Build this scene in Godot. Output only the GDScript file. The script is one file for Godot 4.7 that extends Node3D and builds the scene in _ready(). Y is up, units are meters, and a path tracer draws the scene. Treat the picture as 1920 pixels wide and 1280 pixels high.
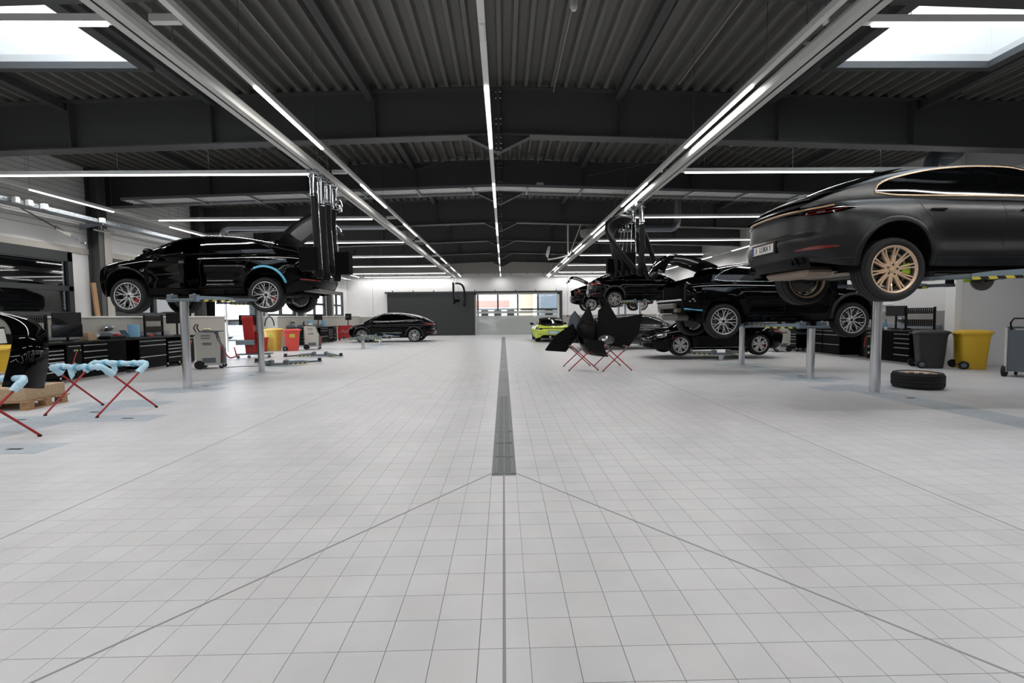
extends Node3D
# Car workshop hall. World axes: x to the side, y up, -z down the hall; the ground is y = 0. Units are metres.

const BAY := 4.4
const BEAM0 := 5.3          # distance of the first roof beam from the camera's foot
const TILE := 0.196
const RIDGE := -0.06
const PITCH := 0.031
const LAMP_Y := 4.3
const SKY_ENERGY := 2.5
const LAMP_POWER := 1.26
const EXPOSURE := 1.0

var M := {}
var taken := {}
var rng := RandomNumberGenerator.new()

class G:
	var v := PackedVector3Array()
	var n := PackedVector3Array()
	var ix := PackedInt32Array()
	func tri(a: Vector3, b: Vector3, c: Vector3) -> void:
		var nn := (b - a).cross(c - a).normalized()
		var k := v.size()
		v.append_array([a, b, c])
		n.append_array([nn, nn, nn])
		ix.append_array([k, k + 2, k + 1])
	func quad(a: Vector3, b: Vector3, c: Vector3, d: Vector3) -> void:
		var nn := (c - a).cross(d - b).normalized()
		var k := v.size()
		v.append_array([a, b, c, d])
		n.append_array([nn, nn, nn, nn])
		ix.append_array([k, k + 2, k + 1, k, k + 3, k + 2])
	func box(c: Vector3, s: Vector3, b := Basis()) -> G:
		var h := s * 0.5
		var p: Array[Vector3] = []
		for i in 8:
			p.append(c + b * Vector3(h.x if i & 1 else -h.x, h.y if i & 2 else -h.y, h.z if i & 4 else -h.z))
		quad(p[4], p[5], p[7], p[6]); quad(p[1], p[0], p[2], p[3]); quad(p[5], p[1], p[3], p[7])
		quad(p[0], p[4], p[6], p[2]); quad(p[6], p[7], p[3], p[2]); quad(p[0], p[1], p[5], p[4])
		return self
	# a box from corner to corner
	func span(x0: float, y0: float, z0: float, x1: float, y1: float, z1: float) -> G:
		return box(Vector3(x0 + x1, y0 + y1, z0 + z1) * 0.5, Vector3(absf(x1 - x0), absf(y1 - y0), absf(z1 - z0)))
	# a box with chamfered edges
	func bbox(c: Vector3, s: Vector3, e: float, b := Basis()) -> G:
		var h := s * 0.5
		e = minf(e, minf(h.x, minf(h.y, h.z)) * 0.9)
		var q := h - Vector3.ONE * e
		var f := func(sx, sy, sz, ax) -> Vector3:
			return c + b * Vector3(sx * (h.x if ax == 0 else q.x), sy * (h.y if ax == 1 else q.y), sz * (h.z if ax == 2 else q.z))
		for s1 in [-1.0, 1.0]:
			_face(f.call(s1, -1, -1, 0), f.call(s1, 1, -1, 0), f.call(s1, 1, 1, 0), f.call(s1, -1, 1, 0), c)
			_face(f.call(-1, s1, -1, 1), f.call(1, s1, -1, 1), f.call(1, s1, 1, 1), f.call(-1, s1, 1, 1), c)
			_face(f.call(-1, -1, s1, 2), f.call(1, -1, s1, 2), f.call(1, 1, s1, 2), f.call(-1, 1, s1, 2), c)
			for s2 in [-1.0, 1.0]:
				_face(f.call(s1, s2, -1, 0), f.call(s1, s2, 1, 0), f.call(s1, s2, 1, 1), f.call(s1, s2, -1, 1), c)
				_face(f.call(s1, -1, s2, 0), f.call(s1, 1, s2, 0), f.call(s1, 1, s2, 2), f.call(s1, -1, s2, 2), c)
				_face(f.call(-1, s1, s2, 1), f.call(1, s1, s2, 1), f.call(1, s1, s2, 2), f.call(-1, s1, s2, 2), c)
				for s3 in [-1.0, 1.0]:
					var a: Vector3 = f.call(s1, s2, s3, 0); var d: Vector3 = f.call(s1, s2, s3, 1); var g: Vector3 = f.call(s1, s2, s3, 2)
					if (d - a).cross(g - a).dot(a - c) > 0: tri(a, d, g)
					else: tri(a, g, d)
		return self
	func _face(a: Vector3, b: Vector3, c: Vector3, d: Vector3, o: Vector3) -> void:
		if (c - a).cross(d - b).dot((a + c) * 0.5 - o) > 0: quad(a, b, c, d)
		else: quad(d, c, b, a)
	# a smooth sheet through rows of points
	func grid(rows: Array, flip := false, skip = null) -> G:
		var nr := rows.size(); var nc: int = rows[0].size()
		var k0 := v.size()
		var nrm := PackedVector3Array(); nrm.resize(nr * nc)
		for i in nr:
			for j in nc:
				var a: Vector3 = rows[mini(i + 1, nr - 1)][j] - rows[maxi(i - 1, 0)][j]
				var b: Vector3 = rows[i][mini(j + 1, nc - 1)] - rows[i][maxi(j - 1, 0)]
				var q := a.cross(b)
				if q.length_squared() < 1e-14:
					var i2 := clampi(i, 1, nr - 2); var j2 := clampi(j, 1, nc - 2)
					a = rows[mini(i2 + 1, nr - 1)][j2] - rows[maxi(i2 - 1, 0)][j2]
					b = rows[i2][mini(j2 + 1, nc - 1)] - rows[i2][maxi(j2 - 1, 0)]
					q = a.cross(b)
				q = q.normalized()
				nrm[i * nc + j] = -q if flip else q
		for i in nr:
			for j in nc: v.append(rows[i][j])
		n.append_array(nrm)
		for i in nr - 1:
			for j in nc - 1:
				if skip != null and skip.call(i, j): continue
				var a := k0 + i * nc + j
				var b := a + nc
				if flip: ix.append_array([a, b, b + 1, a, b + 1, a + 1])
				else: ix.append_array([a, b + 1, b, a, a + 1, b + 1])
		return self
	func tube(pts: Array, r, m := 8, caps := true) -> G:
		var rows := []
		var up := Vector3.UP
		var np := pts.size()
		for i in np:
			var t: Vector3 = (pts[mini(i + 1, np - 1)] - pts[maxi(i - 1, 0)]).normalized()
			if i == 0: up = Vector3.UP if absf(t.y) < 0.9 else Vector3.RIGHT
			var s := t.cross(up).normalized()
			up = s.cross(t).normalized()
			var rr: float = r[i] if r is Array else r
			var row := []
			for j in m + 1:
				var a := TAU * j / m
				row.append(pts[i] + (s * cos(a) + up * sin(a)) * rr)
			rows.append(row)
		grid(rows, true)
		if caps:
			for e in [0, np - 1]:
				for j in m:
					if e == 0: tri(pts[e], rows[e][j + 1], rows[e][j])
					else: tri(pts[e], rows[e][j], rows[e][j + 1])
		return self
	func cyl(a: Vector3, b: Vector3, ra: float, rb := -1.0, m := 16, caps := true) -> G:
		return tube([a, b], [ra, ra if rb < 0 else rb], m, caps)
	# turned about the y axis of xf; profile of (radius, height), creased where it bends sharply
	func lathe(profile: Array, xf := Transform3D(), m := 32, wob = null) -> G:
		for i in profile.size() - 1:
			var rows := [[], []]
			var p0: Vector2 = profile[i]; var p1: Vector2 = profile[i + 1]
			var k0 := v.size()
			var nd := [_ln(profile, i, 0), _ln(profile, i, 1)]
			for e in 2:
				var p: Vector2 = p0 if e == 0 else p1
				for j in m + 1:
					var a := TAU * j / m
					var r := p.x
					if wob != null: r = wob.call(i + e, j, r)
					v.append(xf * Vector3(r * cos(a), p.y, r * sin(a)))
					n.append((xf.basis * Vector3(nd[e].x * cos(a), nd[e].y, nd[e].x * sin(a))).normalized())
			for j in m:
				var a2 := k0 + j; var b2 := a2 + m + 1
				ix.append_array([a2, b2 + 1, b2, a2, a2 + 1, b2 + 1])
		return self
	func _ln(pr: Array, i: int, e: int) -> Vector2:
		var d: Vector2 = (pr[i + 1] - pr[i]).normalized()
		var own := Vector2(d.y, -d.x)
		var k := i - 1 if e == 0 else i + 1
		if k < 0 or k > pr.size() - 2: return own
		var d2: Vector2 = (pr[k + 1] - pr[k]).normalized()
		if d.dot(d2) < 0.7: return own
		return (own + Vector2(d2.y, -d2.x)).normalized()
	# a flat outline (x, y) with thickness along z, centred on z = 0 of xf
	func prism(poly: PackedVector2Array, depth: float, xf := Transform3D()) -> G:
		if Geometry2D.is_polygon_clockwise(poly): poly.reverse()
		var h := depth * 0.5
		var t := Geometry2D.triangulate_polygon(poly)
		for i in range(0, t.size(), 3):
			var a := poly[t[i]]; var b := poly[t[i + 1]]; var c := poly[t[i + 2]]
			if (b - a).cross(c - a) < 0:
				var q := b; b = c; c = q
			tri(xf * Vector3(a.x, a.y, h), xf * Vector3(b.x, b.y, h), xf * Vector3(c.x, c.y, h))
			tri(xf * Vector3(a.x, a.y, -h), xf * Vector3(c.x, c.y, -h), xf * Vector3(b.x, b.y, -h))
		for i in poly.size():
			var a := poly[i]; var b := poly[(i + 1) % poly.size()]
			quad(xf * Vector3(a.x, a.y, -h), xf * Vector3(b.x, b.y, -h), xf * Vector3(b.x, b.y, h), xf * Vector3(a.x, a.y, h))
		return self
	func add(o: G, xf := Transform3D()) -> G:
		var k := v.size()
		for p in o.v: v.append(xf * p)
		for p in o.n: n.append((xf.basis * p).normalized())
		for i in o.ix: ix.append(i + k)
		return self
	func mesh(m: Material) -> ArrayMesh:
		var a := []; a.resize(Mesh.ARRAY_MAX)
		a[Mesh.ARRAY_VERTEX] = v; a[Mesh.ARRAY_NORMAL] = n; a[Mesh.ARRAY_INDEX] = ix
		var am := ArrayMesh.new()
		am.add_surface_from_arrays(Mesh.PRIMITIVE_TRIANGLES, a)
		am.surface_set_material(0, m)
		return am

func numbered(called: String) -> String:
	var k: int = taken.get(called, 0)
	taken[called] = k + 1
	return called if k == 0 else "%s_%03d" % [called, k]

func obj(called: String, g: G, m, parent: Node = self) -> MeshInstance3D:
	var o := MeshInstance3D.new()
	o.mesh = g.mesh(M[m] if m is String else m)
	o.name = numbered(called) if parent == self else called
	parent.add_child(o, true)
	return o

func inst(called: String, mesh: Mesh, at: Vector3, parent: Node) -> MeshInstance3D:
	var o := MeshInstance3D.new()
	o.mesh = mesh; o.name = called; o.position = at
	parent.add_child(o, true)
	return o

func tag(o: Node, label: String, category: String, group := "") -> Node:
	o.set_meta("label", label); o.set_meta("category", category)
	if group: o.set_meta("group", group)
	return o

func thing(called: String, label: String, category: String, at := Vector3.ZERO, turn := 0.0, group := "") -> Node3D:
	var o := Node3D.new()
	o.name = numbered(called); add_child(o)
	o.position = at; o.rotation.y = turn
	tag(o, label, category, group)
	return o

func part(called: String, parent: Node, at := Vector3.ZERO, turn := 0.0) -> Node3D:
	var o := Node3D.new()
	o.name = called; parent.add_child(o, true)
	o.position = at; o.rotation.y = turn
	return o

func struct(called: String, g: G, m, label: String, category := "") -> MeshInstance3D:
	var o := obj(called, g, m)
	o.set_meta("kind", "structure"); o.set_meta("label", label)
	o.set_meta("category", category if category else called.get_slice("_", 0))
	return o

func structure(called: String, label: String, category: String, group := "") -> Node3D:
	var o := thing(called, label, category, Vector3.ZERO, 0.0, group)
	o.set_meta("kind", "structure")
	return o

func copy(o: Node3D, at: Vector3, turn := 0.0, label := "") -> Node3D:
	var c: Node3D = o.duplicate()
	c.name = numbered(String(o.name).rstrip("0123456789").rstrip("_"))
	add_child(c)
	c.position = at; c.rotation.y = turn
	if label: c.set_meta("label", label)
	return c

func mat(key: String, col: Color, rough := 0.6, metal := 0.0) -> StandardMaterial3D:
	var m := StandardMaterial3D.new()
	m.resource_name = key
	m.albedo_color = col; m.roughness = rough; m.metallic = metal
	M[key] = m
	return m

func noise_tex(freq: float, lo: Color, hi: Color, sd: int, oct := 4, size := 512) -> NoiseTexture2D:
	var f := FastNoiseLite.new()
	f.seed = sd; f.frequency = freq; f.fractal_octaves = oct
	var t := NoiseTexture2D.new()
	t.width = size; t.height = size; t.seamless = true; t.noise = f
	var gr := Gradient.new()
	gr.set_color(0, lo); gr.set_color(1, hi)
	t.color_ramp = gr
	return t

func textured(m: StandardMaterial3D, t: Texture2D, scale: float) -> void:
	m.albedo_texture = t
	m.uv1_triplanar = true; m.uv1_world_triplanar = true
	m.uv1_scale = Vector3.ONE * scale

func glow(key: String, col: Color, e: float) -> void:
	var m := mat(key, col, 0.5)
	m.emission_enabled = true; m.emission = col; m.emission_energy_multiplier = e

func pane(key: String, col: Color, a: float, rough := 0.02) -> void:
	var m := mat(key, Color(col.r, col.g, col.b, a), rough)
	m.transparency = BaseMaterial3D.TRANSPARENCY_ALPHA

func gloss(key: String, col: Color, rough: float, coat := 1.0, metal := 0.0) -> void:
	var m := mat(key, col, rough, metal)
	m.clearcoat_enabled = coat > 0; m.clearcoat = coat; m.clearcoat_roughness = 0.02

# dark lacquer or glass: a mirror finish over a near black ground
func shine(key: String, col: Color) -> void:
	var m := mat(key, col, 0.04)
	m.metallic_specular = 0.3

func roof_y(x: float) -> float:
	return 5.93 - absf(x - RIDGE) * PITCH

func materials() -> void:
	# floor tiles: four tones of the same fired clay, grain and dirt from noise
	var tones := [Color(0.812, 0.812, 0.82), Color(0.82, 0.818, 0.824), Color(0.806, 0.807, 0.816), Color(0.815, 0.812, 0.815)]
	var grain := noise_tex(0.012, Color(0.94, 0.94, 0.94), Color(1, 1, 1), 5, 5)
	for i in 4:
		var m := mat("tile_%d" % i, tones[i], 0.42)
		m.metallic_specular = 0.45
		textured(m, grain, 0.21)
	var ff := mat("floor_far", tones[0], 0.42)
	textured(ff, far_floor_texture(), 1.0 / (TILE * 8))
	mat("grout_dark", Color(0.47, 0.47, 0.48), 0.9)
	mat("grout_light", Color(0.62, 0.62, 0.62), 0.9)
	mat("sealant", Color(0.56, 0.565, 0.565), 0.8)
	var gv := mat("galvanised", Color(0.66, 0.69, 0.71), 0.38, 0.85)
	textured(gv, noise_tex(0.05, Color(0.8, 0.8, 0.82), Color(1, 1, 1), 9, 3), 1.4)
	mat("zinc", Color(0.74, 0.76, 0.78), 0.22, 0.95)
	var st := mat("grate_steel", Color(0.60, 0.62, 0.62), 0.5, 0.4)
	textured(st, noise_tex(0.06, Color(0.55, 0.56, 0.55), Color(1, 1, 1), 12, 4), 2.2)
	var fp := mat("floor_plate", Color(0.735, 0.765, 0.785), 0.45, 0.1)
	textured(fp, noise_tex(0.03, Color(0.86, 0.88, 0.9), Color(1, 1, 1), 31, 4), 0.7)
	mat("deck", Color(0.42, 0.415, 0.395), 0.55)
	mat("steel_dark", Color(0.285, 0.29, 0.29), 0.5)
	var ww := mat("wall_white", Color(0.87, 0.87, 0.87), 0.7)
	textured(ww, noise_tex(0.01, Color(0.96, 0.96, 0.96), Color(1, 1, 1), 17, 3), 0.15)
	mat("wall_grey", Color(0.60, 0.59, 0.575), 0.75)
	mat("wall_beige", Color(0.66, 0.65, 0.62), 0.7)
	mat("frame_dark", Color(0.16, 0.175, 0.185), 0.45)
	mat("door_dark", Color(0.15, 0.165, 0.17), 0.5)
	mat("white_paint", Color(0.88, 0.88, 0.87), 0.4)
	mat("aluminium", Color(0.80, 0.80, 0.79), 0.32, 0.55)
	mat("alu_side", Color(0.80, 0.80, 0.78), 0.6)
	mat("black_plastic", Color(0.03, 0.031, 0.034), 0.45).metallic_specular = 0.3
	mat("black_matte", Color(0.02, 0.02, 0.022), 0.8).metallic_specular = 0.25
	mat("rubber", Color(0.055, 0.057, 0.06), 0.72)
	mat("hose_black", Color(0.035, 0.037, 0.04), 0.5).metallic_specular = 0.35
	mat("cabinet", Color(0.022, 0.023, 0.026), 0.35).metallic_specular = 0.2
	mat("alu_strip", Color(0.72, 0.73, 0.74), 0.3, 0.8)
	mat("worktop", Color(0.05, 0.053, 0.056), 0.35).metallic_specular = 0.3
	mat("chrome", Color(0.86, 0.87, 0.88), 0.12, 1.0)
	mat("post_steel", Color(0.80, 0.81, 0.82), 0.2, 1.0)
	mat("lift_grey", Color(0.36, 0.40, 0.43), 0.45)
	mat("lift_blue", Color(0.46, 0.52, 0.56), 0.45)
	mat("hazard_yellow", Color(0.80, 0.74, 0.27), 0.5)
	mat("hazard_black", Color(0.06, 0.06, 0.055), 0.5)
	shine("paint_black", Color(0.012, 0.012, 0.014))
	shine("paint_blue", Color(0.018, 0.02, 0.028))
	gloss("paint_grey", Color(0.075, 0.085, 0.095), 0.3, 1.0)
	gloss("paint_lime", Color(0.73, 0.80, 0.24), 0.3, 0.9)
	var sm := mat("paint_satin", Color(0.046, 0.054, 0.060), 0.33, 0.1)
	sm.metallic_specular = 0.5
	mat("cladding", Color(0.075, 0.08, 0.085), 0.5)
	gloss("gold", Color(0.80, 0.68, 0.54), 0.32, 0.4, 0.35)
	gloss("gold_rim", Color(0.80, 0.69, 0.58), 0.34, 0.5, 0.25)
	mat("rim_silver", Color(0.80, 0.80, 0.80), 0.3, 0.35)
	mat("rim_dark", Color(0.03, 0.03, 0.032), 0.4)
	shine("glass_dark", Color(0.012, 0.014, 0.016))
	pane("glass_clear", Color(0.10, 0.13, 0.13), 0.35)
	pane("glass_window", Color(0.55, 0.62, 0.62), 0.12)
	pane("glass_smoked", Color(0.03, 0.035, 0.04), 0.72)
	pane("frosted", Color(0.70, 0.72, 0.71), 0.80, 0.5)
	gloss("lamp_red", Color(0.45, 0.03, 0.035), 0.15, 1.0)
	gloss("lamp_clear", Color(0.45, 0.45, 0.46), 0.08, 1.0, 0.5)
	mat("caliper_red", Color(0.62, 0.04, 0.05), 0.4)
	mat("caliper_lime", Color(0.62, 0.76, 0.15), 0.4)
	mat("disc_steel", Color(0.42, 0.41, 0.40), 0.35, 0.9)
	mat("bare_metal", Color(0.42, 0.41, 0.39), 0.5, 0.5)
	mat("exhaust_brown", Color(0.52, 0.46, 0.40), 0.45, 0.4)
	gloss("red_paint", Color(0.62, 0.045, 0.05), 0.35, 0.5)
	mat("leg_red", Color(0.60, 0.06, 0.065), 0.4)
	mat("foam_grey", Color(0.42, 0.41, 0.39), 0.9)
	var film := mat("film_blue", Color(0.84, 0.91, 0.94), 0.3)
	textured(film, noise_tex(0.02, Color(0.72, 0.88, 0.95), Color(1, 1, 1), 44, 3), 2.0)
	film.backlight_enabled = true; film.backlight = Color(0.25, 0.3, 0.32)
	mat("tape_blue", Color(0.36, 0.68, 0.80), 0.6)
	var bins := {"bin_yellow": Color(0.86, 0.72, 0.33), "bin_deep_yellow": Color(0.80, 0.65, 0.16), "bin_red": Color(0.83, 0.30, 0.26), "bin_dark": Color(0.13, 0.135, 0.14)}
	for k in bins: mat(k, bins[k], 0.45)
	mat("cart_white", Color(0.74, 0.74, 0.71), 0.5)
	mat("cart_grey", Color(0.33, 0.36, 0.38), 0.5)
	var card := mat("cardboard", Color(0.72, 0.62, 0.50), 0.85)
	textured(card, noise_tex(0.03, Color(0.88, 0.88, 0.88), Color(1, 1, 1), 51, 4), 1.0)
	var wood := mat("wood", Color(0.74, 0.60, 0.45), 0.7)
	textured(wood, noise_tex(0.02, Color(0.75, 0.72, 0.68), Color(1, 1, 1), 61, 4), 2.5)
	gloss("screen", Color(0.03, 0.034, 0.037), 0.12, 0.6)
	mat("paper", Color(0.85, 0.85, 0.84), 0.8)
	mat("roll_blue", Color(0.50, 0.68, 0.80), 0.85)
	gloss("bottle_teal", Color(0.08, 0.42, 0.50), 0.2, 0.7)
	mat("sticker_green", Color(0.55, 0.72, 0.25), 0.6)
	mat("sticker_yellow", Color(0.80, 0.78, 0.25), 0.6)
	mat("plate_blue", Color(0.05, 0.22, 0.62), 0.4)
	mat("ink", Color(0.03, 0.03, 0.035), 0.6)
	mat("cream", Color(0.86, 0.82, 0.70), 0.8)
	mat("street", Color(0.55, 0.55, 0.55), 0.9)
	mat("house_red", Color(0.84, 0.55, 0.50), 0.8)  # red paled towards white, glare through the glass is put into the colour
	mat("house_white", Color(0.86, 0.85, 0.83), 0.8)
	mat("house_tan", Color(0.80, 0.73, 0.62), 0.8)
	mat("leaf", Color(0.25, 0.36, 0.18), 0.8)
	gloss("car_white", Color(0.80, 0.81, 0.82), 0.3, 1.0)
	mat("interior", Color(0.05, 0.052, 0.055), 0.7)
	glow("tube_glow", Color(1.0, 0.99, 0.98), 5.0)

# far floor: the same tiles, too small there to tell apart; only the faint lines of their joints
func far_floor_texture() -> ImageTexture:
	var s := 512
	var im := Image.create(s, s, true, Image.FORMAT_RGB8)
	im.fill(Color(1, 1, 1))
	var r := RandomNumberGenerator.new(); r.seed = 4
	for i in 8:
		for j in 8:
			var q := 0.985 - r.randf() * 0.035
			im.fill_rect(Rect2i(i * 64, j * 64, 64, 64), Color(q, q, q * 0.998))
	for i in 8:
		im.fill_rect(Rect2i(i * 64, 0, 1, s), Color(0.80, 0.80, 0.80))
		im.fill_rect(Rect2i(0, i * 64, s, 1), Color(0.84, 0.84, 0.84))
	im.generate_mipmaps()
	return ImageTexture.create_from_image(im)

func _ready() -> void:
	rng.seed = 7
	var cam := Camera3D.new()
	cam.name = "camera"; add_child(cam)
	cam.position = Vector3(0, 1.4, 0)
	cam.rotation_order = EULER_ORDER_YXZ
	cam.rotation = Vector3(-0.054362, -0.017508, -0.010)
	cam.fov = 71.746
	cam.near = 0.05; cam.far = 300.0
	cam.current = true
	var we := WorldEnvironment.new()
	we.name = "environment"
	var e := Environment.new()
	e.background_mode = Environment.BG_SKY
	var sky := Sky.new()
	var ps := ProceduralSkyMaterial.new()
	ps.sky_top_color = Color(0.86, 0.90, 0.95); ps.sky_horizon_color = Color(0.93, 0.945, 0.96)
	ps.ground_bottom_color = Color(0.6, 0.6, 0.6); ps.ground_horizon_color = Color(0.85, 0.86, 0.87)
	ps.sky_energy_multiplier = SKY_ENERGY; ps.ground_energy_multiplier = 1.0
	sky.sky_material = ps
	e.sky = sky
	e.ambient_light_source = Environment.AMBIENT_SOURCE_DISABLED
	e.tonemap_mode = Environment.TONE_MAPPER_LINEAR
	e.tonemap_exposure = EXPOSURE
	e.sdfgi_enabled = true; e.ssao_enabled = true; e.ssil_enabled = true
	we.environment = e
	add_child(we)
	materials()
	build_floor()
	build_roof()
	build_walls()
	build_lamps()
	build_rest()
	print("tops ", get_child_count())

# ---------------------------------------------------------------- floor
func build_floor() -> void:
	var fl := structure("floor", "pale grey square tiled workshop floor with a drain line down its middle", "floor")
	# joints show 2.5 mm below the tiles; the joints of the middle and one side have darkened
	obj("joint_bed", G.new().span(-2.2, -0.2, 4.5, 15, -0.0025, -11.915), "grout_dark", fl)
	obj("joint_bed", G.new().span(-15, -0.2, 4.5, -2.2, -0.0025, -11.915), "grout_light", fl)
	obj("far_paving", G.new().span(-15, -0.2, -11.915, 15, 0, -36.0), "floor_far", fl).set_meta("kind", "stuff")
	var shapes := []
	var e := TILE - 0.0028
	for i in 4:
		var g := G.new().span(-e / 2, -0.02, -e / 2, e / 2, 0, e / 2)
		shapes.append(g.mesh(M["tile_%d" % i]))
	var cells := []
	var zs := -1.918 + TILE / 2.0
	for r in range(-6, 52):
		var z := zs - TILE * r
		if z < -11.9: continue
		for q in range(-72, 72):
			var x := 0.095 + TILE * (q + 0.5)
			if q == -1: continue
			if q < -1: x -= 0.018
			if absf(x) > 1.12 * absf(z) + 0.9 and z < -0.8 or absf(x) > 13.9 or x < -11.4 or (x > 11.4 and z < -11.65): continue
			if absf(x) < 0.16 and z < -4.1: continue
			cells.append([absf(z) * 1.0 + absf(x) * 0.35 + (0.0 if z < -1.55 else 50.0), x, z])
	cells.sort_custom(func(a, b): return a[0] < b[0])
	var rest := [G.new(), G.new(), G.new(), G.new()]
	var half := G.new().span(-0.0495, -0.02, -e / 2, 0.0495, 0, e / 2).mesh(M["tile_1"])
	for k in cells.size():
		var x: float = cells[k][1]; var z: float = cells[k][2]
		var t := rng.randi() % 4
		if k < 250: inst("tile", shapes[t], Vector3(x, 0, z), fl)
		else: rest[t].span(x - e / 2, -0.02, z - e / 2, x + e / 2, 0, z + e / 2)
	for t in 4:
		var o := obj("tile_field", rest[t], "tile_%d" % t, fl)
		o.set_meta("kind", "stuff")
	# the two half columns either side of the middle joint
	for r in range(-1, 12):
		var z := zs - TILE * r
		for s in [-1, 1]:
			inst("tile", half, Vector3(-0.0115 + s * 0.0563, 0, z), fl)
	# expansion joints filled with grey sealant
	var ej := [[Vector3(-0.011, 0, 1.0), Vector3(-0.011, 0, -4.13), 0.012], [Vector3(-0.12, 0, -4.14), Vector3(-3.52, 0, 0.5), 0.013], [Vector3(0.10, 0, -4.13), Vector3(3.67, 0, 0.5), 0.013],
		[Vector3(3.30, 0, 2.0), Vector3(3.30, 0, -35.0), 0.010], [Vector3(-3.25, 0, 2.0), Vector3(-3.25, 0, -35.0), 0.010]]
	for a in ej:
		var d: Vector3 = (a[1] - a[0])
		var b := Basis(Vector3.UP, atan2(d.x, d.z))
		obj("sealant_joint", G.new().box((a[0] + a[1]) * 0.5 + Vector3(0, -0.004, 0), Vector3(a[2], 0.0096, d.length()), b), "sealant", fl)
	# drain channel
	var dr := thing("floor_drain", "long galvanised drain channel with slotted grates down the middle of the floor", "drain", Vector3(-0.009, 0, -4.14))
	obj("channel", G.new().span(-0.10, -0.16, 0.0, 0.10, -0.15, -27.0).span(-0.105, -0.16, 0, -0.098, -0.002, -27).span(0.098, -0.16, 0, 0.105, -0.002, -27).span(-0.105, -0.16, 0, 0.105, -0.002, 0.008), "galvanised", dr)
	obj("edge_frame", G.new().span(-0.108, -0.02, 0, -0.088, 0.002, -27).span(0.088, -0.02, 0, 0.108, 0.002, -27).span(-0.108, -0.02, -0.004, 0.108, 0.002, 0.012), "grate_steel", dr)
	# open slotted grates near their start, closed covers further on
	for k in 8:
		var z0 := -0.01 - k * 0.5
		var g := G.new()
		g.span(-0.086, -0.02, z0, -0.062, 0.0, z0 - 0.49).span(0.062, -0.02, z0, 0.086, 0.0, z0 - 0.49).span(-0.008, -0.02, z0, 0.008, 0.0, z0 - 0.49)
		for s in [0, 1]: g.span(-0.086, -0.02, z0 - s * 0.472, 0.086, 0.0, z0 - s * 0.472 - 0.018)
		for j in 17:
			var z := z0 - 0.035 - j * 0.0262
			g.span(-0.062, -0.018, z, 0.062, -0.001, z - (0.011 if k < 2 else 0.018))
		obj("grate", g, "grate_steel", dr)
	for k in 11:
		var z0 := -4.01 - k * 2.09
		obj("cover", G.new().span(-0.086, -0.02, z0, 0.086, 0.0, z0 - 2.05), "grate_steel", dr)
	# steel cover plates let into the floor over the lifts
	var plates := [[6.49, -3.0, -9.0, "right front"], [6.49, -9.4, -13.2, ""], [-6.35, -4.0, -8.3, ""], [-6.35, -9.0, -12.6, ""], [-6.65, -13.2, -17.9, ""], [-6.3, -20.5, -24.8, ""], [6.49, -14.4, -18.6, ""]]
	var names := ["blue grey steel plate in the floor beneath the satin black raised car", "blue grey steel plate in the floor beneath the bumperless raised car", "blue grey steel plate in the floor behind the film wrapped red trestle", "blue grey steel plate in the floor beneath the raised car with taped arch", "blue grey steel plate in the floor under the lowered lift arms", "blue grey steel plate in the floor under the knee high empty lift", "blue grey steel plate in the floor beneath the black sports car"]
	for i in plates.size():
		var p = plates[i]
		var pl := thing("floor_plate", names[i], "plate", Vector3(p[0], 0, (p[1] + p[2]) / 2), 0, "lift cover plates in the floor")
		var l: float = p[1] - p[2]
		obj("sheet", G.new().box(Vector3(0, -0.0075, 0), Vector3(0.62, 0.017, l)), "floor_plate", pl)
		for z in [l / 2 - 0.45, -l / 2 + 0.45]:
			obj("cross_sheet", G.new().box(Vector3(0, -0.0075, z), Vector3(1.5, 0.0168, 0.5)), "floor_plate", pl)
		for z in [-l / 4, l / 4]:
			obj("slot_shade_patch", G.new().box(Vector3(0.12, 0.0012, z), Vector3(0.14, 0.002, 0.06)), "rubber", pl)  # flat dark patch, the shade of a lifting slot painted as colour
	for zz in [-5.2, -6.75]:
		var dk := thing("floor_plate", "blue grey steel plate with a dark lifting slot near the front trestle" if zz == -5.2 else "blue grey steel plate with dark lifting slots beyond the film wrapped trestle", "plate", Vector3(-6.1, 0, zz))
		obj("sheet", G.new().box(Vector3(0, -0.0065, 0), Vector3(2.3, 0.017, 0.42)), "floor_plate", dk)
		for x in [-0.75, 0.75]: obj("slot_shade_patch", G.new().box(Vector3(x, 0.0022, 0.02), Vector3(0.16, 0.002, 0.05)), "rubber", dk)  # lifting slots again drawn flat, their shade put into the dark colour

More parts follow.
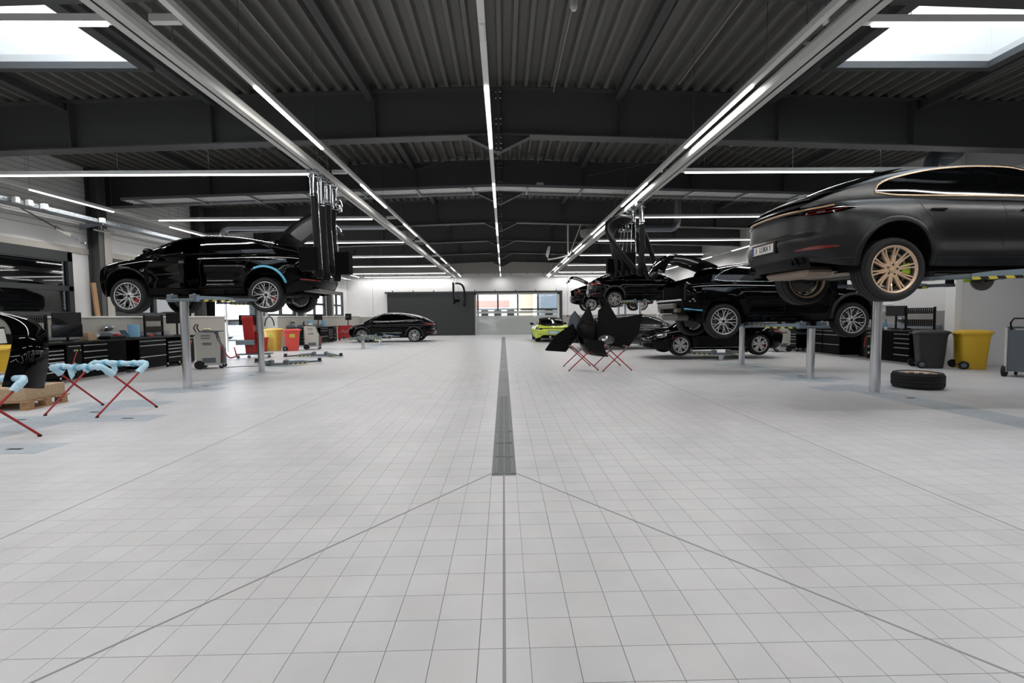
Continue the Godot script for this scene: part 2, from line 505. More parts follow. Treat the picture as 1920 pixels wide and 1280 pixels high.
# ---------------------------------------------------------------- roof
func build_roof() -> void:
	var ce := structure("ceiling", "dark grey ribbed steel roof deck with trapezoid ribs", "ceiling")
	var wave := 0.26
	# one deck sheet: four ribs, one bay long, top at local y = 0.12
	var sheet := func(l: float) -> ArrayMesh:
		var g := G.new()
		var pr := []
		for k in 4:
			var x := k * wave
			for p in [[0.0, 0.12], [0.075, 0.12], [0.082, 0.105], [0.088, 0.105], [0.112, 0.0], [0.178, 0.0], [0.202, 0.105], [0.208, 0.105], [0.215, 0.12]]:
				pr.append(Vector2(x + p[0], p[1]))
		pr.append(Vector2(4 * wave, 0.12))
		for i in pr.size() - 1:
			var a: Vector2 = pr[i]; var b: Vector2 = pr[i + 1]
			g.quad(Vector3(b.x, b.y, 0), Vector3(a.x, a.y, 0), Vector3(a.x, a.y, -l), Vector3(b.x, b.y, -l))
			g.quad(Vector3(a.x, 0.135, 0), Vector3(b.x, 0.135, 0), Vector3(b.x, 0.135, -l), Vector3(a.x, 0.135, -l))
		return g.mesh(M["deck"])
	var bay_mesh: ArrayMesh = sheet.call(BAY)
	var near_mesh: ArrayMesh = sheet.call(1.58)
	for b in range(-2, 7):
		var z0 := -(BEAM0 + b * BAY)
		for k in 24:
			var x0 := -12.65 + k * 4 * wave
			var xm := x0 + 2 * wave
			var sl := -PITCH if xm > RIDGE else PITCH
			var mesh := bay_mesh
			var z := z0
			var in_sky := (x0 > -9.4 and x0 < -5.85) or (x0 > 4.54 and x0 < 8.3)
			if in_sky and b == 0: mesh = near_mesh; z = -8.12
			elif in_sky and b < 0: continue
			var o := inst("deck_sheet", mesh, Vector3(x0, roof_y(x0), z), ce)
			o.rotation.z = sl
	# unseen slab added over the deck to block the sky, open above the skylights
	for a in [[-13.0, 6.5, -8.46, -36.0], [-5.80, 6.5, 5.50, -36.0], [8.40, 6.5, 15.0, -36.0], [-8.46, 6.5, -5.80, 3.65], [-8.46, -0.15, -5.80, -4.55], [-8.46, -8.18, -5.80, -36.0], [5.50, 6.5, 8.40, 3.65], [5.50, -0.15, 8.40, -4.55], [5.50, -8.18, 8.40, -36.0]]:
		obj("sky_block_slab", G.new().span(a[0], 6.09, a[1], a[2], 6.22, a[3]), "wall_grey", ce)
	obj("ridge_cap", G.new().span(RIDGE - 0.5, 6.055, 6.0, RIDGE + 0.5, 6.085, -35.4), "deck", ce)  # strip added to close the ridge against leaking sky light
	# wide beams across the hall, one each bay, bolted at the ridge
	for i in range(0, 7):
		var z := -(BEAM0 + i * BAY)
		var be := structure("roof_beam", "dark steel roof beam across the hall, number %s from the skylights" % ["zero", "one", "two", "three", "four", "five", "six"][i] if i > 0 else "dark steel roof beam across the hall between the two skylights", "beam", "steel roof beams")
		be.position = Vector3(0, 0, z)
		for s in [-1, 1]:
			var bs := Basis(Vector3.BACK, -s * PITCH)
			var c := Vector3(RIDGE, 5.93, 0)
			var mid := bs * Vector3(s * 5.9, 0, 0)
			obj("web", G.new().box(c + mid + bs * Vector3(0, -0.465, 0), Vector3(11.8, 0.90, 0.014), bs), "steel_dark", be)
			obj("top_flange", G.new().box(c + mid + bs * Vector3(0, -0.012, 0), Vector3(11.8, 0.024, 0.30), bs), "steel_dark", be)
			obj("bottom_flange", G.new().box(c + mid + bs * Vector3(0, -0.918, 0), Vector3(11.8, 0.024, 0.30), bs), "steel_dark", be)
			for x in [2.45, 5.65, 8.38]:
				obj("stiffener", G.new().box(c + bs * Vector3(s * x, -0.465, 0), Vector3(0.014, 0.88, 0.28), bs), "steel_dark", be)
			if i == 0: continue
			# haunch plate under the ridge
			var pl := PackedVector2Array([Vector2(0.03 * s, -0.93), Vector2(0.62 * s, -0.95), Vector2(0.03 * s, -1.24)])
			obj("haunch", G.new().prism(pl, 0.016, Transform3D(Basis(), c)), "steel_dark", be)
			obj("haunch_flange", G.new().box(c + Vector3(0.325 * s, -1.10, 0), Vector3(0.665, 0.016, 0.18), Basis(Vector3.BACK, s * 0.451)), "steel_dark", be)
			obj("end_plate", G.new().box(c + Vector3(0.015 * s, -0.62, 0), Vector3(0.028, 1.28, 0.26)), "steel_dark", be)
			if i < 5:
				for y in [-0.10, -0.22, -0.62, -0.72, -0.98, -1.10, -1.19]:
					obj("bolt", G.new().cyl(c + Vector3(0.028 * s, y, 0.09), c + Vector3(0.06 * s, y, 0.09), 0.016, -1, 6), "zinc", be)
	# struts along the hall at the beams' top
	for x in [-8.6, -5.7, -2.6, 2.35, 5.42, 8.55]:
		var g := G.new().span(x - 0.07, roof_y(x) - 0.16, 5.0, x + 0.07, roof_y(x) - 0.02, -35.0)
		var where: String = {-8.6: "on the window side outside the skylight", -5.7: "beside the window side skylight", -2.6: "between the window side lamp line and the ridge", 2.35: "between the ridge and the exhaust hose rail", 5.42: "beside the skylight above the satin black car", 8.55: "beyond the skylight above the satin black car"}[x]
		struct("ceiling_strut", g, "steel_dark", "dark steel strut along the roof " + where, "strut")
	# wind bracing rods in the second and fourth bay, with turnbuckles
	for q in [[-2.6, 2.35, 1, "at the ridge"], [-8.6, -2.6, 1, "on the window side"], [2.35, 8.55, 1, "above the raised cars"]]:
		var t := thing("cross_brace", "thin crossed steel brace rods with turnbuckles under the roof deck " + q[3], "brace", Vector3.ZERO, 0, "cross braces under the roof")
		for f in [0, 1]:
			var a := Vector3(q[0] + 0.1, roof_y(q[0]) - 0.2 - 0.04 * f, -(BEAM0 + BAY * 1 + 0.2)); var b := Vector3(q[1] - 0.1, roof_y(q[1]) - 0.2 - 0.04 * f, -(BEAM0 + BAY * 2 - 0.2))
			if f == 1:
				a.x = q[1] - 0.1; b.x = q[0] + 0.1
			obj("rod", G.new().cyl(a, b, 0.013, -1, 6), "steel_dark", t)
			var c1 := a.lerp(b, 0.42); var c2 := a.lerp(b, 0.47)
			obj("turnbuckle", G.new().cyl(c1, c2, 0.03, -1, 6), "zinc", t)
	skylight(-8.36, -5.87, "white daylight shaft of the skylight on the window side")
	skylight(-8.36, -5.87, "white daylight shaft of the window side skylight at the back of the hall", 3.6, -0.2)
	skylight(5.57, 8.32, "white daylight shaft of the workbench side skylight at the back of the hall", 3.6, -0.2)
	skylight(5.57, 8.32, "white daylight shaft of the skylight above the satin black car")

func skylight(x0: float, x1: float, label: String, z0 := -4.6, z1 := -8.12) -> void:
	var t := structure("window_skylight", label, "skylight")
	var yb := 5.62; var yt := 6.75
	# four walls with a sheet of white boarding each
	obj("shaft_wall", G.new().span(x0 - 0.04, yb + 0.05, z1 - 0.04, x1 + 0.04, yt, z1), "white_paint", t)
	obj("shaft_wall", G.new().span(x0 - 0.04, yb + 0.05, z0, x1 + 0.04, yt, z0 + 0.04), "white_paint", t)
	obj("shaft_wall", G.new().span(x0 - 0.04, yb + 0.05, z0, x0, yt, z1), "white_paint", t)
	obj("shaft_wall", G.new().span(x1, yb + 0.05, z0, x1 + 0.04, yt, z1), "white_paint", t)
	# aluminium rim at the foot, dark steel trimmer below
	for a in [[x0 - 0.05, z1 - 0.05, x1 + 0.05, z1 + 0.012], [x0 - 0.05, z0 - 0.012, x1 + 0.05, z0 + 0.05], [x0 - 0.05, z0, x0 + 0.012, z1], [x1 - 0.012, z0, x1 + 0.05, z1]]:
		obj("rim", G.new().span(a[0], yb, a[1], a[2], yb + 0.13, a[3]), "aluminium", t)
		obj("trimmer", G.new().span(a[0] - 0.06, yb - 0.11, a[1] - 0.03, a[2] + 0.06, yb, a[3] + 0.03), "steel_dark", t)
	var g := G.new()
	for k in 22: g.span(x0, yt - 0.02, z0 - k * 0.18, x1, yt - 0.012, z0 - k * 0.18 - 0.012)
	for k in 15: g.span(x0 + k * 0.18, yt - 0.012, z0, x0 + k * 0.18 + 0.012, yt - 0.004, z1)
	obj("safety_grid", g, "white_paint", t)
	obj("dome_pane", G.new().span(x0 - 0.04, yt, z0 + 0.04, x1 + 0.04, yt + 0.01, z1 - 0.04), "glass_window", t)

# ---------------------------------------------------------------- walls
func build_walls() -> void:
	# window side: a low parapet, the wall above it set back behind the steel columns
	var wx := -11.5
	var wl := structure("wall_left", "white upper wall of ribbed panels on the window side", "wall")
	# openings: [from, to, sill, head]
	var holes := [[8.2, 12.9, 1.5, 3.2], [14.05, 17.6, 1.5, 3.2], [18.5, 22.1, 0.0, 3.2], [23.0, 26.4, 1.5, 3.2], [27.4, 30.8, 1.5, 3.2], [31.6, 34.2, 1.5, 3.2]]
	obj("upper_wall", G.new().span(wx - 0.2, 3.2, 6.0, wx, 6.3, -35.4), "wall_white", wl)
	var z := -6.0
	for h in holes:
		obj("pier", G.new().span(wx - 0.2, 0, -z, wx, 3.2, -h[0]), "wall_white", wl)
		if h[2] > 0: obj("sill_wall", G.new().span(wx - 0.2, 0, -h[0], wx, h[2], -h[1]), "wall_white", wl)
		z = h[1]
	obj("pier", G.new().span(wx - 0.2, 0, -z, wx, 3.2, -35.4), "wall_white", wl)
	for k in 14:
		obj("panel_rib", G.new().span(wx, 3.75 + k * 0.14, 6.0, wx + 0.012, 3.765 + k * 0.14, -35.2), "wall_beige", wl)
	obj("window_band", G.new().span(wx, 3.2, -7.5, wx + 0.03, 3.36, -13.4), "wall_beige", wl)
	obj("window_band", G.new().span(wx, 3.2, -14.0, wx + 0.03, 3.36, -17.7), "wall_beige", wl)
	for a in [[4.0, 18.2], [22.4, 35.0]]:
		struct("baseboard_left", G.new().span(wx + 0.001, 0, -a[0], -10.62, 1.46, -a[1]), "wall_beige", "low beige parapet wall behind the workbenches " + ("beside the open gate and the far wall" if a[0] > 10 else "under the dark framed window"), "parapet")
		struct("trim_sill", G.new().span(wx + 0.001, 1.46, -a[0], -10.58, 1.5, -a[1]), "white_paint", "white sill board along the parapet " + ("near the far wall" if a[0] > 10 else "under the dark framed window"), "sill")
	var wn := ["dark framed window with a blind beside the steel column", "dark framed window behind the raised car with taped arch", "", "dark framed window past the open gate", "dark framed window two bays past the open gate", "dark framed window next to the far wall"]
	for i in holes.size():
		var h = holes[i]
		if i == 2: continue
		var w := structure("window_%d" % (i + 1), wn[i], "window")
		var za: float = -h[0]; var zb: float = -h[1]
		var x0 := wx - 0.10; var x1 := wx + 0.02
		obj("window_frame", G.new().span(x0, 1.5, za, x1, 1.62, zb).span(x0, 2.95, za, x1, 3.2, zb).span(x0, 1.5, za, x1, 3.2, za - 0.14).span(x0, 1.5, zb + 0.14, x1, 3.2, zb), "frame_dark", w)
		var zm := (za + zb) / 2
		obj("mullion", G.new().span(x0, 1.6, zm + 0.07, x1, 3.0, zm - 0.07), "frame_dark", w)
		obj("transom", G.new().span(x0, 2.17, za, x1, 2.30, zb), "frame_dark", w)
		for q in [[za - 0.14, zm + 0.07], [zm - 0.07, zb + 0.14]]:
			for yy in [[1.62, 2.17], [2.30, 2.95]]:
				obj("pane", G.new().span(wx - 0.06, yy[0], q[0], wx - 0.05, yy[1], q[1]), "glass_smoked" if i < 2 else "glass_clear", w)
			# slats of the outer blind
			if i < 2:
				for k in 14:
					obj("blind_slat", G.new().box(Vector3(wx - 0.15, 1.66 + k * 0.095, (q[0] + q[1]) / 2), Vector3(0.10, 0.004, absf(q[1] - q[0])), Basis(Vector3.BACK, 1.15)), "frame_dark", w)
	# open gate to the street
	var gt := structure("door_1", "open gateway to the bright street with dark frame", "gate")
	obj("gate_frame", G.new().span(wx - 0.2, 0, -18.5, wx + 0.06, 3.2, -18.62).span(wx - 0.2, 0, -21.98, wx + 0.06, 3.2, -22.1).span(wx - 0.2, 3.05, -18.5, wx + 0.06, 3.2, -22.1), "frame_dark", gt)
	obj("gate_mullion", G.new().span(wx - 0.15, 0, -19.9, wx - 0.05, 3.1, -20.0), "alu_side", gt)
	obj("gate_rail", G.new().span(wx - 0.14, 1.28, -18.6, wx - 0.06, 1.36, -22.0), "frame_dark", gt)
	obj("gate_pane", G.new().span(wx - 0.11, 0.05, -18.6, wx - 0.1, 3.05, -22.0), "glass_window", gt)
	# steel columns on the window side
	for i in range(1, 7):
		var zc := -(BEAM0 + i * BAY) + 0.55
		var c := structure("column_steel", "dark steel column with grey casing on the window side " + ["", "beside the near window", "with the cross brace foot beside the blind window", "behind the open car door", "past the open gate", "near the red tool trolley", "before the far wall"][i], "column")
		c.position = Vector3(wx + 0.17, 0, zc)
		obj("web", G.new().span(-0.16, 1.5, 0.006, 0.16, 5.6, -0.006), "steel_dark", c)
		obj("flange", G.new().span(0.14, 1.5, 0.15, 0.16, 5.6, -0.15), "steel_dark", c)
		obj("flange", G.new().span(-0.16, 1.5, 0.15, -0.14, 5.6, -0.15), "steel_dark", c)
		obj("casing", G.new().span(-0.10, 1.5, -0.02, 0.168, 3.95, -0.26), "wall_beige", c)
	# cross brace on the window wall with its turnbuckle
	var br := thing("brace_rod", "grey wall brace with zinc turnbuckle ending on the steel column", "brace")
	var a0 := Vector3(wx + 0.31, 4.62, -9.6); var a1 := Vector3(wx + 0.31, 3.46, -12.92)
	obj("rod", G.new().cyl(a0, a0.lerp(a1, 0.8), 0.016, -1, 8), "steel_dark", br)
	obj("fork", G.new().box(a0.lerp(a1, 0.83), Vector3(0.03, 0.11, 0.42), Basis(Vector3.RIGHT, -0.318)), "wall_grey", br)
	var tb := obj("turnbuckle", G.new().cyl(a0.lerp(a1, 0.86), a0.lerp(a1, 0.90), 0.012, -1, 8), "zinc", br)
	obj("clevis", G.new().cyl(a0.lerp(a1, 0.94), a1, 0.014, -1, 8), "zinc", br)
	for s in [-1, 1]:
		obj("side_bar", G.new().cyl(a0.lerp(a1, 0.89) + Vector3(0, 0.03 * s, 0), a0.lerp(a1, 0.95) + Vector3(0, 0.03 * s, 0), 0.012, -1, 6), "zinc", tb)
	obj("pin", G.new().cyl(a1 + Vector3(-0.05, 0, 0), a1 + Vector3(0.06, 0, 0), 0.03, -1, 10), "zinc", br)
	# far wall
	var fz := -35.0
	var wf := structure("wall_far", "white far wall of the hall with grey lower band", "wall")
	obj("wall_field", G.new().span(-11.6, 0, fz - 0.2, -2.15, 6.3, fz), "wall_white", wf)
	obj("wall_field", G.new().span(4.15, 0, fz - 0.2, 14.0, 6.3, fz), "wall_white", wf)
	obj("wall_field", G.new().span(-2.15, 3.15, fz - 0.2, 4.15, 6.3, fz), "wall_white", wf)
	obj("grey_band", G.new().span(-11.4, 0, fz, -8.6, 1.42, fz + 0.02), "wall_grey", wf)
	obj("grey_band", G.new().span(4.3, 0, fz, 11.4, 1.42, fz + 0.02), "wall_grey", wf)
	obj("upper_band", G.new().span(-11.4, 4.52, fz, 11.4, 5.7, fz + 0.05), "wall_grey", wf)
	for x in [-9.6, 4.75]: obj("panel_joint", G.new().span(x, 0, fz, x + 0.02, 4.5, fz + 0.012), "wall_grey", wf)
	for k in 18: obj("fixing", G.new().box(Vector3(-10.2 + k * 1.2, 4.48, fz + 0.02), Vector3(0.05, 0.08, 0.04)), "frame_dark", wf)
	# dark sliding fire door and its rail
	var sd := thing("sliding_door", "large dark grey sliding fire door hung on the far wall", "door", Vector3(0, 0, fz + 0.1))
	obj("leaf", G.new().bbox(Vector3(-5.3, 1.56, 0.05), Vector3(6.4, 3.1, 0.1), 0.01), "door_dark", sd)
	for k in 5: obj("panel_seam", G.new().box(Vector3(-7.4 + k * 1.06, 1.56, 0.102), Vector3(0.012, 3.08, 0.006)), "frame_dark", sd)
	obj("running_rail", G.new().span(-8.65, 3.10, -0.05, 4.35, 3.22, 0.16), "frame_dark", sd)
	for k in 9: obj("rail_bracket", G.new().box(Vector3(-8.1 + k * 1.5, 3.27, 0.0), Vector3(0.05, 0.12, 0.1)), "frame_dark", sd)
	# glazed door to the showroom
	var gd := structure("door_2", "wide glazed door with frosted lower film to the showroom beyond", "door")
	gd.position = Vector3(0, 0, fz)
	obj("door_frame", G.new().span(-2.15, 0, -0.15, -1.98, 3.12, 0.04).span(4.0, 0, -0.15, 4.15, 3.12, 0.04).span(-2.15, 2.98, -0.15, 4.15, 3.12, 0.04), "alu_side", gd)
	obj("side_post", G.new().span(4.15, 0, -0.1, 4.35, 3.2, 0.12), "frame_dark", gd)
	obj("clear_pane", G.new().span(-1.98, 1.42, -0.07, 4.0, 2.98, -0.06), "glass_window", gd)
	obj("frosted_pane", G.new().span(-1.98, 0, -0.07, 4.0, 1.42, -0.06), "frosted", gd)
	obj("frosted_stripe", G.new().span(-1.98, 1.58, -0.058, 4.0, 1.76, -0.055), "frosted", gd)
	# other side
	var rx := 11.5
	var wr := structure("wall_right", "white wall behind the workbenches with a grey tiled band", "wall")
	obj("wall_field", G.new().span(rx, 0, -11.95, rx + 0.2, 6.3, -35.4), "wall_white", wr)
	obj("grey_band", G.new().span(rx - 0.02, 0, -11.95, rx, 1.42, -34.9), "wall_grey", wr)
	obj("return_wall", G.new().span(rx - 0.1, 0, -11.75, 14.0, 6.3, -11.95), "wall_white", wr)
	obj("inspection_panel", G.new().span(rx + 0.55, 0.06, -11.735, 12.9, 0.86, -11.75), "wall_white", wr)
	obj("corner_post", G.new().span(rx - 0.14, 0, -11.70, rx + 0.02, 5.6, -11.97), "white_paint", wr)
	struct("baseboard_right", G.new().span(12.95, 0, -11.72, 14.0, 0.09, -11.75), "wall_grey", "short grey skirting under the white return wall", "baseboard")
	var fs := structure("wall_side", "white side wall with a black door edge beyond the yellow bin", "wall")
	obj("wall_field", G.new().span(14.0, 0, 6.0, 14.2, 6.3, -11.95), "wall_white", fs)
	var dd := structure("door_3", "black door leaf standing at the end of the white return wall", "door")
	obj("leaf", G.new().bbox(Vector3(13.42, 1.3, -11.66), Vector3(0.22, 2.6, 0.12), 0.01), "black_matte", dd)
	struct("wall_back", G.new().span(-11.7, 0, 6.0, 14.2, 6.3, 6.2), "wall_white", "white back wall of the hall opposite the glazed door", "wall")

# ---------------------------------------------------------------- lamps
func area(parent: Node, at: Vector3, along_x: bool, l: float, w := 0.06) -> void:
	var a := AreaLight3D.new()
	a.name = "lamp_light"
	a.area_size = Vector2(l, w) if along_x else Vector2(w, l)
	a.area_normalize_energy = true
	a.light_energy = LAMP_POWER * l
	a.light_color = Color(1.0, 0.99, 0.98)
	a.shadow_enabled = true
	a.set("area_range", 60.0)
	parent.add_child(a, true)
	a.position = at
	a.rotation.x = -PI / 2

# a white trunking rail along z with lit and blank lengths; lit: list of [from, to] distances
func line_z(x: float, y: float, lit: Array, z_from: float, z_to: float, label: String) -> Node3D:
	var t := thing("lamp_line", label, "lamp", Vector3(x, y, 0))
	obj("trunking", G.new().span(-0.035, 0.0, -z_from, 0.035, 0.07, -z_to), "white_paint", t)
	for s in lit:
		obj("lamp_tube", G.new().bbox(Vector3(0, -0.012, -(s[0] + s[1]) / 2), Vector3(0.052, 0.024, s[1] - s[0]), 0.008), "tube_glow", t)
		area(t, Vector3(0, -0.03, -(s[0] + s[1]) / 2), false, s[1] - s[0])
	var k := z_from + 1.0
	while k < z_to:
		obj("hanger", G.new().cyl(Vector3(0, 0.07, -k), Vector3(0, 5.9 - y - absf(x) * PITCH, -k), 0.004, -1, 4, false), "zinc", t)
		k += 2.2
	return t

func line_x(z: float, y: float, lit: Array, x0: float, x1: float, label: String) -> void:
	var t := thing("lamp_line", label, "lamp", Vector3(0, y, -z), 0, "lamp tubes across the hall")
	# the trunking stops either side of the exhaust rail
	var gap := [-3.70, -3.40] if x0 < 0 else [3.26, 3.54]
	obj("trunking", G.new().span(x0, 0, -0.035, gap[0], 0.07, 0.035), "white_paint", t)
	obj("trunking", G.new().span(gap[1], 0, -0.035, x1, 0.07, 0.035), "white_paint", t)
	for s in lit:
		obj("lamp_tube", G.new().bbox(Vector3((s[0] + s[1]) / 2, -0.012, 0), Vector3(absf(s[1] - s[0]), 0.024, 0.052), 0.008), "tube_glow", t)
		area(t, Vector3((s[0] + s[1]) / 2, -0.03, 0), true, absf(s[1] - s[0]))
	for k in 4:
		var x := lerpf(x0, x1, 0.12 + 0.25 * k)
		obj("hanger", G.new().cyl(Vector3(x, 0.07, 0), Vector3(x, roof_y(x) - y - 0.9, 0), 0.004, -1, 4, false), "zinc", t)

func build_lamps() -> void:
	var lit := []
	for k in range(-2, 7): lit.append([6.13 + k * 4.42, minf(6.13 + k * 4.42 + 2.2, 34.6)])
	var c := line_z(-0.185, LAMP_Y, lit, -4.0, 34.8, "white lamp line hanging under the ridge above the floor drain")
	obj("end_box", G.new().bbox(Vector3(0, 0.03, -4.45), Vector3(0.08, 0.09, 0.14), 0.01), "white_paint", c)
	obj("emergency_lamp", G.new().bbox(Vector3(0, -0.004, -5.0), Vector3(0.06, 0.03, 0.3), 0.008), "white_paint", c)
	line_z(-3.08, LAMP_Y, lit, -4.0, 34.8, "white lamp line beside the exhaust rail on the window side")
	line_z(3.2, LAMP_Y, lit, -4.0, 34.8, "white lamp line beside the exhaust rail above the trestles")
	var lw := []
	for k in range(-1, 7): lw.append([6.4 + k * BAY, minf(6.4 + k * BAY + 2.25, 34.6)])
	line_z(-10.45, LAMP_Y, lw, 1.0, 34.8, "white lamp line along the window wall above the cable tray")
	line_z(10.6, LAMP_Y, lw, 1.0, 34.8, "white lamp line along the workbench wall behind the cars")
	var nm := ["below the skylight", "over the first raised cars", "one bay behind the hose bundle", "two bays behind the hose bundle", "three bays behind the hose bundle", "four bays behind the hose bundle", "one bay before the far wall", "next to the far wall"]
	for i in range(-1, 8):
		var z := BEAM0 + i * BAY
		if i == 7: z = 34.5
		if i == 0: z = 4.82
		line_x(z, LAMP_Y - 0.02, [[-10.0, -3.82]], -10.3, -3.12, "lamp tube across the window side " + (nm[i] if i >= 0 else "at the back of the hall"))
		line_x(z, LAMP_Y - 0.02, [[3.72, 7.6]] if i == 1 else [[3.72, 9.7]], 3.24, 10.5, "lamp tube across the workbench side " + (nm[i] if i >= 0 else "at the back of the hall"))

# ---------------------------------------------------------------- cars
# Own axes of a car: x forward, y up, z to its right hand; the middle between the axles at x = 0, the road at y = 0.
func spl(k: Array, x: float) -> float:
	var m := k.size()
	if x <= k[0][0]: return k[0][1]
	if x >= k[m - 1][0]: return k[m - 1][1]
	var i := 0
	while x > k[i + 1][0]: i += 1
	var x0: float = k[i][0]; var x1: float = k[i + 1][0]
	var y0: float = k[i][1]; var y1: float = k[i + 1][1]
	var h := x1 - x0
	var d := (y1 - y0) / h
	var t0 := d; var t1 := d
	if i > 0: t0 = ((y0 - k[i - 1][1]) / (x0 - k[i - 1][0]) + d) * 0.5
	if i < m - 2: t1 = ((k[i + 2][1] - y1) / (k[i + 2][0] - x1) + d) * 0.5
	var u := (x - x0) / h
	return y0 * (1 + 2 * u) * (1 - u) * (1 - u) + t0 * h * u * (1 - u) * (1 - u) + y1 * u * u * (3 - 2 * u) + t1 * h * u * u * (u - 1)

func arches(c: Dictionary) -> Array:
	return [-c.wb / 2, c.wb / 2]

func c_half(c: Dictionary, x: float, y: float) -> float:
	var wm := spl(c.wM, x); var ys := spl(c.yS, x)
	var w := wm
	if y < c.yM:
		var t: float = (c.yM - y) / (c.yM - 0.2)
		w -= c.tuck * t * t
	else:
		var t: float = clampf((y - c.yM) / (ys - c.yM), 0, 1)
		w -= c.sh * t * t * (0.4 + 0.6 * t)
	var q := smoothstep(c.wb / 2 - 0.2, c.wb / 2 - 0.75, absf(x))
	w -= c.crease * q * exp(-pow((y - c.crY) / 0.095, 2))
	w += 0.5 * c.crease * q * exp(-pow((y - c.crY + 0.19) / 0.06, 2))
	for ax in arches(c):
		var d: float = Vector2(x - ax, y - c.hub).length() - c.R
		w += c.flare * exp(-pow(maxf(d, 0) / 0.13, 2))
	return w

# a point of the flank: u 0..1 round the tail (0 = middle of the tail), 1..2 along the side, 2..3 round the nose
func c_pt(c: Dictionary, u: float, y: float) -> Vector3:
	if u < 1.0:
		var th := (1.0 - u) * PI / 2
		var xe: float = spl(c.rX, y)
		var xn: float = lerpf(c.xa, c.rEnd, sin(th))
		return Vector3(c.xa + (xe - c.xa) * sin(th), y, c_half(c, xn, y) * pow(maxf(cos(th), 0), 2.0 / c.nr))
	if u > 2.0:
		var th := (u - 2.0) * PI / 2
		var xe: float = spl(c.fX, y)
		var xn: float = lerpf(c.xb, c.fEnd, sin(th))
		return Vector3(c.xb + (xe - c.xb) * sin(th), y, c_half(c, xn, y) * pow(maxf(cos(th), 0), 2.0 / c.nf))
	var x: float = lerpf(c.xa, c.xb, u - 1.0)
	return Vector3(x, y, c_half(c, x, y))

func c_nom(c: Dictionary, u: float) -> float:
	if u < 1.0: return lerpf(c.xa, c.rEnd, sin((1.0 - u) * PI / 2))
	if u > 2.0: return lerpf(c.xb, c.fEnd, sin((u - 2.0) * PI / 2))
	return lerpf(c.xa, c.xb, u - 1.0)

func c_u(c: Dictionary, x: float) -> float:
	return 1.0 + (x - c.xa) / (c.xb - c.xa)

func c_n(c: Dictionary, u: float, y: float) -> Vector3:
	var e := 0.004
	var a := c_pt(c, u + e, y) - c_pt(c, u - e, y)
	var b := c_pt(c, u, y + 0.01) - c_pt(c, u, y - 0.01)
	return a.cross(b).normalized() * -1.0

func c_low(c: Dictionary, x: float) -> float:
	var y := spl(c.y0, x)
	for ax in arches(c):
		var d: float = absf(x - ax)
		if d < c.R: y = maxf(y, c.hub + sqrt(c.R * c.R - d * d))
	return y

func c_off(c: Dictionary, u: float, y: float, o: float, s: int) -> Vector3:
	var p := c_pt(c, u, y)
	var nn := c_n(c, u, y)
	if nn.z < -0.2 or (u < 0.4 and nn.x > 0) or (u > 2.6 and nn.x < 0): nn = -nn
	p += nn * o
	p.z *= s
	return p

# a sheet lying o metres proud of the flank; yb and yt give its lower and upper edge along u
func c_patch(c: Dictionary, g: G, u0: float, u1: float, yb: Array, yt: Array, o: float, s: int, nu := 16, ny := 5) -> G:
	var rows := []
	for j in ny + 1:
		var row := []
		for i in nu + 1:
			var f := float(i) / nu
			var a := spl(yb, f); var b := spl(yt, f)
			row.append(c_off(c, lerpf(u0, u1, f), lerpf(a, b, float(j) / ny), o, s))
		rows.append(row)
	return g.grid(rows, s < 0)

# a thin line on the flank through (x or u, y) points
func c_line(c: Dictionary, g: G, pts: Array, s: int, r := 0.0035, in_u := false, o := 0.0) -> G:
	var l := []
	for i in pts.size() - 1:
		for k in 6:
			var p: Array = [lerpf(pts[i][0], pts[i + 1][0], k / 6.0), lerpf(pts[i][1], pts[i + 1][1], k / 6.0)]
			l.append(c_off(c, p[0] if in_u else c_u(c, p[0]), p[1], o, s))
	var q = pts[-1]
	l.append(c_off(c, q[0] if in_u else c_u(c, q[0]), q[1], o, s))
	return g.tube(l, r, 5, false)

# ---- the cabin above the belt
func gh_edge(c: Dictionary, x: float) -> Array:
	var yc := spl(c.yC, x); var ys := spl(c.yG, x)
	var crown: float = c.crown * clampf((yc - ys) / 0.3, 0, 1)
	return [ys, yc - crown, yc]

func gh_z(c: Dictionary, x: float, y: float) -> float:
	var u: float = maxf(0, (y - spl(c.yG, x)) / 0.5)
	return spl(c.wG, x) - c.lean * pow(u, 1.3)

func gh_top(c: Dictionary, x: float, k: float, o := 0.0) -> Vector3:
	var e := gh_edge(c, x)
	var we := maxf(gh_z(c, x, e[1]), 0.05)
	var p := Vector3(x, e[1] + (e[2] - e[1]) * (1 - pow(absf(k), 2.6)), k * we)
	p.x += c.bow * (1 - k * k) * (smoothstep(c.roofF - 0.3, c.roofF + 0.5, x) - 0.6 * smoothstep(c.roofR + 0.3, c.roofR - 0.5, x))
	if o != 0.0:
		var q: float = spl(c.yC, x + 0.02) - spl(c.yC, x - 0.02)
		p += Vector3(-q, 0.04, 0).normalized() * o
	return p

# a part of the cabin's side between two curves, o proud
func gh_side(c: Dictionary, g: G, x0: float, x1: float, yb: Array, yt: Array, o: float, s: int, nx := 20, ny := 4) -> G:
	var rows := []
	for j in ny + 1:
		var row := []
		for i in nx + 1:
			var x := lerpf(x0, x1, float(i) / nx)
			var y := lerpf(spl(yb, x), maxf(spl(yt, x), spl(yb, x) + 0.001), float(j) / ny)
			row.append(Vector3(x, y + o * 0.4, (gh_z(c, x, y) + o) * s))
		rows.append(row)
	return g.grid(rows, s < 0)

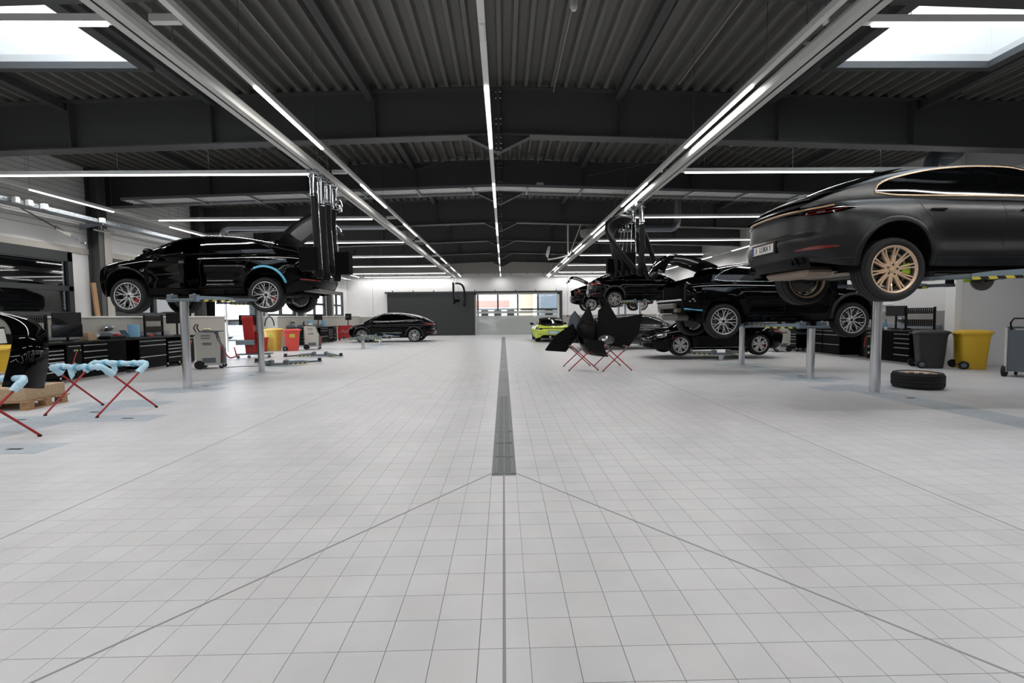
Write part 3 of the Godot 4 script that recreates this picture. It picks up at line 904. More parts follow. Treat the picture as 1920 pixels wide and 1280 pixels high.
func gh_ribbon(c: Dictionary, g: G, curve: Array, x0: float, x1: float, w: float, o: float, s: int) -> G:
	var rows := [[], [], [], []]
	for i in 41:
		var x := lerpf(x0, x1, i / 40.0)
		var y := spl(curve, x)
		for q in 4:
			var yy: float = y + [-w, -w * 0.6, w * 0.6, w][q] * 0.5
			rows[q].append(Vector3(x, yy, (gh_z(c, x, yy) + [0.0, o, o, 0.0][q]) * s))
	return g.grid(rows, s < 0)

func spoke(g: G, p0: Vector3, p1: Vector3, w0: float, w1: float, h: float) -> G:
	# a bar from p0 to p1 on the outer face of a wheel (y outward), chamfered on top
	var d := (p1 - p0).normalized()
	var s := Vector3(-d.z, 0, d.x).normalized()
	var up := Vector3.UP
	var sec := func(p: Vector3, w: float) -> Array:
		return [p - s * w * 0.5 - up * h, p - s * w * 0.5 - up * h * 0.25, p - s * w * 0.3, p + s * w * 0.3, p + s * w * 0.5 - up * h * 0.25, p + s * w * 0.5 - up * h]
	var a: Array = sec.call(p0, w0); var b: Array = sec.call(p1, w1)
	for i in 5: g.quad(a[i], b[i], b[i + 1], a[i + 1])
	g.quad(b[0], b[5], b[4], b[1]); g.quad(b[1], b[4], b[3], b[2])
	g.quad(a[5], a[0], a[1], a[4]); g.quad(a[4], a[1], a[2], a[3])
	return g

func polar(r: float, a: float, y: float) -> Vector3:
	return Vector3(r * cos(a), y, r * sin(a))

var wheel_shapes := {}
# a wheel turned about local y, its outer face at +y
func wheel_parts(style: String, r: float, fine := true) -> Dictionary:
	var key := "%s%.3f%s" % [style, r, fine]
	if wheel_shapes.has(key): return wheel_shapes[key]
	var n := 84 if fine else 36
	var rr := r * (0.745 if style != "five" else 0.715)      # rim flange radius
	var w := 0.145
	var tyre := G.new()
	var pr := [Vector2(rr - 0.012, w - 0.03), Vector2(rr + 0.008, w - 0.012), Vector2(rr + (r - rr) * 0.35, w), Vector2(rr + (r - rr) * 0.7, w - 0.006), Vector2(r - 0.022, w - 0.022), Vector2(r - 0.006, w - 0.05)]
	var left := pr.duplicate()
	for y in [0.088, 0.03, -0.03, -0.088]:
		var gw := 0.006
		pr.append_array([Vector2(r - 0.001, y + gw), Vector2(r - 0.011, y + gw), Vector2(r - 0.011, y - gw), Vector2(r - 0.001, y - gw)])
	left.reverse()
	for p in left: pr.append(Vector2(p.x, -p.y))
	pr.append(Vector2(rr - 0.05, -w + 0.05)); pr.append(Vector2(rr - 0.05, w - 0.05)); pr.append(pr[0])
	var wob := func(i, j, q):
		return q - 0.005 if fine and (i == 4 or i == 5 or i == pr.size() - 9 or i == pr.size() - 10) and j % 3 == 0 else q
	tyre.lathe(pr, Transform3D(), n, wob)
	var rim := G.new()
	var rm := rr - 0.002
	rim.lathe([Vector2(rm, w - 0.028), Vector2(rm + 0.004, w - 0.02), Vector2(rm - 0.006, w - 0.016), Vector2(rm - 0.018, w - 0.024), Vector2(rm - 0.03, w - 0.05), Vector2(rm - 0.034, 0.0), Vector2(rm - 0.03, -w + 0.04), Vector2(rm, -w + 0.02), Vector2(rm - 0.006, -w + 0.03), Vector2(rm - 0.044, -w + 0.06), Vector2(rm - 0.05, 0.0), Vector2(rm - 0.04, w - 0.055), Vector2(rm - 0.02, w - 0.03)], Transform3D(), n)
	var face := G.new()
	var yo := w - 0.03; var yh := w - 0.055
	if style == "paired":
		for k in 10:
			for s in [-1, 1]:
				var a := TAU * k / 10.0
				spoke(face, polar(0.062, a + s * 0.16, yh), polar(rm * 0.6, a + s * 0.075, yh + 0.004), 0.030, 0.022, 0.035)
				spoke(face, polar(rm * 0.59, a + s * 0.075, yh + 0.004), polar(rm - 0.02, a + s * 0.085, yo), 0.022, 0.019, 0.03)
		face.lathe([Vector2(0.0, yh - 0.012), Vector2(0.034, yh - 0.012), Vector2(0.04, yh - 0.002), Vector2(0.088, yh + 0.0), Vector2(0.098, yh - 0.012), Vector2(0.10, yh - 0.05)], Transform3D(), 40)
	elif style == "branched":
		for k in 10:
			var a := TAU * k / 10.0
			var b := a + (0.1 if k % 2 else -0.1)
			spoke(face, polar(0.04, a, yh), polar(rm * 0.55, b, yh + 0.006), 0.026, 0.017, 0.03)
			for s in [-1, 1]:
				spoke(face, polar(rm * 0.54, b, yh + 0.006), polar(rm - 0.012, a + s * 0.155 + (0.03 if k % 2 else -0.03), yo), 0.0155, 0.0135, 0.028)
		face.lathe([Vector2(rm + 0.0045, w - 0.022), Vector2(rm + 0.005, w - 0.0185), Vector2(rm - 0.006, w - 0.0148), Vector2(rm - 0.013, w - 0.019)], Transform3D(), n)
		face.lathe([Vector2(0.0, yh - 0.004), Vector2(0.03, yh - 0.004), Vector2(0.036, yh + 0.004), Vector2(0.07, yh - 0.004), Vector2(0.085, yh - 0.02), Vector2(0.09, yh - 0.05)], Transform3D(), 30)
	else:
		for k in 5:
			var a := TAU * k / 5.0
			for s in [-1, 1]:
				spoke(face, polar(0.05, a + s * 0.35, yh), polar(rm - 0.018, a + s * 0.22, yo), 0.052, 0.04, 0.035)
			spoke(face, polar(0.05, a, yh - 0.008), polar(rm * 0.72, a, yh), 0.05, 0.06, 0.03)
		face.lathe([Vector2(0.0, yh), Vector2(0.03, yh), Vector2(0.036, yh + 0.004), Vector2(0.085, yh - 0.002), Vector2(0.095, yh - 0.02), Vector2(0.10, yh - 0.05)], Transform3D(), 30)
	var nuts := G.new()
	for k in 5:
		var a := TAU * (k + 0.5) / 5.0
		nuts.cyl(polar(0.062, a, yh - 0.02), polar(0.062, a, yh + 0.0035), 0.012, -1, 8)
	var cap := G.new().lathe([Vector2(0.034, yh - 0.012), Vector2(0.033, yh + 0.002), Vector2(0.022, yh + 0.006), Vector2(0, yh + 0.007)], Transform3D(), 20)
	var hub := G.new().lathe([Vector2(0, 0.045), Vector2(0.09, 0.045), Vector2(0.09, 0.02), Vector2(rr * 0.66, 0.02), Vector2(rr * 0.66, -0.012), Vector2(0, -0.012)], Transform3D(), 32)
	var well := G.new().lathe([Vector2(rm - 0.052, -0.03), Vector2(0, -0.03)], Transform3D(), 24)
	var cal := G.new()
	var rows := []
	for j in 2:
		pass
	for k in 6:
		var a0 := -0.36 + 0.12 * k
		var q := [polar(rr * 0.5, a0, 0.075), polar(rr * 0.82, a0, 0.075), polar(rr * 0.84, a0, 0.055), polar(rr * 0.84, a0, -0.05)]
		rows.append([polar(rr * 0.48, a0, 0.05)] + q)
	cal.grid(rows, true)
	for e in [0, 5]: cal.quad(rows[e][0], rows[e][1], rows[e][2], rows[e][3])
	wheel_shapes[key] = {"tyre": tyre, "rim": rim, "face": face, "nuts": nuts, "cap": cap, "disc": hub, "caliper": cal, "well": well}
	return wheel_shapes[key]

func add_wheel(parent: Node, at: Vector3, out_side: int, style: String, r: float, look: Dictionary, roll := 0.0, steer := 0.0, called := "wheel") -> Node3D:
	var s := wheel_parts(style, r)
	var wn := part(called, parent, at)
	wn.basis = Basis(Vector3.UP, steer) * Basis(Vector3.RIGHT, PI / 2 * out_side) * Basis(Vector3.UP, roll)
	obj("tyre", s.tyre, "rubber", wn)
	obj("rim", s.rim, look.barrel, wn)
	obj("spokes", s.face, look.face, wn)
	obj("wheel_nuts", s.nuts, look.get("nut", "rim_dark"), wn).set_meta("kind", "stuff")
	obj("hub_cap", s.cap, look.get("cap", look.face), wn)
	obj("brake_disc", s.disc, "disc_steel", wn)
	var cal := obj("brake_caliper", s.caliper, look.caliper, wn)
	cal.rotation.y = -roll + look.get("cal_at", 0.0)
	return wn

# the body in one sheet per side, with whatever holes the car asks for (skip gets u, y, share of the way to the middle)
func car_body(c: Dictionary, root: Node3D) -> void:
	var us := []
	for i in 14: us.append(i / 14.0)
	var xs := []
	var x: float = c.xa
	while x < c.xb:
		xs.append(x); x += 0.09
	xs.append(c.xb)
	for ax in arches(c):
		for k in 29:
			var q: float = ax + c.R * cos(PI * k / 28.0)
			if q > c.xa and q < c.xb: xs.append(q)
		for s in [-1, 1]:
			if ax + s * (c.R + 0.003) < c.xb and ax + s * (c.R + 0.003) > c.xa: xs.append(ax + s * (c.R + 0.003))
	for q in c.get("cuts", []): xs.append(q)
	xs.sort()
	var last := -99.0
	for q in xs:
		if q - last > 0.0015: us.append(c_u(c, q)); last = q
	for i in range(1, 15): us.append(2.0 + i / 14.0)
	var ns := 26; var nt := 9
	for s in [-1, 1]:
		var rows := []
		for j in ns + 1 + nt: rows.append([])
		for u in us:
			var xn := c_nom(c, u)
			var yl := c_low(c, xn); var ys := spl(c.yS, xn); var yd := spl(c.yD, xn)
			var top := Vector3()
			for j in ns + 1:
				var t := float(j) / ns
				var p := c_pt(c, u, lerpf(yl, ys, t))
				if j == ns: top = p
				rows[j].append(Vector3(p.x, p.y, p.z * s))
			for j in nt:
				var k := 1.0 - float(j + 1) / nt
				rows[ns + 1 + j].append(Vector3(top.x, ys + (yd - ys) * (1 - pow(k, 2.4)), top.z * k * s))
		var skip := func(j, i):
			var u: float = (us[i] + us[i + 1]) * 0.5
			var xn := c_nom(c, u)
			if j >= ns:
				if xn > c.cab0 and xn < c.cab1 and j > ns + 1: return true
				return c_skip(c, u, xn, 9.0, s)
			var y: float = (rows[j][i].y + rows[j + 1][i + 1].y) * 0.5
			return c_skip(c, u, xn, y, s)
		obj("body", G.new().grid(rows, s > 0, skip), c.paint, root)
	# wheel wells, arch lips, floor
	for ax in arches(c):
		for s in [-1, 1]:
			var well := G.new(); var wr := []
			for zz in [0.0, 1.0]:
				var row := []
				for k in 25:
					var a := lerpf(-0.35, PI + 0.35, k / 24.0)
					var px: float = ax + (c.R + 0.004) * cos(a); var py: float = c.hub + (c.R + 0.004) * sin(a)
					row.append(Vector3(px, py, s * (0.48 if zz > 0 else c_half(c, px, py) - 0.01)))
				wr.append(row)
			well.grid(wr, s < 0)
			var fan := []
			for k in 25:
				var a := lerpf(-0.35, PI + 0.35, k / 24.0)
				fan.append(Vector3(ax + c.R * cos(a), c.hub + c.R * sin(a), s * 0.48))
			for k in 24: well.tri(Vector3(ax, c.hub, s * 0.48), fan[k], fan[k + 1])
			obj("wheel_well", well, "black_matte", root)
			if c.get("no_lip", 0) == ax: continue
			var lip := []
			for q in [[-0.004, -0.03], [-0.004, 0.010], [0.008, 0.015], [c.lip - 0.008, 0.012], [c.lip, 0.0]]:
				var row := []
				for k in 41:
					var a := lerpf(-0.16, PI + 0.16, k / 40.0)
					var px: float = ax + (c.R + q[0]) * cos(a); var py: float = maxf(c.hub + (c.R + q[0]) * sin(a), spl(c.y0, ax + (c.R + 0.1) * signf(cos(a))))
					var p := c_pt(c, c_u(c, px), py) if px < c.xb and px > c.xa else c_wrap(c, px, py)
					row.append(Vector3(p.x, p.y, (p.z + q[1]) * s))
				lip.append(row)
			obj("arch_trim", G.new().grid(lip, s < 0), c.trim, root)
	var fl := G.new()
	fl.bbox(Vector3(0, 0.27, 0), Vector3(c.wb - 2 * c.R, 0.07, 1.62), 0.02)
	fl.bbox(Vector3(0, 0.31, 0), Vector3(c.wb + 1.0, 0.09, 0.94), 0.02)
	obj("floor_pan", fl, "black_matte", root)

# inverse of the tail and nose rounding: the flank point whose x is px
func c_wrap(c: Dictionary, px: float, py: float) -> Vector3:
	var front: bool = px > 0
	var xe: float = spl(c.fX if front else c.rX, py)
	var x0: float = c.xb if front else c.xa
	var sn := clampf((px - x0) / (xe - x0), 0, 1)
	return c_pt(c, 2.0 + asin(sn) / (PI / 2) if front else 1.0 - asin(sn) / (PI / 2), py)

func c_skip(c: Dictionary, u: float, x: float, y: float, s: int) -> bool:
	for h in c.get("holes", []):
		if h[0] != 0 and h[0] != s: continue
		if u > h[1] and u < h[2] and y > h[3] and y < h[4]: return true
	return false

func car_cabin(c: Dictionary, root: Node3D) -> void:
	var xs := []
	var x: float = c.cab0
	while x < c.cab1:
		xs.append(x); x += 0.07
	xs.append(c.cab1)
	for q in c.get("cuts", []): xs.append(q)
	xs.sort()
	var ns := 10; var nt := 10
	for s in [-1, 1]:
		var rows := []
		for j in ns + nt + 1: rows.append([])
		for q in xs:
			var e := gh_edge(c, q)
			for j in ns + 1:
				var y := lerpf(e[0] - 0.01, maxf(e[1], e[0]), float(j) / ns)
				rows[j].append(Vector3(q, y, gh_z(c, q, y) * s))
			for j in nt:
				var p := gh_top(c, q, 1.0 - float(j + 1) / nt)
				rows[ns + 1 + j].append(Vector3(p.x, p.y, p.z * s))
		var skip := func(j, i):
			var xm: float = (xs[i] + xs[i + 1]) * 0.5
			for h in c.get("cab_holes", []):
				if (h[0] == 0 or h[0] == s) and xm > h[1] and xm < h[2] and j >= h[3] and j < h[4]: return true
			return false
		obj("cabin", G.new().grid(rows, s > 0, skip), c.paint, root)
		# side windows and their frames
		var ww: Array = c.win
		for i in ww.size():
			if c.get("open_window", -9) == s * (i + 1): continue
			obj("side_window", gh_side(c, G.new(), ww[i][0], ww[i][1], c.dB, c.dT, 0.005, s), c.get("glass", "glass_dark"), root)
		for i in ww.size() - 1:
			if c.has("open_window") and s < 0 and i == 1: continue
			obj("pillar_cover", gh_side(c, G.new(), ww[i][1], ww[i + 1][0], c.dB, c.dT, 0.003, s, 4), "paint_black", root)
		var tr: String = c.get("wtrim", "paint_black")
		obj("window_trim", gh_ribbon(c, G.new(), c.dT, ww[0][0], ww[-1][1], c.get("trim_w", 0.02), 0.010, s), tr, root)
		obj("window_trim", gh_ribbon(c, G.new(), c.dB, ww[0][0], ww[-1][1], c.get("trim_w", 0.02), 0.010, s), tr, root)
	for q in [["windscreen", c.scrF], ["rear_window", c.scrR]]:
		if q[1] == null: continue
		var rows := []
		for j in 13:
			var row := []
			for i in 15:
				row.append(gh_top(c, lerpf(q[1][0], q[1][1], i / 14.0), lerpf(-0.9, 0.9, j / 12.0), 0.006))
			rows.append(row)
		obj(q[0], G.new().grid(rows, true), "glass_dark", root)

func mirror_pair(c: Dictionary, root: Node3D, x: float, y: float, z: float, m: String) -> void:
	for s in [-1, 1]:
		var g := G.new()
		var rows := []
		for j in 9:
			var a := PI * j / 8.0
			var row := []
			for i in 17:
				var b := TAU * i / 16.0
				row.append(Vector3(x + 0.075 * sin(a) * cos(b) + (0.02 if cos(b) > 0 else 0.0), y + 0.072 * sin(a) * sin(b), s * (z + 0.13 - 0.12 * cos(a))))
			rows.append(row)
		g.grid(rows, s > 0)
		obj("door_mirror", g, m, root)
		obj("mirror_foot", G.new().box(Vector3(x, y - 0.07, s * (z + 0.01)), Vector3(0.06, 0.03, 0.12), Basis(Vector3.RIGHT, s * 0.5)), "black_plastic", root)

func handles(c: Dictionary, root: Node3D, pts: Array, m: String) -> void:
	for s in [-1, 1]:
		for p in pts:
			var b := c_off(c, c_u(c, p[0]), p[1], 0.012, s)
			obj("door_handle", G.new().bbox(b, Vector3(0.20, 0.028, 0.024), 0.01), m, root)
			obj("handle_cup", G.new().bbox(c_off(c, c_u(c, p[0]), p[1] - 0.008, -0.006, s), Vector3(0.16, 0.06, 0.02), 0.009), "black_plastic", root)

func seams(c: Dictionary, root: Node3D, lines: Array, r := 0.0035) -> void:
	for s in [-1, 1]:
		for l in lines:
			obj("panel_gap", c_line(c, G.new(), l, s, r), "ink", root)

func suv(paint: String, extra := {}) -> Dictionary:
	var c := {"wb": 2.895, "R": 0.435, "hub": 0.385, "xa": -1.93, "xb": 1.86, "rEnd": -2.53, "fEnd": 2.37, "nr": 2.9, "nf": 2.5,
		"wM": [[-2.5, 0.955], [-1.9, 0.97], [-1.45, 0.985], [-0.7, 0.965], [0.5, 0.958], [1.2, 0.968], [1.5, 0.975], [2.3, 0.94]],
		"yS": [[-2.52, 1.03], [-2.3, 1.07], [-1.9, 1.10], [-1.4, 1.115], [-0.6, 1.105], [0.3, 1.085], [1.0, 1.065], [1.5, 1.01], [1.9, 0.94], [2.2, 0.85], [2.37, 0.74]],
		"yD": [[-2.52, 1.05], [-2.2, 1.13], [-1.8, 1.17], [-1.2, 1.19], [0.9, 1.17], [1.3, 1.125], [1.7, 1.07], [2.05, 0.98], [2.25, 0.88], [2.37, 0.76]],
		"y0": [[-2.5, 0.40], [-2.1, 0.31], [-1.7, 0.29], [-1.0, 0.285], [1.0, 0.275], [1.8, 0.27], [2.1, 0.25], [2.35, 0.27]],
		"rX": [[0.25, -2.36], [0.4, -2.46], [0.55, -2.53], [0.68, -2.54], [0.72, -2.515], [0.82, -2.50], [0.95, -2.50], [1.03, -2.515], [1.12, -2.44]],
		"fX": [[0.2, 2.22], [0.35, 2.33], [0.5, 2.37], [0.65, 2.37], [0.78, 2.33], [0.9, 2.22], [1.0, 2.1]],
		"yM": 0.82, "tuck": 0.085, "sh": 0.10, "crease": 0.030, "crY": 0.62, "flare": 0.026, "lip": 0.062, "trim": "cladding",
		"yG": [[-2.4, 1.06], [-1.9, 1.10], [-1.4, 1.115], [-0.6, 1.105], [0.3, 1.085], [1.0, 1.065], [1.4, 1.03]],
		"wG": [[-2.42, 0.64], [-2.1, 0.76], [-1.7, 0.835], [-1.2, 0.872], [-0.6, 0.88], [0.4, 0.875], [0.9, 0.855], [1.3, 0.80], [1.45, 0.76]],
		"yC": [[-2.44, 1.065], [-2.3, 1.15], [-2.0, 1.30], [-1.6, 1.45], [-1.2, 1.555], [-0.8, 1.62], [-0.4, 1.65], [0.0, 1.66], [0.25, 1.64], [0.5, 1.575], [0.9, 1.395], [1.2, 1.235], [1.42, 1.095]],
		"crown": 0.075, "lean": 0.235, "bow": 0.14, "roofF": 0.35, "roofR": -1.0, "cab0": -2.43, "cab1": 1.40,
		"dB": [[-1.62, 1.205], [-1.4, 1.165], [-1.2, 1.155], [-0.5, 1.145], [0.4, 1.13], [1.0, 1.12]],
		"dT": [[-1.62, 1.215], [-1.57, 1.29], [-1.45, 1.36], [-1.2, 1.435], [-0.8, 1.515], [-0.4, 1.555], [0.0, 1.56], [0.25, 1.54], [0.5, 1.465], [0.8, 1.32], [1.0, 1.21], [1.06, 1.14]],
		"win": [[-1.62, -1.22], [-1.20, -0.13], [-0.03, 1.05]], "scrF": [0.42, 1.36], "scrR": [-2.05, -1.15], "paint": paint}
	c.merge(extra, true)
	return c

func lettering(text: String, size: float, depth: float, m: String, parent: Node, xf: Transform3D, called := "lettering") -> MeshInstance3D:
	var tm := TextMesh.new()
	var f := SystemFont.new()
	f.font_names = PackedStringArray(["Droid Sans"])
	tm.font = f; tm.text = text; tm.font_size = 32; tm.pixel_size = size / 32.0; tm.depth = depth
	tm.curve_step = 2.0
	tm.material = M[m]
	var o := MeshInstance3D.new()
	o.mesh = tm; o.name = called
	parent.add_child(o, true)
	o.transform = xf
	return o

func suv_door_lines() -> Array:
	return [[[0.93, 1.06], [0.97, 0.9], [0.95, 0.55], [0.85, 0.40], [0.75, 0.37]], [[-0.10, 1.09], [-0.08, 0.8], [-0.08, 0.38]], [[-1.18, 1.11], [-1.08, 0.92], [-0.98, 0.80]], [[0.9, 0.385], [-0.95, 0.385]]]

# satin black coupe with gold trim, far front wheel taken off
func gold_car() -> void:
	var t := thing("suv", "satin black coupe with gold trim and gold wheels raised on a lift", "car", Vector3(6.2245, 1.675, -6.665), 0.0)
	var c := suv("paint_satin", {"wtrim": "gold", "trim_w": 0.026, "trim": "paint_satin"})
	car_body(c, t)
	car_cabin(c, t)
	seams(c, t, suv_door_lines(), 0.0028)
	handles(c, t, [[-0.93, 0.965], [0.22, 0.955]], "black_plastic")
	mirror_pair(c, t, 0.86, 1.16, 0.88, "paint_satin")
	for s in [-1, 1]:
		# fuel flap outline, tail lamps, reflectors, rear panel gap
		if s < 0:
			var fl := []
			for k in 33:
				var a := TAU * k / 32.0
				var q := 1.0 / pow(pow(absf(cos(a)), 4) + pow(absf(sin(a)), 4), 0.25)
				fl.append([-1.47 + 0.135 * cos(a) * q, 1.005 + 0.058 * sin(a) * q])
			obj("fuel_flap_gap", c_line(c, G.new(), fl, -1, 0.002), "ink", t)
		var lamp := obj("tail_lamp", c_patch(c, G.new(), 0.30, 1.0, [[0, 0.975], [0.35, 0.94], [0.6, 0.945], [1, 1.0]], [[0, 1.0], [0.35, 1.005], [0.8, 1.03], [1, 1.012]], 0.008, s), "glass_dark", t)
		obj("red_bar", c_patch(c, G.new(), 0.42, 0.9, [[0, 0.955], [0.5, 0.957], [1, 1.0]], [[0, 0.964], [0.5, 0.967], [1, 1.006]], 0.011, s, 12, 2), "lamp_red", lamp)
		obj("red_bar", c_patch(c, G.new(), 0.46, 0.86, [[0, 0.982], [1, 1.010]], [[0, 0.989], [1, 1.015]], 0.011, s, 12, 2), "lamp_red", lamp)
		obj("clear_bar", c_patch(c, G.new(), 0.55, 0.64, [[0, 0.96], [1, 0.965]], [[0, 0.978], [1, 0.982]], 0.013, s, 6, 2), "lamp_clear", lamp)
		obj("light_strip", c_patch(c, G.new(), 0.0, 0.30, [[0, 0.985], [1, 0.978]], [[0, 1.005], [1, 0.998]], 0.007, s), "glass_dark", t)
		obj("reflector", c_patch(c, G.new(), 0.33, 0.80, [[0, 0.515], [0.6, 0.52], [1, 0.535]], [[0, 0.53], [0.5, 0.558], [1, 0.548]], 0.008, s), "lamp_red", t)
		obj("gold_edge", c_line(c, G.new(), [[0.0, 1.028], [0.2, 1.027], [0.45, 1.026], [0.62, 1.03], [0.76, 1.048]], s, 0.013, true, 0.0), "gold", t)
		obj("panel_gap", c_line(c, G.new(), [[0.60, 1.03], [0.57, 0.86], [0.45, 0.78], [0.2, 0.745], [0.0, 0.74]], s, 0.0025, true), "ink", t)
		obj("bumper_edge", c_line(c, G.new(), [[0.0, 0.43], [0.25, 0.435], [0.42, 0.45], [0.52, 0.42], [0.62, 0.39], [1.0, 0.395]], s, 0.006, true), "cladding", t)
		obj("lower_bumper", c_patch(c, G.new(), 0.0, 0.45, [[0, 0.30], [1, 0.30]], [[0, 0.42], [1, 0.43]], 0.006, s), "black_plastic", t)
		for k in 2:
			var b := c_off(c, 0.30 + 0.085 * k, 0.365, -0.03, s)
			obj("tail_pipe", G.new().lathe([Vector2(0.030, 0.0), Vector2(0.038, 0.0), Vector2(0.045, 0.06), Vector2(0.049, 0.075), Vector2(0.043, 0.075), Vector2(0.038, 0.05), Vector2(0.03, 0.0)], Transform3D(Basis(Vector3.BACK, PI / 2), b), 20), "black_plastic", t)
	# spoiler lip at the end of the roof and wing at the foot of the rear window
	var rows := []
	for q in [[-1.02, 0.03], [-1.12, 0.035], [-1.28, 0.02], [-1.30, 0.005], [-1.1, -0.02]]:
		var row := []
		for k in 13: row.append(gh_top(c, q[0], lerpf(-0.93, 0.93, k / 12.0)) + Vector3(0, q[1], 0))
		rows.append(row)
	obj("roof_spoiler", G.new().grid(rows, false), "paint_black", t)
	rows = []
	for q in [[-2.02, 0.01], [-2.16, 0.035], [-2.30, 0.045], [-2.32, 0.03], [-2.15, 0.0]]:
		var row := []
		for k in 13: row.append(gh_top(c, q[0], lerpf(-0.97, 0.97, k / 12.0)) + Vector3(0, q[1], 0))
		rows.append(row)
	obj("tail_wing", G.new().grid(rows, false), "paint_satin", t)
	# number plate
	var np := part("number_plate", t, Vector3(-2.545, 0.615, 0), 0)
	np.basis = Basis(Vector3.UP, -PI / 2)
	obj("plate_recess", G.new().bbox(Vector3(0, 0, -0.012), Vector3(0.60, 0.17, 0.03), 0.008), "black_plastic", np)
	obj("plate_sheet", G.new().bbox(Vector3(0, 0, 0.008), Vector3(0.52, 0.12, 0.012), 0.003), "paper", np)
	obj("blue_band", G.new().box(Vector3(-0.236, 0, 0.0145), Vector3(0.036, 0.112, 0.002)), "plate_blue", np)
	obj("red_edge", G.new().box(Vector3(0.02, 0.0575, 0.0145), Vector3(0.47, 0.004, 0.002)), "caliper_red", np)
	lettering("I   LUKA 1", 0.098, 0.004, "ink", np, Transform3D(Basis().scaled(Vector3(0.92, 1, 1)), Vector3(0.025, 0.0, 0.016)), "plate_number")
	obj("plate_seal", G.new().cyl(Vector3(-0.150, 0.005, 0.014), Vector3(-0.150, 0.005, 0.017), 0.013, -1, 12), "caliper_red", np)
	# underneath: silencer, shield, suspension arms, drive shafts
	obj("silencer", G.new().bbox(Vector3(-2.08, 0.27, 0.05), Vector3(0.40, 0.13, 0.95), 0.05), "exhaust_brown", t)
	obj("heat_shield", G.new().bbox(Vector3(-1.75, 0.245, 0.05), Vector3(0.34, 0.02, 1.0), 0.008, Basis(Vector3.BACK, -0.12)), "exhaust_brown", t)
	obj("rear_subframe", G.new().bbox(Vector3(-1.40, 0.27, 0), Vector3(0.42, 0.13, 0.9), 0.03), "black_plastic", t)
	for s in [-1, 1]:
		for x in [-1.62, -1.25, 1.28, 1.62]:
			obj("control_arm", G.new().cyl(Vector3(x, 0.30, s * 0.42), Vector3(-1.4475 if x < 0 else 1.4475, 0.20, s * 0.74), 0.03, 0.02, 8), "black_plastic", t)
		obj("spring_strut", G.new().cyl(Vector3(1.44, 0.25, s * 0.70), Vector3(1.42, 0.75, s * 0.62), 0.05, -1, 10), "black_plastic", t)
	for x in [-0.6, 0.0, 0.6]: obj("under_tray", G.new().bbox(Vector3(x, 0.226, 0.0), Vector3(0.5, 0.02, 1.2), 0.006), "black_plastic", t)
	var look := {"barrel": "gold_rim", "face": "gold_rim", "caliper": "caliper_lime", "cap": "gold", "cal_at": 0.0}
	for w in [[-1.4475, 1], [-1.4475, -1], [1.4475, 1]]:
		add_wheel(t, Vector3(w[0], 0.245, w[1] * 0.83), w[1], "paired", 0.392, look, 0.31 * w[0])
	# the bare hub where the far front wheel is off
	var hubn := part("bare_hub", t, Vector3(1.4475, 0.245, -0.80))
	hubn.basis = Basis(Vector3.RIGHT, -PI / 2)
	var s3 := wheel_parts("paired", 0.392)
	obj("brake_disc", s3.disc, "disc_steel", hubn)
	var cq := obj("brake_caliper", s3.caliper, "caliper_lime", hubn)
	cq.rotation.y = PI

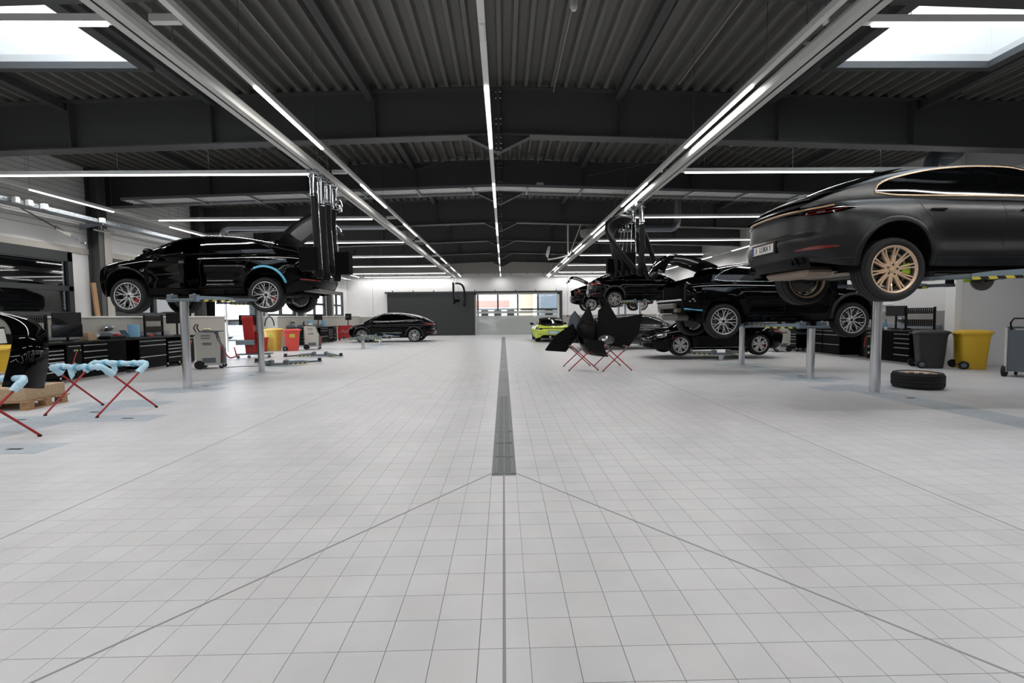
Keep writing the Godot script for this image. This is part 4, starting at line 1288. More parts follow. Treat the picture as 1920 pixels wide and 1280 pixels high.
# glossy black SUV, tailgate up, rear bumper off
func black_car() -> void:
	var t := thing("suv", "glossy black raised SUV with open tailgate and its rear bumper removed", "car", Vector3(6.35, 0.967, -11.375), 0.0)
	var c := suv("paint_blue", {"wtrim": "chrome", "trim_w": 0.014, "trim": "cladding", "no_lip": -1.4475,
		"yC": [[-2.40, 1.09], [-2.3, 1.18], [-2.0, 1.33], [-1.6, 1.46], [-1.2, 1.55], [-0.8, 1.615], [-0.4, 1.65], [0.0, 1.66], [0.25, 1.64], [0.5, 1.575], [0.9, 1.395], [1.2, 1.235], [1.42, 1.095]],
		"dT": [[-1.62, 1.215], [-1.50, 1.32], [-1.3, 1.42], [-1.0, 1.50], [-0.5, 1.555], [0.0, 1.56], [0.25, 1.54], [0.5, 1.465], [0.8, 1.32], [1.0, 1.21], [1.06, 1.14]],
		"holes": [[0, -1.0, 0.62, -1.0, 20.0], [0, -1.0, 0.97, -1.0, 0.80], [0, 0.6, 1.0, 8.5, 20.0]], "cab_holes": [[0, -3.0, -1.45, 9, 30]], "scrR": null})
	car_body(c, t)
	car_cabin(c, t)
	seams(c, t, suv_door_lines())
	handles(c, t, [[-0.93, 0.965], [0.22, 0.955]], "paint_blue")
	mirror_pair(c, t, 0.86, 1.16, 0.88, "paint_blue")
	# load bay seen through the tail
	obj("load_bay", G.new().span(-2.25, 0.72, -0.70, -1.2, 0.74, 0.70).span(-1.25, 0.72, -0.70, -1.2, 1.2, 0.70).span(-2.25, 0.72, -0.74, -1.2, 1.12, -0.70).span(-2.25, 0.72, 0.70, -1.2, 1.12, 0.74), "interior", t)
	obj("rear_panel", G.new().span(-2.30, 0.45, -0.80, -2.24, 0.74, 0.80), "black_matte", t)
	obj("crash_bar", G.new().bbox(Vector3(-2.40, 0.62, 0), Vector3(0.10, 0.12, 1.1), 0.02).bbox(Vector3(-2.34, 0.52, 0.55), Vector3(0.12, 0.09, 0.2), 0.01).bbox(Vector3(-2.34, 0.52, -0.55), Vector3(0.12, 0.09, 0.2), 0.01), "bare_metal", t)
	obj("bumper_carrier", G.new().bbox(Vector3(-2.36, 0.75, 0), Vector3(0.05, 0.04, 1.6), 0.01), "rim_silver", t)
	obj("silencer", G.new().bbox(Vector3(-2.20, 0.36, 0), Vector3(0.34, 0.16, 1.0), 0.05), "bare_metal", t)
	for s in [-1, 1]:
		# stripped corner: inner panel, clips, blue strap
		obj("corner_panel", c_patch(c, G.new(), 0.62, 1.02, [[0, 0.45], [1, 0.5]], [[0, 1.0], [1, 1.02]], -0.05, s), "black_matte", t)
		for k in 12:
			var b := c_off(c, 0.70 + 0.02 * (k % 4) + 0.05 * ((k * 5) % 3), 0.72 + 0.045 * (k / 2), -0.045, s)
			obj("clip", G.new().bbox(b, Vector3(0.035, 0.028, 0.02), 0.005), "rim_silver", t)
		obj("strap", G.new().cyl(Vector3(-2.30, 0.56, s * 0.84), Vector3(-1.86, 0.49, s * 0.96), 0.012, -1, 6).cyl(Vector3(-2.30, 0.53, s * 0.84), Vector3(-1.90, 0.53, s * 0.96), 0.006, -1, 6), "tape_blue", t)
	tailgate(t, Vector3(-1.42, 1.52, 0), 1.16, "paint_black", 0.62)
	var look := {"barrel": "rim_dark", "face": "rim_silver", "caliper": "rim_dark", "cap": "rim_dark"}
	for w in [[-1.4475, 1], [-1.4475, -1], [1.4475, 1], [1.4475, -1]]:
		add_wheel(t, Vector3(w[0], 0.265, w[1] * 0.84), w[1], "branched", 0.392, look, 0.2 * w[0])
	under(c, t)

func under(c: Dictionary, t: Node3D) -> void:
	for a in arches(c):
		obj("subframe", G.new().bbox(Vector3(a, 0.29, 0), Vector3(0.4, 0.1, 0.95), 0.03), "black_plastic", t)
		for s in [-1, 1]:
			obj("control_arm", G.new().cyl(Vector3(a - 0.15, 0.30, s * 0.4), Vector3(a, 0.24, s * 0.78), 0.028, 0.02, 8), "black_plastic", t)

# a tailgate hung at its top edge: upper leaf with the window, lower leaf bent down; up is the angle it is swung up
func tailgate(t: Node3D, at: Vector3, wide: float, paint: String, up: float) -> Node3D:
	var n := part("tailgate", t, at)
	n.basis = Basis(Vector3.BACK, -up)
	# closed outline from the hinge, x to the rear is negative
	var prof := [Vector2(0, 0), Vector2(-0.25, -0.06), Vector2(-0.6, -0.17), Vector2(-0.86, -0.30), Vector2(-0.97, -0.37), Vector2(-1.02, -0.44), Vector2(-1.03, -0.60), Vector2(-1.0, -0.76), Vector2(-0.96, -0.82)]
	var outer := []; var inner := []
	for i in prof.size():
		var p: Vector2 = prof[i]
		var w := wide * (0.5 + 0.07 * sin(i / 8.0 * PI)) - (0.0 if i < 6 else 0.05)
		var ro := []; var ri := []
		for k in 13:
			var f := lerpf(-1, 1, k / 12.0)
			var bow := 0.05 * (1 - f * f)
			ro.append(Vector3(p.x - bow, p.y + bow * 0.5, f * w))
			ri.append(Vector3(p.x - bow + (0.06 if i > 4 else 0.01), p.y + bow * 0.5 - (0.05 if i <= 5 else 0.0), f * w * 0.96))
		outer.append(ro); inner.append(ri)
	var g := G.new().grid(outer, true)
	var rim := G.new()
	for e in [0, 12]:
		var r2 := [[], []]
		for i in prof.size():
			r2[0].append(outer[i][e]); r2[1].append(inner[i][e])
		g.grid(r2, e == 0)
	g.grid([outer[0], inner[0]], true).grid([outer[-1], inner[-1]], false)
	obj("outer_skin", g, paint, n)
	obj("inner_lining", G.new().grid(inner, false), "black_plastic", n)
	var win := []
	for i in range(1, 4):
		var row := []
		for k in 9: row.append(outer[i][2 + k] + Vector3(-0.003, 0.006, 0))
		win.append(row)
	obj("tailgate_window", G.new().grid(win, true), "glass_dark", n)
	win = []
	for i in range(1, 4):
		var row := []
		for k in 9: row.append(inner[i][2 + k] + Vector3(0.002, -0.004, 0))
		win.append(row)
	obj("tailgate_window", G.new().grid(win, false), "glass_clear", n)
	return n

# glossy black electric SUV on the window side, driver's door and tailgate open
func macan_car() -> void:
	var t := thing("suv", "glossy black raised SUV with open front door and blue taped rear arch", "car", Vector3(-6.52, 1.645, -11.155), PI)
	var hx := 0.99; var rx := -0.02
	var c := suv("paint_black", {"wtrim": "paint_black", "trim_w": 0.018, "trim": "paint_black", "cuts": [hx, rx, hx - 0.03, rx + 0.03],
		"yC": [[-2.40, 1.08], [-2.25, 1.14], [-2.0, 1.24], [-1.6, 1.37], [-1.2, 1.48], [-0.8, 1.56], [-0.4, 1.605], [0.0, 1.62], [0.25, 1.605], [0.5, 1.545], [0.9, 1.375], [1.2, 1.225], [1.42, 1.09]],
		"dT": [[-1.62, 1.20], [-1.50, 1.27], [-1.3, 1.35], [-1.0, 1.43], [-0.5, 1.50], [0.0, 1.52], [0.25, 1.505], [0.5, 1.44], [0.8, 1.30], [1.0, 1.20], [1.06, 1.14]],
		"holes": [[-1, c_ux(rx), c_ux(hx), 0.40, 3.0], [0, -1.0, 0.42, 0.78, 20.0]], "cab_holes": [[-1, rx, 0.72, 1, 9], [0, -3.0, -1.5, 12, 30]], "open_window": -3, "scrR": null, "lip": 0.03})
	car_body(c, t)
	car_cabin(c, t)
	seams(c, t, [suv_door_lines()[1], suv_door_lines()[2], suv_door_lines()[3]])
	handles(c, t, [[-0.93, 0.965]], "paint_black")
	mirror_pair(c, t, 0.90, 1.17, 0.90, "paint_black")
	for s in [-1, 1]:
		obj("belt_strip", c_line(c, G.new(), [[-1.9, 1.0], [-1.4, 1.045], [-0.6, 1.05], [0.0, 1.045]], s, 0.004), "chrome", t)
		obj("head_lamp", c_patch(c, G.new(), 2.10, 2.55, [[0, 0.80], [1, 0.74]], [[0, 0.88], [1, 0.79]], 0.006, s), "glass_dark", t)
		obj("reflector", c_patch(c, G.new(), 0.30, 0.75, [[0, 0.55], [1, 0.57]], [[0, 0.58], [1, 0.60]], 0.008, s), "lamp_red", t)
		# the ring of blue tape round the rear arch
	var tape := []
	for q in [[0.012, 0.0], [0.014, 0.014], [0.055, 0.014], [0.057, 0.0]]:
		var row := []
		for k in 21:
			var a := lerpf(PI * 0.36, PI * 0.92, k / 20.0)
			var px: float = -1.4475 + (c.R + q[0]) * cos(a); var py: float = c.hub + (c.R + q[0]) * sin(a)
			var p := c_pt(c, c_u(c, px), py) if px > c.xa else c_wrap(c, px, py)
			row.append(Vector3(p.x, p.y, -(p.z + q[1] + 0.006)))
		tape.append(row)
	obj("arch_tape", G.new().grid(tape, true), "tape_blue", t)
	# the open front door, hinged at its front edge
	var door := part("front_door", t, Vector3(hx, 0, -0.93))
	door.basis = Basis(Vector3.UP, -0.42)
	var rows := []; var inner := []
	for j in 15:
		var row := []; var ri := []
		for i in 13:
			var x := lerpf(hx - 0.005, rx + 0.005, i / 12.0)
			var y := lerpf(0.40, spl(c.yS, x), j / 14.0)
			var p := Vector3(x, y, -c_half(c, x, y)) - door.position
			row.append(p); ri.append(p + Vector3(0, 0, 0.10))
		rows.append(row); inner.append(ri)
	var dg := G.new().grid(rows, false)
	for e in [0, 12]:
		var r2 := [[], []]
		for j in 15:
			r2[0].append(rows[j][e]); r2[1].append(inner[j][e])
		dg.grid(r2, e == 0)
	dg.grid([rows[0], inner[0]], true).grid([rows[14], inner[14]], false)
	obj("door_skin", dg, "paint_black", door)
	obj("door_lining", G.new().grid(inner, true), "interior", door)
	obj("door_handle", G.new().bbox(rows[11][10] + Vector3(0, 0, -0.012), Vector3(0.2, 0.028, 0.02), 0.008), "paint_black", door)
	obj("door_glass_edge", G.new().cyl(rows[14][0] + Vector3(0, 0.02, 0.04), rows[14][11] + Vector3(0, 0.03, 0.04), 0.012, -1, 6), "chrome", door)
	# cabin: seats, steering wheel, dashboard
	obj("dashboard", G.new().bbox(Vector3(0.86, 0.98, 0), Vector3(0.4, 0.26, 1.5), 0.06), "interior", t)
	var sw := []
	for k in 25:
		var a := TAU * k / 24.0
		sw.append(Vector3(0.52 + 0.07 * sin(a), 1.06 + 0.17 * sin(a), -0.38 + 0.185 * cos(a)))
	obj("steering_wheel", G.new().tube(sw, 0.016, 8, false).cyl(Vector3(0.52, 1.06, -0.38), Vector3(0.72, 0.98, -0.38), 0.05, 0.04, 10).cyl(sw[0], sw[12], 0.014, -1, 6), "black_plastic", t)
	for z in [-0.38, 0.38]:
		var seat := part("seat", t, Vector3(0.05, 0.5, z))
		obj("cushion", G.new().bbox(Vector3(0.05, 0.06, 0), Vector3(0.55, 0.16, 0.52), 0.05), "interior", seat)
		obj("backrest", G.new().bbox(Vector3(-0.30, 0.42, 0), Vector3(0.16, 0.68, 0.52), 0.06, Basis(Vector3.BACK, 0.3)), "interior", seat)
		obj("headrest", G.new().bbox(Vector3(-0.44, 0.84, 0), Vector3(0.1, 0.18, 0.26), 0.04, Basis(Vector3.BACK, 0.25)), "interior", seat)
	obj("cabin_floor", G.new().span(-1.3, 0.36, -0.86, 1.0, 0.40, 0.86), "interior", t)
	obj("load_bay", G.new().span(-2.3, 0.72, -0.7, -1.2, 0.75, 0.7), "interior", t)
	tailgate(t, Vector3(-1.46, 1.42, 0), 1.1, "paint_black", 0.98)
	obj("plate_recess", G.new().bbox(Vector3(-2.53, 0.62, 0), Vector3(0.03, 0.13, 0.54), 0.008), "black_plastic", t)
	obj("rear_diffuser", G.new().bbox(Vector3(-2.30, 0.36, 0), Vector3(0.36, 0.06, 1.3), 0.02), "bare_metal", t)
	var look := {"barrel": "rim_dark", "face": "rim_silver", "caliper": "caliper_red", "cap": "rim_dark", "cal_at": 2.6}
	for w in [[-1.4475, 1], [-1.4475, -1], [1.4475, 1], [1.4475, -1]]:
		add_wheel(t, Vector3(w[0], 0.255, w[1] * 0.84), w[1], "branched", 0.375, look, 0.15 + 0.2 * w[0], 0.0)
	under(c, t)

func c_ux(x: float) -> float:
	return 1.0 + (x + 1.93) / (1.86 + 1.93)

# the plain SUV: shut, standing or raised, for cars further down the hall
func plain_suv(label: String, at: Vector3, turn: float, paint: String, look: Dictionary, drop: float, extra := {}, gate := -1.0, group := "") -> Node3D:
	var t := thing("suv", label, "car", at, turn, group)
	var e := {"wtrim": "chrome", "trim_w": 0.014}
	if gate >= 0: e.merge({"holes": [[0, -1.0, 0.45, 0.75, 20.0]], "cab_holes": [[0, -3.0, -1.45, 11, 30]], "scrR": null})
	e.merge(extra, true)
	var c := suv(paint, e)
	car_body(c, t)
	car_cabin(c, t)
	seams(c, t, suv_door_lines())
	handles(c, t, [[-0.93, 0.965], [0.22, 0.955]], paint)
	mirror_pair(c, t, 0.86, 1.16, 0.88, paint)
	for s in [-1, 1]:
		obj("tail_lamp", c_patch(c, G.new(), 0.46 if gate >= 0 else 0.0, 0.92, [[0, 0.95], [0.5, 0.94], [1, 0.99]], [[0, 0.99], [0.8, 1.02], [1, 1.01]], 0.008, s), "lamp_red", t)
		obj("reflector", c_patch(c, G.new(), 0.33, 0.80, [[0, 0.515], [1, 0.535]], [[0, 0.545], [1, 0.55]], 0.008, s), "lamp_red", t)
		obj("head_lamp", c_patch(c, G.new(), 2.15, 2.6, [[0, 0.76], [1, 0.70]], [[0, 0.86], [1, 0.80]], 0.006, s), "lamp_clear", t)
	if gate >= 0:
		tailgate(t, Vector3(-1.42, 1.48, 0), 1.12, paint, gate)
		obj("load_bay", G.new().span(-2.3, 0.72, -0.7, -1.2, 0.75, 0.7), "interior", t)
	for w in [[-1.4475, 1], [-1.4475, -1], [1.4475, 1], [1.4475, -1]]:
		add_wheel(t, Vector3(w[0], 0.375 - drop, w[1] * 0.84), w[1], "branched", 0.375, look, 0.2 * w[0])
	under(c, t)
	return t

func low(c: Dictionary, sy: float) -> Dictionary:
	for k in ["yS", "yD", "y0", "yG", "yC", "dB", "dT"]:
		var l := []
		for p in c[k]: l.append([p[0], p[1] * sy])
		c[k] = l
	for k in ["rX", "fX"]:
		var l := []
		for p in c[k]: l.append([p[0] * sy, p[1]])
		c[k] = l
	c.yM *= sy; c.crY *= sy
	return c

func sports(paint: String, extra := {}) -> Dictionary:
	var c := {"wb": 2.45, "R": 0.365, "hub": 0.335, "xa": -1.62, "xb": 1.62, "rEnd": -2.22, "fEnd": 2.18, "nr": 2.4, "nf": 2.2,
		"wM": [[-2.2, 0.90], [-1.25, 0.925], [-0.4, 0.88], [0.6, 0.87], [1.25, 0.895], [2.1, 0.86]],
		"yS": [[-2.2, 0.76], [-1.9, 0.86], [-1.3, 0.90], [-0.4, 0.86], [0.6, 0.82], [1.25, 0.80], [1.7, 0.72], [2.0, 0.62], [2.18, 0.50]],
		"yD": [[-2.2, 0.80], [-1.9, 0.91], [-1.3, 0.96], [0.8, 0.90], [1.2, 0.80], [1.7, 0.70], [2.0, 0.61], [2.18, 0.51]],
		"y0": [[-2.2, 0.30], [-1.7, 0.2], [0, 0.17], [1.7, 0.17], [2.15, 0.2]],
		"rX": [[0.15, -2.08], [0.3, -2.18], [0.5, -2.23], [0.65, -2.22], [0.8, -2.12], [0.9, -1.95]],
		"fX": [[0.15, 2.08], [0.3, 2.16], [0.42, 2.18], [0.55, 2.12], [0.7, 1.98], [0.8, 1.85]],
		"yM": 0.56, "tuck": 0.06, "sh": 0.11, "crease": 0.010, "crY": 0.45, "flare": 0.03, "lip": 0.016, "trim": paint,
		"yG": [[-1.9, 0.86], [-1.2, 0.90], [0, 0.855], [0.9, 0.83], [1.1, 0.82]], "wG": [[-1.92, 0.45], [-1.4, 0.64], [-0.8, 0.72], [0, 0.74], [0.8, 0.71], [1.1, 0.64]],
		"yC": [[-1.93, 0.865], [-1.5, 1.01], [-1.0, 1.17], [-0.5, 1.27], [-0.1, 1.295], [0.2, 1.27], [0.5, 1.175], [0.8, 1.02], [1.1, 0.84]],
		"crown": 0.06, "lean": 0.2, "bow": 0.12, "roofF": 0.15, "roofR": -0.6, "cab0": -1.92, "cab1": 1.08,
		"dB": [[-1.05, 0.985], [-0.8, 0.93], [0, 0.90], [0.8, 0.875]], "dT": [[-1.05, 0.99], [-0.9, 1.07], [-0.5, 1.17], [-0.1, 1.205], [0.2, 1.175], [0.5, 1.08], [0.75, 0.935], [0.8, 0.89]],
		"win": [[-1.05, -0.45], [-0.43, 0.79]], "scrF": [0.25, 1.04], "scrR": [-1.6, -0.75], "paint": paint, "wtrim": paint, "trim_w": 0.012}
	c.merge(extra, true)
	return c

func sports_car() -> void:
	var t := thing("sports_car", "low black sports car held just off the floor on a lift", "car", Vector3(6.66, 0.13, -15.25), PI)
	var c := sports("paint_black")
	car_body(c, t); car_cabin(c, t)
	seams(c, t, [[[0.80, 0.80], [0.82, 0.5], [0.72, 0.28]], [[-0.45, 0.84], [-0.5, 0.5], [-0.45, 0.28]]])
	mirror_pair(c, t, 0.62, 0.95, 0.80, "paint_black")
	for s in [-1, 1]:
		obj("head_lamp", c_patch(c, G.new(), 2.06, 2.42, [[0, 0.60], [0.5, 0.55], [1, 0.56]], [[0, 0.68], [0.5, 0.68], [1, 0.61]], 0.006, s), "lamp_clear", t)
		obj("tail_lamp", c_patch(c, G.new(), 0.45, 0.98, [[0, 0.66], [1, 0.70]], [[0, 0.74], [1, 0.76]], 0.008, s), "lamp_red", t)
		obj("side_marker", c_patch(c, G.new(), 1.92, 1.97, [[0, 0.52], [1, 0.52]], [[0, 0.55], [1, 0.55]], 0.006, s, 4, 2), "lamp_red", t)
		obj("sill_strip", c_line(c, G.new(), [[-0.8, 0.24], [0.8, 0.24]], s, 0.012), "chrome", t)
		obj("front_intake", c_patch(c, G.new(), 2.5, 2.95, [[0, 0.24], [1, 0.24]], [[0, 0.36], [1, 0.34]], 0.004, s), "black_matte", t)
	var look := {"barrel": "rim_silver", "face": "rim_silver", "caliper": "caliper_red", "cal_at": 2.8}
	for w in [[-1.225, 1], [-1.225, -1], [1.225, 1], [1.225, -1]]:
		add_wheel(t, Vector3(w[0], 0.315, w[1] * 0.75), w[1], "five", 0.335, look, 0.2 * w[0])

func lime_car() -> void:
	var t := thing("sports_car", "lime yellow roadster with black soft top parked before the glazed door", "car", Vector3(2.58, 0, -26.6), PI / 2)
	var c := sports("paint_lime")
	car_body(c, t)
	c.paint = "black_matte"
	car_cabin(c, t)
	mirror_pair(c, t, 0.62, 0.93, 0.82, "black_plastic")
	var dk := G.new()
	obj("engine_lid", G.new().bbox(Vector3(-1.55, 0.90, 0), Vector3(0.5, 0.05, 0.9), 0.02, Basis(Vector3.BACK, 0.1)), "paint_lime", t)
	for s in [-1, 1]:
		obj("tail_lamp", c_patch(c, G.new(), 0.42, 0.9, [[0, 0.66], [1, 0.70]], [[0, 0.75], [1, 0.79]], 0.01, s), "glass_dark", t)
		obj("lamp_core", c_patch(c, G.new(), 0.5, 0.75, [[0, 0.69], [1, 0.71]], [[0, 0.72], [1, 0.74]], 0.014, s), "lamp_clear", t)
		obj("light_strip", c_patch(c, G.new(), 0.0, 0.42, [[0, 0.715], [1, 0.70]], [[0, 0.74], [1, 0.735]], 0.012, s), "ink", t)
		obj("diffuser", c_patch(c, G.new(), 0.0, 0.56, [[0, 0.21], [1, 0.21]], [[0, 0.38], [0.7, 0.37], [1, 0.23]], 0.01, s), "black_matte", t)
		obj("reflector", c_patch(c, G.new(), 0.45, 0.66, [[0, 0.42], [1, 0.43]], [[0, 0.44], [1, 0.45]], 0.01, s), "lamp_red", t)
	for z in [-0.17, 0.17]: obj("tail_pipe", G.new().cyl(Vector3(-2.1, 0.29, z), Vector3(-2.24, 0.29, z), 0.05, -1, 14), "chrome", t)
	var np := part("number_plate", t, Vector3(-2.245, 0.52, 0))
	np.basis = Basis(Vector3.UP, -PI / 2)
	obj("plate_sheet", G.new().bbox(Vector3(0, 0, 0.004), Vector3(0.56, 0.14, 0.012), 0.003), "roll_blue", np)
	obj("plate_field", G.new().box(Vector3(0, 0, 0.011), Vector3(0.42, 0.07, 0.002)), "paper", np)
	var look := {"barrel": "rim_dark", "face": "rim_dark", "caliper": "caliper_red"}
	for w in [[-1.225, 1], [-1.225, -1], [1.225, 1], [1.225, -1]]:
		add_wheel(t, Vector3(w[0], 0.335, w[1] * 0.75), w[1], "five", 0.335, look)

func saloon_car() -> void:
	var t := thing("saloon_car", "dark grey long saloon standing on the floor behind the trestles", "car", Vector3(5.45, 0, -19.6), 0.0)
	var c := low(suv("paint_grey", {"wtrim": "chrome", "trim_w": 0.014, "glass": "glass_clear", "R": 0.39, "hub": 0.36, "lip": 0.016, "trim": "paint_grey", "crease": 0.015}), 0.855)
	car_body(c, t); car_cabin(c, t)
	seams(c, t, [[[0.93, 0.9], [0.97, 0.77], [0.85, 0.35]], [[-0.10, 0.93], [-0.08, 0.33]], [[-1.18, 0.95], [-0.98, 0.68]], [[0.85, 0.34], [-0.95, 0.34]]])
	handles(c, t, [[-0.93, 0.82], [0.22, 0.815]], "paint_grey")
	mirror_pair(c, t, 0.86, 0.99, 0.88, "paint_grey")
	for s in [-1, 1]:
		obj("sill_strip", c_line(c, G.new(), [[-0.9, 0.30], [0.9, 0.30]], s, 0.012), "chrome", t)
		obj("tail_lamp", c_patch(c, G.new(), 0.0, 0.9, [[0, 0.80], [1, 0.83]], [[0, 0.84], [1, 0.86]], 0.008, s), "lamp_red", t)
	var look := {"barrel": "rim_dark", "face": "rim_silver", "caliper": "caliper_red"}
	for w in [[-1.4475, 1], [-1.4475, -1], [1.4475, 1], [1.4475, -1]]:
		add_wheel(t, Vector3(w[0], 0.36, w[1] * 0.84), w[1], "branched", 0.36, look, w[0])
	for x in [-0.9, 0.15]:
		for z in [-0.38, 0.38]:
			obj("backrest", G.new().bbox(Vector3(x, 0.85, z), Vector3(0.14, 0.6, 0.5), 0.05, Basis(Vector3.BACK, 0.25)), "interior", t)

func other_cars() -> void:
	sports_car(); lime_car(); saloon_car()
	var dark := {"barrel": "rim_dark", "face": "rim_silver", "caliper": "caliper_red", "cap": "rim_dark"}
	plain_suv("glossy black coupe standing on the floor before the dark sliding door", Vector3(-6.41, 0, -27.25), PI, "paint_blue", {"barrel": "rim_dark", "face": "rim_silver", "caliper": "rim_dark"}, 0.0)
	plain_suv("glossy black raised car with wide wheel arch cladding under the hose bundle", Vector3(6.55, 1.85, -22.55), 0.0, "paint_black", dark, 0.12, {"lip": 0.09})
	plain_suv("black raised car with red tail lamps and its tailgate swung up", Vector3(6.46, 1.75, -27.85), 0.0, "paint_black", {"barrel": "rim_silver", "face": "rim_silver", "caliper": "caliper_red"}, 0.12, {}, 0.75)

# ---------------------------------------------------------------- lifts
func arm(t: Node3D, at: Vector3, dir: int, inward: int, reach: float, called := "swing_arm") -> void:
	var n := part(called, t, at)
	var ang := atan2(0.62 * inward, reach)
	n.basis = Basis(Vector3.UP, -ang) if dir > 0 else Basis(Vector3.UP, PI + ang)
	var l := Vector2(reach, 0.62).length()
	# outer sleeve, inner slide, pad; local x runs out along the arm
	obj("sleeve", G.new().prism(PackedVector2Array([Vector2(0, -0.06), Vector2(l * 0.62, -0.045), Vector2(l * 0.62, 0.02), Vector2(l * 0.45, 0.04), Vector2(0, 0.055)]), 0.13), "lift_blue", n)
	obj("slide", G.new().bbox(Vector3(l * 0.75, -0.015, 0), Vector3(l * 0.5, 0.05, 0.09), 0.006), "lift_grey", n)
	obj("pad_seat", G.new().cyl(Vector3(l, -0.045, 0), Vector3(l, 0.0, 0), 0.07, -1, 16), "lift_grey", n)
	obj("pad", G.new().cyl(Vector3(l, 0.0, 0), Vector3(l, 0.075, 0), 0.055, -1, 16), "rubber", n)
	for s in [-1, 1]:
		for k in 8:
			var x := 0.05 + k * l * 0.07
			obj("hazard_stripe", G.new().prism(PackedVector2Array([Vector2(x, -0.058 + x * 0.008), Vector2(x + l * 0.07, -0.058 + x * 0.008), Vector2(x + l * 0.07 + 0.02, -0.022), Vector2(x + 0.02, -0.022)]), 0.004, Transform3D(Basis(), Vector3(0, 0, s * 0.0665))), "hazard_yellow" if k % 2 else "hazard_black", n)

func lift(x: float, z_near: float, z_far: float, top: float, label: String, reach := 0.82, front := 1) -> void:
	var t := thing("vehicle_lift", label, "lift", Vector3(x, 0, 0), 0, "two post floor lifts")
	for q in [[-z_near, -1], [-z_far, 1]]:
		var z: float = q[0]
		if top > 0.2:
			var pn := obj("lift_post", G.new().cyl(Vector3(0, 0, z), Vector3(0, top - 0.10, z), 0.078, -1, 32), "post_steel", t)
			obj("floor_collar", G.new().lathe([Vector2(0.08, 0.0), Vector2(0.16, 0.0), Vector2(0.16, 0.006), Vector2(0.09, 0.012), Vector2(0.08, 0.012)], Transform3D(Basis(), Vector3(0, 0.0015, z)), 32), "floor_plate", t)
		obj("carriage", G.new().bbox(Vector3(0, top - 0.085, z), Vector3(0.56, 0.05, 0.22), 0.01).bbox(Vector3(-0.22, top - 0.03, z), Vector3(0.10, 0.11, 0.20), 0.01).bbox(Vector3(0.22, top - 0.03, z), Vector3(0.10, 0.11, 0.20), 0.01), "lift_grey", t)
		for d in [-1, 1]:
			obj("pivot_pin", G.new().cyl(Vector3(0.22 * d, top - 0.1, z), Vector3(0.22 * d, top + 0.045, z), 0.03, -1, 12), "zinc", t)
			arm(t, Vector3(0.24 * d, top - 0.055, z), d, q[1], reach if d != front or top < 0.6 else 0.42)

func build_lifts() -> void:
	lift(6.45, 5.30, 8.05, 1.89, "in-floor lift with blue grey arms under the satin black car")
	lift(6.50, 9.86, 12.75, 1.182, "in-floor lift with polished posts under the bumperless black car")
	lift(-6.36, 9.54, 12.45, 1.86, "in-floor lift with polished posts under the car with taped arch", 0.82, -1)
	lift(-6.65, 14.0, 17.16, 0.14, "lowered empty lift with its arms resting on the floor", 0.72)
	lift(-6.3, 21.2, 24.2, 0.50, "empty lift raised to knee height before the parked coupe", 0.8)
	lift(6.57, 14.12, 16.5, 0.28, "in-floor lift barely raised under the black sports car")
	lift(6.15, 21.25, 23.85, 2.065, "in-floor lift under the car with wide arch cladding")
	lift(6.46, 26.5, 29.2, 1.965, "in-floor lift under the car with its tailgate swung up")

# ---------------------------------------------------------------- exhaust rails, hoses, trays, ducts
func ribbed(pts: Array, r: float) -> G:
	# a corrugated hose through smooth points
	var cv := Curve3D.new()
	for i in pts.size():
		var d: Vector3 = (pts[mini(i + 1, pts.size() - 1)] - pts[maxi(i - 1, 0)]) / 5.0
		cv.add_point(pts[i], -d, d)
	var l := cv.get_baked_length()
	var n := int(l / 0.024)
	var p := []; var rr := []
	for i in n + 1:
		p.append(cv.sample_baked(l * i / n, true))
		rr.append(r if i % 2 else r * 0.86)
	return G.new().tube(p, rr, 12)

func extraction_rail(x: float, label: String, lead := 0.03) -> void:
	var t := thing("exhaust_rail", label, "rail", Vector3(x, 4.17, 0), 0, "exhaust extraction rails")
	obj("rail_body", G.new().prism(PackedVector2Array([Vector2(-0.10, 0.0), Vector2(-0.015, 0.0), Vector2(-0.015, 0.05), Vector2(0.015, 0.05), Vector2(0.015, 0.0), Vector2(0.10, 0.0), Vector2(0.11, 0.12), Vector2(0.10, 0.13), Vector2(-0.08, 0.13), Vector2(-0.11, 0.13 - lead), Vector2(-0.10, 0.0)]), 36.0, Transform3D(Basis(), Vector3(0, 0, -16.6))), "alu_side", t)
	obj("rubber_lip", G.new().span(-0.014, 0.004, 1.4, 0.014, 0.012, -34.6), "rubber", t)
	obj("side_groove", G.new().span(0.1, 0.055, 1.4, 0.108, 0.07, -34.6).span(-0.108, 0.055, 1.4, -0.1, 0.07, -34.6), "aluminium", t)
	for k in 8:
		var z := -(BEAM0 + k * BAY) + 0.1
		if z < -34: continue
		obj("bracket", G.new().span(-0.12, 0.13, z - 0.03, 0.12, 0.15, z + 0.03), "zinc", t)
		for s in [-1, 1]: obj("threaded_rod", G.new().cyl(Vector3(0.1 * s, 0.15, z), Vector3(0.1 * s, roof_y(x) - 0.94 - 4.17, z), 0.006, -1, 6), "zinc", t)

